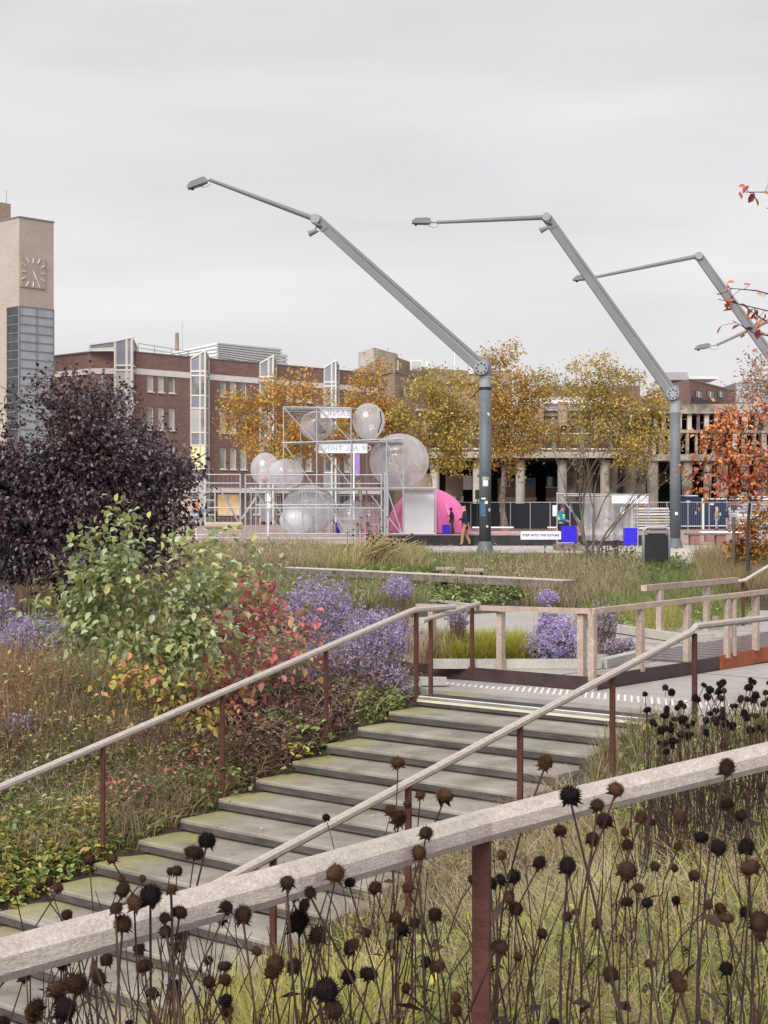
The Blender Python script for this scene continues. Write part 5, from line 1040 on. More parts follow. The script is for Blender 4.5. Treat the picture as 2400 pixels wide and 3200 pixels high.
# bare multi stemmed tree in the middle bed
b = Vector((X_(1850, 44), 44, gz1(X_(1850, 44), 44))); bt = empty('bare_tree', b, 0, 'bare multi stemmed tree in the grass bed in front of the booth', 'tree'); tr = MB(); rnd = random.Random(12)
def grow(p, d, L, r, lev):
    pts = [p]; q = p.copy(); dd = d.copy()
    for i in range(4): dd = (dd + Vector((rnd.gauss(0, .13), rnd.gauss(0, .13), rnd.gauss(.05, .08)))).normalized(); q = q + dd * L / 4; pts.append(q.copy())
    tr.tube(pts, [r * (1 - .12 * i) for i in range(5)], 6 if lev < 2 else 4, caps=False)
    if lev >= 5 or r < .003: return
    for c in range(3 if lev < 4 else 2):
        j = 4 if c == 0 else rnd.choice([2, 3, 4]); an = rnd.uniform(0, 6.28); sp_ = rnd.uniform(.35, .8) if c else rnd.uniform(.1, .3); nd = (dd + Vector((math.cos(an), math.sin(an) * .8, rnd.uniform(-.15, .25))) * sp_).normalized(); grow(pts[j], nd, L * rnd.uniform(.62, .86), r * (1 - .1 * j) * rnd.uniform(.62, .8), lev + 1)
for a_, L_, r_ in (((-.02, 0, 1), 1.62, .066), ((.05, .05, 1), 1.7, .055), ((.10, -.1, 1), 1.5, .046)): grow(Vector((a_[0] * .6, a_[1], 0)), Vector(a_).normalized(), L_, r_, 0)
tr.build('trunk', M['bark'], bt)
n = 420; V_ = np.array(tr.v); k = rng.choice(len(V_), n); Mass().add(leaves(V_[k], rand_unit(n) - [0, 0, .6], rand_unit(n), .06, .035, pal(OLIVE, n))).build('crown', M['leaf'], bt)
# big dark purple elder on the left
b = Vector((X_(235, 27), 27, -.55)); k27 = 27 / F
PUR = [(0.085, 0.062, 0.067), (0.112, 0.084, 0.090), (0.16, 0.124, 0.132), (0.042, 0.030, 0.033), (0.115, 0.066, 0.066)]
def eld(px, py, rx, ry, dy=0): c = at(px, py, 27 + dy) - b; return ((c.x, c.y, c.z), (rx * k27, 1.1, ry * k27))
clump_tree('purple_shrub', 'huge dark purple leaved shrub in front of the clock tower', 'shrub', b, 1.2, .07, [eld(290, 1330, 175, 150), eld(120, 1400, 200, 165), eld(420, 1480, 150, 150), eld(230, 1560, 300, 170), eld(60, 1620, 220, 180), eld(470, 1600, 110, 130), eld(-90, 1480, 150, 190), eld(260, 1210, 60, 40), eld(130, 1200, 70, 25), eld(550, 1480, 50, 60), eld(120, 1730, 230, 90), eld(400, 1720, 170, 90)], 380, 92, .092, PUR, spread=.19, bark=M['darkbark'], lm=M['leafgloss'], seed=9, stems=5, updown=-.35, jit=.3, flat=.75)
# ------------------------------------------------------------------ planting
def ground_hit(px, py):
    """world points where the ground shows at these photo positions (march along the sight line)"""
    px = np.asarray(px, float); py = np.asarray(py, float); Ys = np.concatenate([np.arange(2.0, 12, .1), np.arange(12, 30, .2), np.arange(30, 62, .4)])
    x = (px[:, None] - CX) / F * Ys[None]; z = EZ - (py[:, None] - HY) / F * Ys[None]; hit = z < gz(x, np.broadcast_to(Ys, x.shape)); i = np.argmax(hit, 1); ok = hit.any(1)
    Y = Ys[i] - rng.uniform(0, .1, len(px)); return np.stack([(px - CX) / F * Y, Y, np.zeros(len(px))], 1)[ok]
def gY(px, py): return float(ground_hit(np.array([px]), np.array([py]))[0, 1])
def off_paths(P):
    s, w = sw(P[:, 0], P[:, 1]); stair = (w > -.04) & (w < SW + .04) & (s < .3); land = (s > -.1) & (s < 13) & (w > 1.15) & (w < 3.75); land |= (s > -.1) & (s < 1.72) & (w > -.5) & (w < 3.8)
    upp = (s > 1.6) & (w < 1.2) & (w > -2.4) & (P[:, 1] < 24.5); return P[~(stair | land | upp)]
def settle(P, dz=0.0): P = P.copy(); P[:, 2] = gz(P[:, 0], P[:, 1]) + dz; return P
def zone(n, x0, x1, y0, y1, mask=True):
    P = ground_hit(rng.uniform(x0, x1, n), rng.uniform(y0, y1, n)); P = off_paths(P) if mask else P; return settle(P, -.01)
def tufts(P, k, r):     # k blades round each point
    Q = np.repeat(P, k, 0); a = rng.uniform(0, 6.283, len(Q)); d = np.abs(rng.normal(0, r, len(Q))); Q[:, 0] += np.cos(a) * d; Q[:, 1] += np.sin(a) * d; Q[:, 2] = np.repeat(P[:, 2], k); return Q, np.stack([np.cos(a), np.sin(a)], 1)
def wd(P, w): return np.maximum(w, P[:, 1] * .00042) * rng.uniform(.7, 1.2, len(P))
STRAW = [(0.58, 0.48, 0.32), (0.50, 0.39, 0.25), (0.40, 0.30, 0.19), (0.66, 0.57, 0.40), (0.28, 0.20, 0.125)]
TAN = [(0.42, 0.32, 0.21), (0.32, 0.225, 0.145), (0.50, 0.40, 0.27), (0.20, 0.13, 0.085)]
BROWN = [(0.21, 0.125, 0.08), (0.28, 0.16, 0.095), (0.15, 0.09, 0.06), (0.33, 0.20, 0.12)]
GREEN = [(0.22, 0.27, 0.075), (0.16, 0.21, 0.06), (0.29, 0.33, 0.10), (0.11, 0.15, 0.045)]
SAGE = [(0.27, 0.31, 0.16), (0.20, 0.24, 0.12), (0.34, 0.37, 0.21)]
LIME = [(0.52, 0.52, 0.08), (0.43, 0.45, 0.075), (0.58, 0.54, 0.14), (0.34, 0.37, 0.065), (0.62, 0.55, 0.24)]
DUSTP = [(0.40, 0.34, 0.50), (0.33, 0.26, 0.40)]
M['grass'] = leaf_mat('grassblade', .55, .42, .3)
HERB_ = [(0.24, 0.32, 0.10), (0.33, 0.40, 0.15), (0.15, 0.21, 0.06)]; YEL_ = [(0.55, 0.47, 0.11), (0.46, 0.42, 0.11), (0.58, 0.42, 0.17)]; DPR_ = [(0.17, 0.095, 0.095), (0.24, 0.13, 0.12)]; RDD_ = [(0.58, 0.18, 0.17), (0.50, 0.13, 0.13), (0.60, 0.32, 0.20)]
M['seedplume'] = leaf_mat('seedplume', .8, .3, .1)
def grass(name, label, parts, kind='stuff'):
    ms = Mass()
    for P, k, r, H, W, pl, bend, tip in parts:
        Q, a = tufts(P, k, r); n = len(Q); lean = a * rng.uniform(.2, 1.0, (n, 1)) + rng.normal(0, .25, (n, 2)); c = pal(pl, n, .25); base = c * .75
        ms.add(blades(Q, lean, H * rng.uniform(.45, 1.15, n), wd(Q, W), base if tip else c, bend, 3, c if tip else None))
    return tag(ms.build(name, M['grass']), label, 'grass', kind=kind)
# meadow strip in front of the square
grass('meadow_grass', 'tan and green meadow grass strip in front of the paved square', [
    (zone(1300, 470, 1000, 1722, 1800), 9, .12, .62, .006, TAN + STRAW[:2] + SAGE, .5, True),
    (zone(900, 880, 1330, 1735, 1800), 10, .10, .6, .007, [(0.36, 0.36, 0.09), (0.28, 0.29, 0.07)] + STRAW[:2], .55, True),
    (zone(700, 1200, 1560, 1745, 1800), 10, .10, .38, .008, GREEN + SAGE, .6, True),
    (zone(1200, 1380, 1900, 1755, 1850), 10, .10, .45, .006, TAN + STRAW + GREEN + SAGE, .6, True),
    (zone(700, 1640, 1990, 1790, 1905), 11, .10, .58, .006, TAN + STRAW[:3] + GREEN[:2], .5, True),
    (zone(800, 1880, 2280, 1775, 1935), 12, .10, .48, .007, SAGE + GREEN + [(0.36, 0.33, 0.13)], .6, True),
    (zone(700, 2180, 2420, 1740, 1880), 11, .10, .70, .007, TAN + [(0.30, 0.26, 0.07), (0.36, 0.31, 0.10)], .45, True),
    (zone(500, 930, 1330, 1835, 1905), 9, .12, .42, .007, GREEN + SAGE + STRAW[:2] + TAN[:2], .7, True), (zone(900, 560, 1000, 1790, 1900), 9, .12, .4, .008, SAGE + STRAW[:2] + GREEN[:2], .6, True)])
grass('meadow_grass', 'fresh green tufts behind the kerb beside the boardwalk', [
    (zone(420, 1820, 2330, 1900, 1990), 16, .10, .34, .007, GREEN + [(0.34, 0.36, 0.10)], .9, True), (zone(60, 1960, 2110, 1930, 2000), 40, .08, .42, .006, [(0.42, 0.38, 0.13), (0.36, 0.35, 0.10)], .6, True)])
# lime grass in the planter
n = 360; P = np.stack([rng.uniform(X_(1395, 19.6), X_(1650, 20.2), n), rng.uniform(19.55, 20.9, n), np.full(n, UPZ + .02)], 1)
P2 = np.stack([rng.uniform(X_(1300, 19.6), X_(1420, 20.2), 110), rng.uniform(19.6, 20.9, 110), np.full(110, UPZ + .02)], 1)
grass('lime_grass', 'bright lime green grass mound in the planter behind the balustrade', [(P, 26, .09, .40, .0055, [(0.46, 0.45, 0.06), (0.38, 0.38, 0.05), (0.52, 0.48, 0.11), (0.30, 0.30, 0.05)], 1.0, True), (P2, 9, .07, .42, .004, STRAW + BROWN[:2], .4, False)], kind='thing')
# bank left of the stairs
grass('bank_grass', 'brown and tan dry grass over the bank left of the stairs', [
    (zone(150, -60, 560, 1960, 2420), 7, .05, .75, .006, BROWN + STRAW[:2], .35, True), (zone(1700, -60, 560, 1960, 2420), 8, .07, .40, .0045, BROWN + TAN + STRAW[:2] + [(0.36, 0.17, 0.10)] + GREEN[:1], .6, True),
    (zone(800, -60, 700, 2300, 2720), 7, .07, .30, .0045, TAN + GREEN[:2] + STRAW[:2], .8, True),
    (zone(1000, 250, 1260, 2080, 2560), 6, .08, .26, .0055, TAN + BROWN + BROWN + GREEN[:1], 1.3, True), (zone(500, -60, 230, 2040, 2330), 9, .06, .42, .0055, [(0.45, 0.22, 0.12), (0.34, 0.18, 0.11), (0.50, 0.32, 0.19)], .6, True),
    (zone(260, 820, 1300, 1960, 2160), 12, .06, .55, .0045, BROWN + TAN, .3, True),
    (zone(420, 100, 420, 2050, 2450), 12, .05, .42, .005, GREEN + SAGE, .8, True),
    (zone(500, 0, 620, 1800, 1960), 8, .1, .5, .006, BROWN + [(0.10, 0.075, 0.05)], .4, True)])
def straws(zones):
    ms = Mass()
    for P, H, W in zones: n = len(P); a = rng.uniform(0, 6.283, n); lean = np.stack([np.cos(a), np.sin(a)], 1) * rng.uniform(.5, 1.6, (n, 1)); P = P + np.array([0, 0, .03]); ms.add(blades(P, lean, H * rng.uniform(.5, 1.3, n), wd(P, W), pal(STRAW, n, .2), 1.3, 4))
    return tag(ms.build('straw_tangle', M['grass']), 'pale curved dead straws tangled over the bank', 'grass', kind='stuff')
straws([(zone(1700, -60, 1250, 2150, 2700), .42, .0075), (zone(900, 200, 1250, 2350, 2660), .34, .0075), (zone(500, 800, 1300, 2000, 2250), .5, .006), (zone(1300, 1050, 2450, 2480, 3000), .30, .0045), (zone(600, -100, 2450, 3050, 3420), .30, .004)])
ms = Mass(); PT_ = [HERB_, YEL_, DPR_, RDD_, SAGE, HERB_, TAN, GREEN]
for i in range(150):
    px, py = rng.uniform(-60, 1240), rng.uniform(1950, 2640); Pc = zone(1, px, px + 1, py, py + 1)
    if not len(Pc): continue
    Pc = Pc[0]; k = PT_[rng.integers(len(PT_))] if px < 1000 else PT_[rng.integers(3)]; n = int(rng.uniform(35, 90)); h = rng.uniform(.12, .38); r = rng.uniform(.08, .2); Q = Pc + rng.normal(size=(n, 3)) * [r, r, 0]; Q[:, 2] += rng.uniform(0.02, 1, n) ** .7 * h; D = rng.normal(size=(n, 3)); D[:, 2] = rng.normal(.1, .35, n); l = rng.uniform(.035, .085) * rng.uniform(.6, 1.2, n); ms.add(leaves(Q, D, rand_unit(n) * .5 + [0, 0, 1], l, l * rng.uniform(.3, .75), pal(k, n, .25), .15, True))
tag(ms.build('bank_perennials', M['leaf']), 'mixed green, yellow and reddish leafy perennials over the bank left of the stairs', 'plants', kind='stuff')
# bank between the stairs and the viewer
grass('near_grass', 'straw and lime grass on the near bank under the handrail', [
    (zone(1100, 1080, 1900, 2480, 2900), 7, .07, .30, .0042, STRAW + [(0.48, 0.44, 0.20)], 1.5, False),
    (zone(650, 1800, 2460, 2480, 2900), 6, .07, .30, .0042, STRAW + GREEN[:2] + LIME[:2], 1.4, False),
    (zone(900, -120, 1250, 3060, 3420), 8, .06, .36, .0048, LIME + STRAW[:2], .85, True),
    (zone(420, 900, 1700, 2900, 3420), 6, .07, .28, .0042, STRAW + LIME + GREEN[:2], 1.4, True),
    (zone(800, 1500, 2480, 2850, 3420), 7, .08, .30, .0045, GREEN[:1] + STRAW + LIME, 1.4, True),
    (zone(700, 1850, 2460, 2200, 2520), 8, .05, .35, .0035, STRAW + GREEN + BROWN[:2], .7, True), (zone(900, 2460, 4200, 2200, 3300), 6, .09, .32, .005, STRAW + GREEN + LIME[:2], 1.1, True)])
def specks(name, label, parts):
    ms = Mass()
    for P, k, r, h, L, pl in parts:
        Q = np.repeat(P, k, 0); n = len(Q); Q = Q + rng.normal(size=(n, 3)) * [r, r, 0]; Q[:, 2] += h * rng.uniform(.35, 1.1, n); l = L * rng.uniform(.5, 1.4, n); ms.add(leaves(Q, rand_unit(n), rand_unit(n), l, l * .6, pal(pl, n, .3), .2))
    return tag(ms.build(name, M['leaf']), label, 'plants', kind='stuff')
specks('dry_seed_spray', 'fine pale seed specks over the brown bank left of the stairs', [(zone(900, -40, 560, 2000, 2500), 6, .06, .42, .016, STRAW + BROWN), (zone(500, 560, 1280, 2000, 2400), 6, .07, .40, .016, STRAW + BROWN + DUSTP), (zone(400, 1280, 1420, 2060, 2160, False), 3, .05, .5, .014, BROWN)])
specks('dry_seed_spray', 'fine pale seed specks over the meadow in front of the square', [(zone(700, 470, 1000, 1722, 1800), 7, .12, .66, .04, STRAW), (zone(700, 1380, 1980, 1755, 1880), 7, .12, .55, .035, STRAW + BROWN[:2] + OLIVE[:2])])
# leafy ground cover and litter
def cover(name, label, cat, parts, m='leaf'):
    ms = Mass()
    for P, k, r, L, pl, lift, asp in parts:
        Q = np.repeat(P, k, 0); n = len(Q); Q = Q + rng.normal(size=(n, 3)) * [r, r, 0]; Q[:, 2] = gz(Q[:, 0], Q[:, 1]) + np.abs(rng.normal(0, lift, n)) + .01; Q = Q[_okstairs(Q)]; n = len(Q)
        D = rng.normal(size=(n, 3)); D[:, 2] = rng.normal(.25, .35, n); Nn = rand_unit(n) * .5 + [0, 0, 1]; l = L * rng.uniform(.6, 1.25, n); ms.add(leaves(Q, D, Nn, l, l * asp * rng.uniform(.8, 1.1, n), pal(pl, n, .28), .15, True))
    return tag(ms.build(name, M[m]), label, cat, kind='stuff')
def _okstairs(P): s, w = sw(P[:, 0], P[:, 1]); return ~((w > 0.02) & (w < SW + .0) & (s < .05)) 
HERB = [(0.22, 0.30, 0.09), (0.31, 0.39, 0.14), (0.13, 0.19, 0.055), (0.38, 0.42, 0.15)]
YELL = [(0.50, 0.42, 0.09), (0.42, 0.36, 0.09), (0.32, 0.34, 0.09), (0.55, 0.40, 0.16)]
DPUR = [(0.14, 0.075, 0.075), (0.10, 0.055, 0.06), (0.19, 0.095, 0.085), (0.24, 0.13, 0.11)]
cover('ground_cover', 'low leafy ground cover over the bank left of the stairs', 'plants', [
    (zone(420, -60, 420, 2080, 2480), 7, .09, .06, HERB + TAN + BROWN + YELL[1:3], .22, .55), (zone(420, 100, 900, 1880, 2250), 7, .1, .07, HERB + SAGE + YELL[2:3], .35, .6), (zone(300, 700, 1100, 1950, 2250), 7, .09, .07, [(0.50, 0.12, 0.12), (0.42, 0.10, 0.10), (0.55, 0.25, 0.15)] + DPUR + HERB[:2], .28, .7), (zone(260, -40, 330, 2560, 2860), 9, .07, .075, HERB + YELL, .06, .62), (zone(200, 150, 520, 2450, 2760), 8, .07, .06, HERB, .05, .6),
    (zone(300, 560, 1280, 2230, 2560), 7, .06, .055, HERB + [(0.36, 0.36, 0.15)], .05, .65), (zone(160, 1120, 1300, 2150, 2260), 10, .06, .07, HERB, .07, .7),
    (zone(380, 560, 1080, 2180, 2430), 9, .08, .075, DPUR, .09, .75), (zone(300, 250, 650, 2180, 2420), 8, .08, .07, DPUR + YELL[1:3] + HERB[:2], .1, .72), (zone(240, 350, 700, 2120, 2330), 6, .08, .085, YELL, .16, .68), (zone(200, 400, 1000, 2300, 2560), 5, .1, .06, BROWN + TAN, .02, .7), (zone(60, 1280, 1420, 2100, 2160, False), 14, .05, .06, HERB + YELL[2:3], .06, .7)])
cover('ground_cover', 'green leafy weeds among the dried coneflowers on the near bank', 'plants', [
    (zone(430, 1450, 2450, 2750, 3400), 9, .04, .036, HERB + [(0.28, 0.36, 0.13)], .06, .6), (zone(110, 900, 1500, 2900, 3400), 7, .05, .06, HERB + YELL[:3], .08, .7), (zone(200, 1850, 2450, 2200, 2600), 8, .06, .075, HERB, .10, .55), (zone(160, 1100, 2000, 2550, 2900), 6, .06, .05, HERB + TAN, .03, .6), (zone(150, 1100, 2300, 2600, 3300), 4, .08, .05, BROWN + [(0.45, 0.28, 0.16)], .02, .7)])
cover('ground_cover', 'low green leaves in the beds round the long bench', 'plants', [(zone(260, 1050, 1350, 1750, 1830), 9, .12, .16, [(0.22, 0.30, 0.08), (0.28, 0.36, 0.11)], .12, .5), (zone(260, 1250, 1700, 1830, 1890), 8, .12, .12, HERB, .1, .6), (zone(200, 1900, 2260, 1900, 1985), 8, .1, .09, HERB, .1, .7), (zone(240, 600, 950, 1790, 1900), 9, .14, .12, SAGE + HERB[:1], .18, .5), (zone(160, 950, 1320, 1835, 1900), 8, .12, .10, HERB + SAGE, .14, .5), (zone(220, 1850, 2150, 1740, 1830), 9, .1, .12, GREEN, .15, .5), (zone(90, 560, 760, 1690, 1760), 9, .1, .14, GREEN + SAGE, .15, .5)])
n = 60; S_ = rng.uniform(-7.5, 0, n); W__ = rng.uniform(.15, SW - .1, n); K = np.floor(-S_ / TREAD); fr_ = -S_ / TREAD - K; Pl = np.array([[*xy(-(k + 1) * TREAD + .1 + f * .36, w), LZ - (k + 1) * RISE + .006] for k, f, w in zip(K, fr_, W__)])
D = rng.normal(size=(n, 3)); D[:, 2] *= .12; l = rng.uniform(.02, .05, n); tag(Mass().add(leaves(Pl, D, rand_unit(n) * .2 + [0, 0, 1], l, l * .6, pal([(0.55, 0.38, 0.24), (0.45, 0.25, 0.15), (0.62, 0.55, 0.44)], n), .1, True, .02)).build('fallen_leaves', M['leaf']), 'few small fallen leaves lying on the stone treads', 'leaves', kind='stuff')

# asters
M['stem'] = mat('stem', (0.13, 0.095, 0.07), .9, .3, 10)
M['flower'] = leaf_mat('flower', .6, .35, .2)
VIO = [(0.47, 0.40, 0.66), (0.38, 0.32, 0.57), (0.57, 0.51, 0.73), (0.30, 0.24, 0.44)]
DUST = [(0.42, 0.34, 0.46), (0.33, 0.26, 0.34), (0.38, 0.31, 0.28), (0.47, 0.41, 0.57), (0.22, 0.165, 0.15)]
def aster(label, px, py, rx, ry, Y, n, pl, leafcol=None, zb=None, size=.036):
    if Y is None: Y = gY(px, py + ry * 1.25)
    c = at(px, py, Y); k = Y / F; zg = gz1(c.x, c.y) if zb is None else zb; t = empty('aster', (c.x, c.y, zg), 0, label, 'flowers', 'purple asters in the beds'); cl = Vector((0, 0, c.z - zg)); a_, b_ = rx * k, ry * k; dp = min(a_, .55)
    q = rand_unit(n) * (rng.uniform(.25, 1, (n, 1)) ** .5); q = q * (1 + .25 * np.sin(q[:, :1] * 7 + 1) * np.cos(q[:, 2:3] * 5 + q[:, 1:2] * 4)); P = np.array(cl) + q * [a_, dp, b_]; P[:, 2] = np.maximum(P[:, 2], .04)
    ms = Mass()
    for r in range(3):
        D = rand_unit(n) + q * .8; D[:, 2] += .3; Nn = q + rand_unit(n) * .6; L_ = size * rng.uniform(.6, 1.1, n); ms.add(leaves(P + rng.normal(0, .006, (n, 3)), D, Nn, L_, L_ * .55, pal(pl, n, .22), .1))
    ms.build('flowers', M['flower'], t)
    st = MB(); rr_ = random.Random(int(px))
    for i in rng.choice(n, min(n, 90), replace=False):
        p = Vector(P[i]); b0 = Vector((p.x * .45 + rr_.gauss(0, .06), p.y * .45 + rr_.gauss(0, .05), -.03)); st.tube([b0, (b0 + p) / 2 + Vector((p.x * .1, 0, .02)), p], [.004, .003, .0018], 3, caps=False)
    st.build('stems', M['stem'], t); m_ = n // 2; Q = np.array([0, 0, 0.0]) + rng.uniform(-1, 1, (m_, 3)) * [a_ * .7, dp * .7, 0]; Q[:, 2] = rng.uniform(.02, max(.1, cl.z), m_)
    Mass().add(leaves(Q, rand_unit(m_), rand_unit(m_) + [0, 0, .6], .05, .014, pal(leafcol or [(0.12, 0.135, 0.06), (0.16, 0.13, 0.08), (0.21, 0.16, 0.11)], m_, .25))).build('foliage', M['leaf'], t); return t
aster('broad purple aster drift at the left edge beside the dogwood', 110, 1985, 135, 70, None, 1600, VIO + DUST[:1]); aster('tall pale purple aster at the very left edge', 8, 1905, 45, 70, None, 500, VIO)
aster('small faded aster low on the left bank', 62, 2285, 55, 50, None, 420, DUST + VIO[:1]); aster('dense purple aster behind the red leaved dogwood', 1000, 1905, 120, 100, 19.8, 1700, VIO + DUST[:2])
aster('purple aster just behind the top of the stair handrail', 1180, 1985, 115, 85, 18.7, 1500, VIO + DUST[:2]); aster('faded brownish aster below the stair handrail', 1075, 2085, 175, 125, 18.2, 2300, DUST + VIO[:1]); aster('purple aster beside the long bench', 1245, 1835, 48, 38, 24.5, 420, VIO)
aster('low purple aster behind the last handrail post', 1230, 2140, 60, 60, 17.9, 500, VIO[1:] + DUST)
aster('brightest purple aster behind the balustrade corner', 1735, 2000, 80, 90, 20.0, 1900, VIO[:3], zb=UPZ); aster('lower half of the bright aster spilling over the kerb', 1690, 2035, 60, 45, 19.7, 800, VIO[:3], zb=UPZ); aster('small purple aster between the long bench and the balustrade', 1712, 1868, 36, 24, 24.0, 300, VIO, zb=-.4)
aster('greyish fading aster right of the balustrade corner', 1885, 1945, 48, 65, 21.3, 700, DUST, zb=UPZ); aster('short faded aster at the kerb end near the boardwalk', 1935, 2022, 52, 28, 20.6, 500, DUST + VIO[1:2], zb=UPZ); aster('sparse small aster in front of the lime grass', 1432, 1935, 34, 28, 19.9, 200, DUST + VIO[:1], zb=UPZ)
# dogwood, green turning red
b = Vector((X_(560, 16.6), 16.6, gz1(X_(560, 16.6), 16.6)))
DG = [(0.31, 0.37, 0.17), (0.39, 0.44, 0.24), (0.24, 0.30, 0.12), (0.48, 0.52, 0.33), (0.44, 0.44, 0.17)]
clump_tree('dogwood', 'large dogwood shrub with broad green leaves behind the stair handrail', 'shrub', b, .25, .009, [E_(*e, 16.6, b, 70) for e in ((362, 1600, 16, 45), (400, 1690, 40, 60), (700, 1700, 30, 40), (560, 1690, 25, 40), (130, 1900, 60, 25), (250, 1960, 90, 40), (300, 1690, 45, 30), (330, 1790, 110, 50), (480, 1760, 110, 60), (640, 1720, 60, 50), (760, 1740, 35, 45), (180, 1850, 70, 25), (300, 1880, 130, 50), (520, 1870, 160, 70), (690, 1830, 90, 60), (420, 1990, 150, 60), (600, 1990, 110, 60), (500, 2080, 120, 45))], 150, 17, .10, DG, spread=.125, bark=M['redbark'], seed=21, stems=7, oval=True, updown=-.2, level=.85, twigs=False, jit=.25, flat=.7)
b = Vector((X_(790, 17.2), 17.2, gz1(X_(790, 17.2), 17.2)))
clump_tree('dogwood', 'dogwood shrub with pink and scarlet autumn leaves beside the asters', 'shrub', b, .2, .008, [E_(*e, 17.2, b, 60) for e in ((800, 1830, 80, 40), (850, 1920, 110, 70), (930, 1960, 50, 60), (740, 1960, 100, 70), (830, 2060, 120, 60), (930, 2070, 60, 50), (800, 2200, 90, 50), (960, 2110, 40, 45), (620, 2090, 110, 60), (700, 2170, 100, 60))], 80, 9, .10, [(0.70, 0.27, 0.27), (0.64, 0.18, 0.20), (0.74, 0.42, 0.32), (0.70, 0.42, 0.22), (0.52, 0.18, 0.19), (0.42, 0.41, 0.19)], spread=.11, bark=M['redbark'], seed=22, level=.9, twigs=False, stems=6, oval=True, updown=-.4)
b = Vector((X_(470, 15.6), 15.6, gz1(X_(470, 15.6), 15.6)))
clump_tree('dogwood', 'low yellowing dogwood shoots in front of the green shrub', 'shrub', b, .15, .007, [E_(*e, 15.6, b, 50) for e in ((400, 2120, 120, 50), (560, 2130, 100, 50), (500, 2200, 130, 35), (650, 2230, 70, 35))], 34, 7, .085, [(0.55, 0.38, 0.12), (0.42, 0.36, 0.09), (0.56, 0.27, 0.14), (0.30, 0.31, 0.10)], spread=.09, twigs=False, bark=M['redbark'], seed=23, stems=5, oval=True, updown=-.6)
# leaning bundle of dry stalks in the meadow, dark seed heads
b = at(1130, 1772, 43); t = empty('dry_stalk_clump', (b.x, b.y, gz1(b.x, b.y)), 0, 'leaning clump of dry yellow stalks with dark seed heads in the meadow', 'grass'); st = MB(); hd = MB(); rnd = random.Random(31)
for i in range(110):
    lean = rnd.uniform(.2, 1.0); p0_ = Vector((rnd.gauss(0, .22), rnd.gauss(0, .15), 0)); p1_ = p0_ + Vector((lean * 1.25 + rnd.gauss(0, .12), rnd.gauss(0, .2), 1.05 - lean * .25 + rnd.gauss(0, .1))); m_ = (p0_ + p1_) / 2 + Vector((-.12, 0, .12)); st.tube([p0_, m_, p1_], [.014, .012, .009], 3, caps=False)
    if i % 3 == 0: hd.sphere(p1_, (.035, .035, .03), 5, 4)
st.build('stalks', mat('drystalk', (0.42, 0.33, 0.16), .9, .35, 8), t); tag(hd.build('seed_heads', M['clothdark'], t), kind='stuff')
r_ = random.Random(40)
def seedstand(label, px, py, Y, n, rx, h, m):
    b = at(px, py, Y); t = empty('seed_stand', (b.x, b.y, gz1(b.x, b.y)), 0, label, 'plants', 'dark seed head stands'); st = MB(); hd = MB()
    for i in range(n):
        p = Vector((r_.gauss(0, rx), r_.gauss(0, rx * .5), 0)); q = p + Vector((r_.gauss(0, .06), r_.gauss(0, .05), h * r_.uniform(.65, 1.1))); st.tube([p, (p + q) / 2 + Vector((r_.gauss(0, .02), 0, 0)), q], max(.004, Y * .00022), 3, caps=False); hd.sphere(q, (.026, .026, .02), 6, 4)
        if r_.random() < .5: hd.sphere(q - Vector((0, 0, h * .2)), (.022, .022, .015), 6, 4)
    st.build('stems', M['stem'], t); tag(hd.build('seed_heads', M['clothdark'], t), kind='stuff')
seedstand('dark button seed heads on thin stems in front of the long bench end', 1000, 1930, 21.5, 60, .42, .62, 0); seedstand('dark button seed heads between the asters and the bench', 1150, 1940, 21.0, 45, .30, .60, 0); seedstand('dark seed heads poking above the meadow in front of the pink bubble', 1150, 1740, 45, 26, .35, 1.35, 0); seedstand('dark seed heads under the bare tree by the blue crate', 1880, 1775, 44, 70, .6, .75, 0)
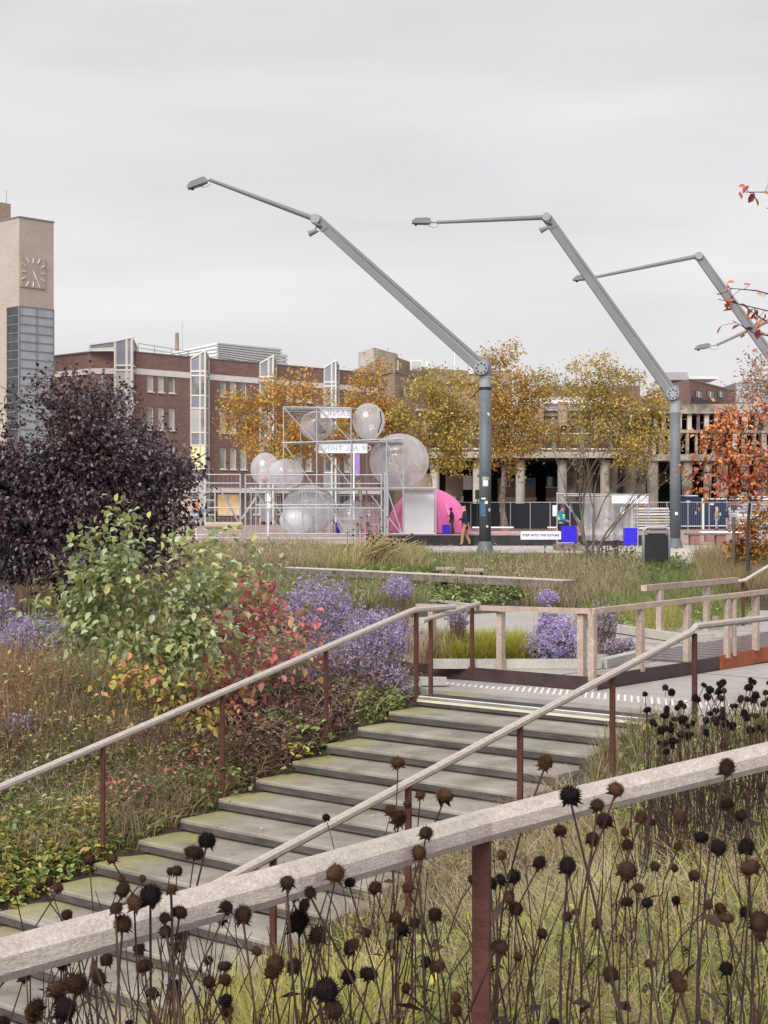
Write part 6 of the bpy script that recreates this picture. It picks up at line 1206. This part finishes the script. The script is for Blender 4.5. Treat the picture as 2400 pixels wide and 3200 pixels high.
# ------------------------------------------------------------------ dried coneflowers
HC = []
for nm, c0, c1 in (('black', (0.006, 0.004, 0.004), (0.018, 0.011, 0.009)), ('dark brown', (0.018, 0.010, 0.007), (0.056, 0.027, 0.016)), ('rusty', (0.032, 0.016, 0.009), (0.100, 0.048, 0.026))):
    HC.append((nm, mat('seedhead_' + nm.split()[0], tuple((p + q) / 2 for p, q in zip(c0, c1)), .85, .5, 60, 0, col2=c0, scale2=120, amt2=.6, spec=.15)))
M['conestem'] = mat('conestem', (0.034, 0.019, 0.014), .85, .4, 12, 0, col2=(0.095, 0.05, 0.03), scale2=6)
heads = []
for v in range(8):
    hb = MB(); rz = [1.0, .8, 1.25, .95, .7, 1.1, .9, 1.05][v]; R0 = [.0155, .0165, .0145, .016, .017, .015, .0135, .016][v]; hb.sphere((0, 0, 0), (R0, R0, R0 * rz), 9, 7, (lambda th, ph: 1 - .28 * max(0, math.cos(ph))) if v in (2, 5) else None); nsp = [210, 190, 200, 150, 180, 200, 110, 170][v]; worn = v in (3, 6, 7); wa = r_.uniform(0, 6.28)
    for i in range(nsp):
        z = 1 - 1.85 * (i + .5) / nsp; a = i * 2.39996 + v; q = math.sqrt(max(0, 1 - z * z))
        if worn and math.cos(a - wa) * q + .4 * z > .72: continue        # bristles already shed on one side
        d = Vector((q * math.cos(a), q * math.sin(a), z * rz)); up_ = (d + Vector((r_.gauss(0, .22), r_.gauss(0, .22), .30 + r_.gauss(0, .12)))).normalized(); s_ = d.cross(Vector((0, 0, 1))); s_ = (s_ if s_.length > .01 else Vector((1, 0, 0))).normalized(); e_ = d.cross(s_).normalized(); Ls = .0068 * r_.uniform(.5, 1.35); w_ = .0013; p = d * R0 * .93
        hb.add([p + s_ * w_, p - s_ * w_ * .5 + e_ * w_ * .87, p - s_ * w_ * .5 - e_ * w_ * .87, p + up_ * Ls], [(0, 1, 3), (1, 2, 3), (2, 0, 3)])
    hb.add([(.012 * math.cos(a), .012 * math.sin(a), -R0 * rz * .7) for a in (0, 1.26, 2.5, 3.77, 5.0)] + [((.018 + .012 * r_.random()) * math.cos(a + .3), .022 * math.sin(a + .3), -R0 * rz * r_.uniform(1.0, 1.5)) for a in (0, 1.26, 2.5, 3.77, 5.0)], [(i, (i + 1) % 5, 5 + i) for i in range(5)])
    tri = []
    for nm, hm in HC: me = hb.mesh('seed_head'); me.materials.append(hm); tri.append(me)
    heads.append(tri)
leafbits = MB()
def coneflower(tip, base, label, group, scale=1.0, kink=1.0):
    tip, base = Vector(tip), Vector(base); H = tip - base; L_ = H.length; k = 6; off = Vector((r_.gauss(0, 1), r_.gauss(0, 1), 0)) * L_ * .085 * kink; pts = []
    for i in range(k + 1):
        t = i / k; pts.append(H * t + off * math.sin(t * math.pi) + Vector((r_.gauss(0, .004), r_.gauss(0, .004), 0)) * (0 < i < k))
    sb = MB(); r0_ = .0026 * r_.uniform(.85, 1.25); sb.tube(pts, [r0_ * (1.25 - .5 * i / k) for i in range(k + 1)], 5)
    for q in range(r_.choice([1, 2, 2, 3, 4])):     # withered leaf or side shoot at a node
        j = r_.choice([2, 3, 4]); a = r_.uniform(0, 6.28); p = pts[j]
        if r_.random() < .55:
            lf_ = r_.uniform(.03, .075); e = p + Vector((math.cos(a) * lf_, math.sin(a) * lf_, r_.uniform(-.07, .03))); sd = Vector((-math.sin(a), math.cos(a), r_.uniform(-.5, .5))) * lf_ * .2; sb.add([p, (p + e) / 2 + sd + Vector((0, 0, .01)), e, (p + e) / 2 - sd], [(0, 1, 2), (0, 2, 3)])
        else: sb.tube([p, p + Vector((math.cos(a) * .03, math.sin(a) * .03, .06)), p + Vector((math.cos(a) * .05, math.sin(a) * .05, r_.uniform(.10, .2)))], [r0_ * .7, r0_ * .6, r0_ * .4], 4)
    ci = r_.choice([0, 0, 1, 1, 1, 1, 2, 2]) if group != G2 else r_.choice([0, 0, 0, 1]); hp = HY + (EZ - tip.z) / tip.y * F; xp = CX + tip.x / tip.y * F
    if group == G1:
        where = ('over the steps above the near handrail' if hp < 2560 and xp < 1500 else 'above the near handrail' if hp < 2361 + (2400 - xp) * .27 - 40 else 'in the lower left corner' if xp < 420 else "under the near handrail's left half" if xp < 950 else 'left of the rusty near post' if xp < 1440 else 'just right of the rusty near post' if xp < 1800 else 'in the lower right thicket' if hp > 2800 else "below the near handrail's right end")
        label = ('small ' if scale < .92 else 'large ' if scale > 1.1 else '') + HC[ci][0] + ' dried coneflower head ' + where
    elif group == G2: label = ('small ' if scale < .95 else '') + HC[ci][0] + ' dried coneflower beside the landing path' + (' at the picture edge' if xp > 2230 else '')
    o = sb.build('dried_coneflower', M['conestem'], None, base); tag(o, label, 'flower', group)
    h = link('seed_head', r_.choice(heads)[ci], None, o); h.location = pts[-1] + Vector((0, 0, .008 * scale)); d = (pts[-1] - pts[-2]).normalized(); h.rotation_euler = (d + Vector((r_.gauss(0, .2), r_.gauss(0, .2), 0))).normalized().to_track_quat('Z', 'Y').to_euler(); q_ = r_.uniform(.82, 1.2) * scale; h.scale = (q_, q_, q_ * r_.uniform(.85, 1.15)); return o
G1, G2 = 'dried coneflowers in the near bed', 'dried coneflowers by the top landing'
LB1 = 'dried coneflower with a bristly dark brown head in the bed by the near handrail'
LB2 = 'small dark dried coneflower in the clump between handrail and landing'
near_list = [(860, 1655, 34), (1178, 1655, 36), (1232, 1728, 48), (1330, 1712, 36), (1570, 1665, 34), (960, 1727, 36), (908, 1722, 28), (845, 1757, 26), (880, 1742, 26), (862, 1775, 34), (447, 1825, 40), (420, 1850, 38), (705, 1770, 20), (125, 1925, 38), (250, 1970, 28), (290, 1958, 34), (325, 1945, 46), (370, 1930, 38), (265, 2005, 42), (355, 1990, 34), (357, 2020, 30), (388, 1978, 28), (490, 1967, 42), (525, 1985, 40), (620, 1915, 40), (670, 1935, 34), (725, 1895, 38), (755, 1915, 40), (810, 1925, 32), (920, 1805, 30), (905, 1850, 26), (300, 2055, 34), (230, 2080, 32), (390, 2050, 34), (450, 2080, 28), (165, 2135, 48), (140, 2190, 46), (75, 2200, 38), (375, 2135, 32), (485, 2095, 40), (595, 2090, 38), (645, 2000, 46), (688, 2028, 46), (555, 2060, 30), (635, 2095, 36), (855, 1990, 40), (862, 2025, 30), (755, 2055, 30), (920, 2085, 30), (900, 2130, 26), (705, 2150, 50), (722, 2192, 46), (490, 2190, 32), (330, 2150, 26), (985, 2160, 32), (985, 2190, 38), (1030, 2190, 34), (940, 1985, 40), (945, 2095, 30), (1022, 1905, 24), (1110, 1900, 32), (1100, 1938, 26), (1065, 1992, 20), (1165, 1870, 38), (1227, 1880, 50), (1280, 1820, 34), (1210, 1800, 30), (1305, 1780, 36), (1290, 1745, 28), (1350, 1803, 26), (1385, 1770, 26), (1355, 1832, 32), (1355, 1890, 42), (1410, 1780, 22), (1415, 1877, 28), (1470, 1775, 30), (1465, 1833, 24), (1515, 1815, 30), (1550, 1838, 36), (1500, 1897, 28), (1570, 1745, 34), (1600, 1770, 38), (1645, 1705, 28), (1620, 1885, 52), (1612, 1838, 40), (1460, 1950, 28), (1225, 1985, 26), (1290, 2000, 28), (1340, 2035, 26), (1570, 1990, 36), (1640, 2000, 42), (1400, 2140, 28), (1480, 2060, 26)]
special = {(860, 1655, 34): 'dried coneflower head standing against the stair treads above the middle handrail', (1178, 1655, 36): 'tall dried coneflower with pale crown against the stair treads', (1232, 1728, 48): 'big dark coneflower head overlapping the near handrail at mid picture', (1330, 1712, 36): 'round brown coneflower head directly on the near handrail joint', (1570, 1665, 34): 'rusty coneflower head overlapping the near handrail at the right', (447, 1825, 40): 'taller of the paired coneflower heads above the near handrail', (420, 1850, 38): 'lower of the paired coneflower heads above the near handrail', (125, 1925, 38): 'lone coneflower head over the bottom steps at the left', (325, 1945, 46): 'largest spiky coneflower head of the left cluster on the near handrail'}
for q in near_list:
    x, y, d = q; px, py = x * 1.4466, y * 1.4466; Y = min(.0425 * F / (d * 1.4466), 7.0); sc_ = 1.0
    rc = np.interp(px, [p_[0] for p_ in fp], [p_[1] for p_ in fp]); ry_ = np.interp(px, [p_[0] for p_ in fp], [p_[2] for p_ in fp])
    if abs(py - rc) < 85 and Y > ry_ - .1: sc_ = (ry_ - .12) / Y; Y = ry_ - .12; sc_ = max(sc_, .7)        # this head leans over the viewer's side of the rail
    tip = at(px, py, Y); bx, by = tip.x + r_.gauss(0, .07), tip.y + (r_.gauss(.05, .08) if sc_ == 1.0 else -abs(r_.gauss(.03, .05))); zb = gz1(bx, by)
    if tip.z - zb < .35: zb = tip.z - .45
    coneflower(tip, (bx, by, zb - .03), special.get(q, LB1), None if q in special else G1, sc_ * r_.uniform(1.0, 1.22))
for i in range(140):
    Y = r_.uniform(3.1, 6.0); px = r_.uniform(-60, 2450); x = X_(px, Y); zb = gz1(x, Y); h = r_.uniform(.45, .85)
    tip = Vector((x + r_.gauss(0, .05), Y + r_.gauss(0, .05), zb + h))
    py = HY + (EZ - tip.z) / Y * F
    if py < 2690: continue
    coneflower(tip, (x, Y, zb - .03), LB1, G1, r_.uniform(.75, 1.05), 1.6)
for i in range(92):
    t_ = r_.random(); px = 1985 + 430 * t_ ** .8; py = r_.uniform(2130, 2290) + max(0, (2260 - px)) * .55 * r_.random(); Y = r_.uniform(7.6, 9.8)
    tip = at(px, py, Y); bx, by = tip.x + r_.gauss(0, .06), tip.y + r_.gauss(0, .06); zb = gz1(bx, by); h = tip.z - zb
    if h < .2 or h > 1.25: continue
    coneflower(tip, (bx, by, zb - .03), LB2, G2, r_.uniform(.8, 1.15))
# heads that share a description are told apart by their place in the row
def ordinal(i): return ['first', 'second', 'third', 'fourth', 'fifth', 'sixth', 'seventh', 'eighth', 'ninth', 'tenth', 'eleventh', 'twelfth', '13th', '14th', '15th', '16th', '17th', '18th', '19th', '20th'][i] if i < 20 else '%dth' % (i + 1)
same = {}
for o in COL.objects:
    if o.get('group') in (G1, G2): same.setdefault(o['label'], []).append(o)
for lab, os_ in same.items():
    if len(os_) > 1:
        xs_ = {o.name: (o.location + o.children[0].location) for o in os_}
        for i, o in enumerate(sorted(os_, key=lambda q: xs_[q.name].x / xs_[q.name].y)): o['label'] = lab + ', ' + ordinal(i) + ' from left'
# bare brown stems crowd between the heads
sb = MB()
for i in range(300):
    if i < 150: Y = r_.uniform(3.2, 6.5); px = r_.uniform(-80, 2480); 
    else: Y = r_.uniform(7.4, 10.0); px = r_.uniform(1980, 2470)
    x = X_(px, Y); z = gz1(x, Y); h = r_.uniform(.25, .66) if i < 150 else r_.uniform(.4, .8); a = Vector((x, Y, z - .02)); e = a + Vector((r_.gauss(0, .12), r_.gauss(0, .1), h)); sb.tube([a, (a + e) / 2 + Vector((r_.gauss(0, .03), 0, 0)), e], [.0028, .0024, .0014], 4, caps=False)
    if i % 2: m2 = (a + e) / 2; g2 = r_.uniform(0, 6.28); sb.tube([m2, m2 + Vector((math.cos(g2) * .06, math.sin(g2) * .06, .09)), m2 + Vector((math.cos(g2) * .09, math.sin(g2) * .09, .2))], [.0024, .002, .001], 3, caps=False)
tag(sb.build('dry_stems', M['conestem']), 'thicket of bare brown stems among the dried coneflowers', 'stems', kind='stuff')
# ------------------------------------------------------------------ people
M['skin'] = mat('skin', (0.50, 0.30, 0.23), .6, .06, 20)
def skin_mesh(name, verts, edges, radii, root, sub=2):
    me = bpy.data.meshes.new(name); me.from_pydata(verts, edges, []); o = bpy.data.objects.new(name, me); COL.objects.link(o)
    mo = o.modifiers.new('skin', 'SKIN'); mo.use_smooth_shade = True
    for i, r in enumerate(radii): sv = me.skin_vertices[0].data[i]; sv.radius = r if hasattr(r, '__len__') else (r, r); sv.use_root = (i == root)
    ms = o.modifiers.new('sub', 'SUBSURF'); ms.levels = ms.render_levels = sub
    dg = bpy.context.evaluated_depsgraph_get(); out = bpy.data.meshes.new_from_object(o.evaluated_get(dg)); bpy.data.objects.remove(o); return out
def person(label, loc, rz, H, J, top, legs, skin='skin', hair=None, coat=None, shoes=None, group=None, long_hair=False, name='person', cap=None):
    """J: joint positions (metres, for a 1.75 m figure; x is forward). One continuous body; clothing follows the same skeleton."""
    t = empty(name, loc, rz, label, 'person' if name == 'person' else 'mannequin', group); s = H / 1.75; S = lambda p: tuple(c * s for c in p)
    V = [J['hip'], J['waist'], J['chest'], J['neck'], J['head0'], J['head1']]; E2 = [(0, 1), (1, 2), (2, 3), (3, 4), (4, 5)]; R = [(.13, .15), (.115, .135), (.12, .165), .055, (.085, .075), (.088, .075)]
    for sd in 'lr':
        b = len(V); V += [J['sh' + sd], J['el' + sd], J['wr' + sd], J['ha' + sd]]; E2 += [(2, b), (b, b + 1), (b + 1, b + 2), (b + 2, b + 3)]; R += [.06, .043, .03, (.028, .035)]
        b = len(V); V += [J['th' + sd], J['kn' + sd], J['an' + sd], J['to' + sd]]; E2 += [(0, b), (b, b + 1), (b + 1, b + 2), (b + 2, b + 3)]; R += [.085, .06, .042, (.04, .03)]
    sc_ = lambda R: [tuple(c * s for c in r) if hasattr(r, '__len__') else r * s for r in R]
    me = skin_mesh('body', [S(v) for v in V], E2, sc_(R), 0); link('body', me, M[skin], t)
    # coat or jacket
    Vc = [J['hip'], J['waist'], J['chest'], J['neck']]; Ec = [(0, 1), (1, 2), (2, 3)]; Rc = [(.15, .175), (.14, .165), (.145, .19), .075]
    for sd in 'lr': b = len(Vc); Vc += [J['sh' + sd], J['el' + sd], J['wr' + sd]]; Ec += [(2, b), (b, b + 1), (b + 1, b + 2)]; Rc += [.08, .06, .046]
    if coat:
        b = len(Vc); h = J['hip']; Vc.append((h[0], h[1], h[2] - coat)); Ec.append((0, b)); Rc[0] = (.155, .18); Rc.append((.16, .19))
    link('jacket', skin_mesh('jacket', [S(v) for v in Vc], Ec, sc_(Rc), 0), top, t)
    Vl = [J['hip']]; El = []; Rl_ = [(.14, .16)]
    for sd in 'lr': b = len(Vl); Vl += [J['th' + sd], J['kn' + sd], J['an' + sd]]; El += [(0, b), (b, b + 1), (b + 1, b + 2)]; Rl_ += [.1, .075, .06]
    link('trousers', skin_mesh('trousers', [S(v) for v in Vl], El, sc_(Rl_), 0), legs, t)
    for sd in 'lr':
        a, b2 = Vector(J['an' + sd]), Vector(J['to' + sd]); link('shoe', skin_mesh('shoe', [S(a - Vector((.04, 0, .03))), S(a * .4 + b2 * .6 - Vector((0, 0, .01))), S(b2 + Vector((.03, 0, 0)))], [(0, 1), (1, 2)], sc_([(.05, .05), (.045, .05), (.03, .042)]), 1), shoes or M['clothdark'], t)
    h0, h1 = Vector(J['head0']), Vector(J['head1']); hc = (h0 + h1) / 2
    fc = MB(); fc.sphere(S(hc + Vector((.088, 0, -.02))), .016 * s, 6, 5); fc.sphere(S(hc + Vector((.075, .035, .01))), .01 * s, 6, 4); fc.sphere(S(hc + Vector((.075, -.035, .01))), .01 * s, 6, 4); fc.box(S(hc + Vector((.078, 0, -.065))), (.012 * s, .045 * s, .008 * s)); fc.sphere(S(hc + Vector((-.005, .082, -.01))), .02 * s, 6, 5); fc.sphere(S(hc + Vector((-.005, -.082, -.01))), .02 * s, 6, 5); fc.build('face', M[skin], t)
    if hair:
        hb = MB(); hb.sphere(S(hc + Vector((-.018, 0, .035))), (.105 * s, .095 * s, .105 * s), 14, 10)
        if long_hair: hb.tube([S(hc + Vector((-.05, 0, .03))), S(hc + Vector((-.075, 0, -.15))), S(hc + Vector((-.10, 0, -.34)))], [.09 * s, .10 * s, .05 * s], 10)
        hb.build('hair', hair, t, smooth=True)
    if cap: MB().sphere(S(hc + Vector((-.005, 0, .035))), (.115 * s, .105 * s, .11 * s), 14, 8).box(S(hc + Vector((.11, 0, .04))), (.09 * s, .13 * s, .015 * s)).build('helmet', cap, t, smooth=True)
    return t
def stance(**kw):
    J = dict(hip=(0, 0, .93), waist=(.0, 0, 1.08), chest=(.01, 0, 1.32), neck=(.02, 0, 1.48), head0=(.035, 0, 1.58), head1=(.035, 0, 1.68),
             shl=(.0, .17, 1.40), ell=(-.02, .21, 1.12), wrl=(.05, .20, .90), hal=(.08, .19, .82), shr=(0, -.17, 1.40), elr=(-.02, -.21, 1.12), wrr=(.05, -.20, .90), har=(.08, -.19, .82),
             thl=(0, .09, .86), knl=(.02, .10, .48), anl=(-.01, .10, .09), tol=(.12, .11, .04), thr=(0, -.09, .86), knr=(.02, -.10, .48), anr=(-.01, -.10, .09), tor=(.12, -.11, .04)); J.update(kw); return J
NAVYC = mat('navycoat', (0.016, 0.018, 0.035), .85, .2, 6); TANC = mat('tantrousers', (0.36, 0.21, 0.115), .85, .12, 6); JEAN = mat('jeans', (0.30, 0.35, 0.43), .85, .15, 8); BEIGE = mat('beigecoat', (0.36, 0.27, 0.185), .9, .12, 8)
pm = on_ = at(1452, 1704, 66.0)
person('bald man in a long navy coat and tan trousers walking past the stage', (X_(1453, 65.8), 65.8, .012), math.pi, 1.76, stance(elr=(.03, -.24, 1.14), wrr=(.26, -.16, 1.10), har=(.35, -.14, 1.12), ell=(-.04, .22, 1.12), wrl=(-.02, .22, .88), hal=(0, .21, .80), knl=(.10, .10, .50), anl=(.14, .10, .09), tol=(.27, .11, .04), knr=(-.06, -.1, .48), anr=(-.22, -.10, .12), tor=(-.12, -.11, .05)), NAVYC, TANC, coat=.28)
person('small dark mannequin with a black helmet posed on the stage edge', (X_(1411, 66.75), 66.75, Z_(1669, 67) + .012), math.pi * 1.05, 1.12, stance(elr=(.05, -.22, 1.16), wrr=(.20, -.12, 1.2), har=(.26, -.10, 1.22), ell=(-.1, .22, 1.18), wrl=(-.05, .25, .95), hal=(-.03, .25, .88), knr=(-.08, -.12, .48), anr=(-.2, -.14, .09), tor=(-.08, -.16, .04)), M['clothdark'], mat('greytrousers', (0.05, 0.055, 0.06), .8, .2, 8), skin='black', cap=M['black'], name='mannequin')
HV = mat('workblue', (0.03, 0.17, 0.42), .8, .12, 6)
wk = person('worker in a blue jacket with a lime chest panel beside the blue crate', (X_(1755, 62.8), 62.8, .012), math.radians(-25), 1.76, stance(elr=(.06, -.22, 1.16), wrr=(.26, -.14, 1.06), har=(.34, -.12, 1.06), ell=(.04, .22, 1.14), wrl=(.24, .15, 1.04), hal=(.32, .13, 1.03), head0=(.06, 0, 1.57), head1=(.075, 0, 1.66)), HV, M['clothdark'], hair=mat('brownhair', (0.10, 0.06, 0.04), .8, .2, 10))
MB().box((.05, -.155, 1.24), (.26, .06, .24), Matrix.Rotation(.15, 3, 'Y')).build('reflective_panel', mat('limepanel', (0.30, 0.85, 0.03), .5, .05, 3), wk)
BLD = mat('blondehair', (0.50, 0.38, 0.22), .7, .15, 14)
person('woman with long blonde hair in a beige coat by the navy cabins', (X_(2240, 114), 114, .012), math.radians(150), 1.68, stance(), BEIGE, JEAN, hair=BLD, coat=.2, long_hair=True, group='two women by the cabins')
person('woman with long black hair in a black coat by the navy cabins', (X_(2272, 113), 113, .012), math.radians(160), 1.66, stance(), M['clothdark'], JEAN, hair=M['black'], coat=.2, long_hair=True, group='two women by the cabins')
person('dark clothed mannequin standing inside the clear curtain booth', (X_(1925, 63.4), 63.4, .012), math.radians(200), 1.7, stance(elr=(.05, -.24, 1.16), wrr=(.24, -.2, 1.2), har=(.3, -.2, 1.25)), M['clothdark'], M['clothdark'], skin='black', hair=M['black'], name='mannequin')
person('distant passer-by in black in front of the lit shop window', (X_(672, 84), 84, .012), math.radians(20), 1.7, stance(), M['clothdark'], M['clothdark'], hair=BLD)
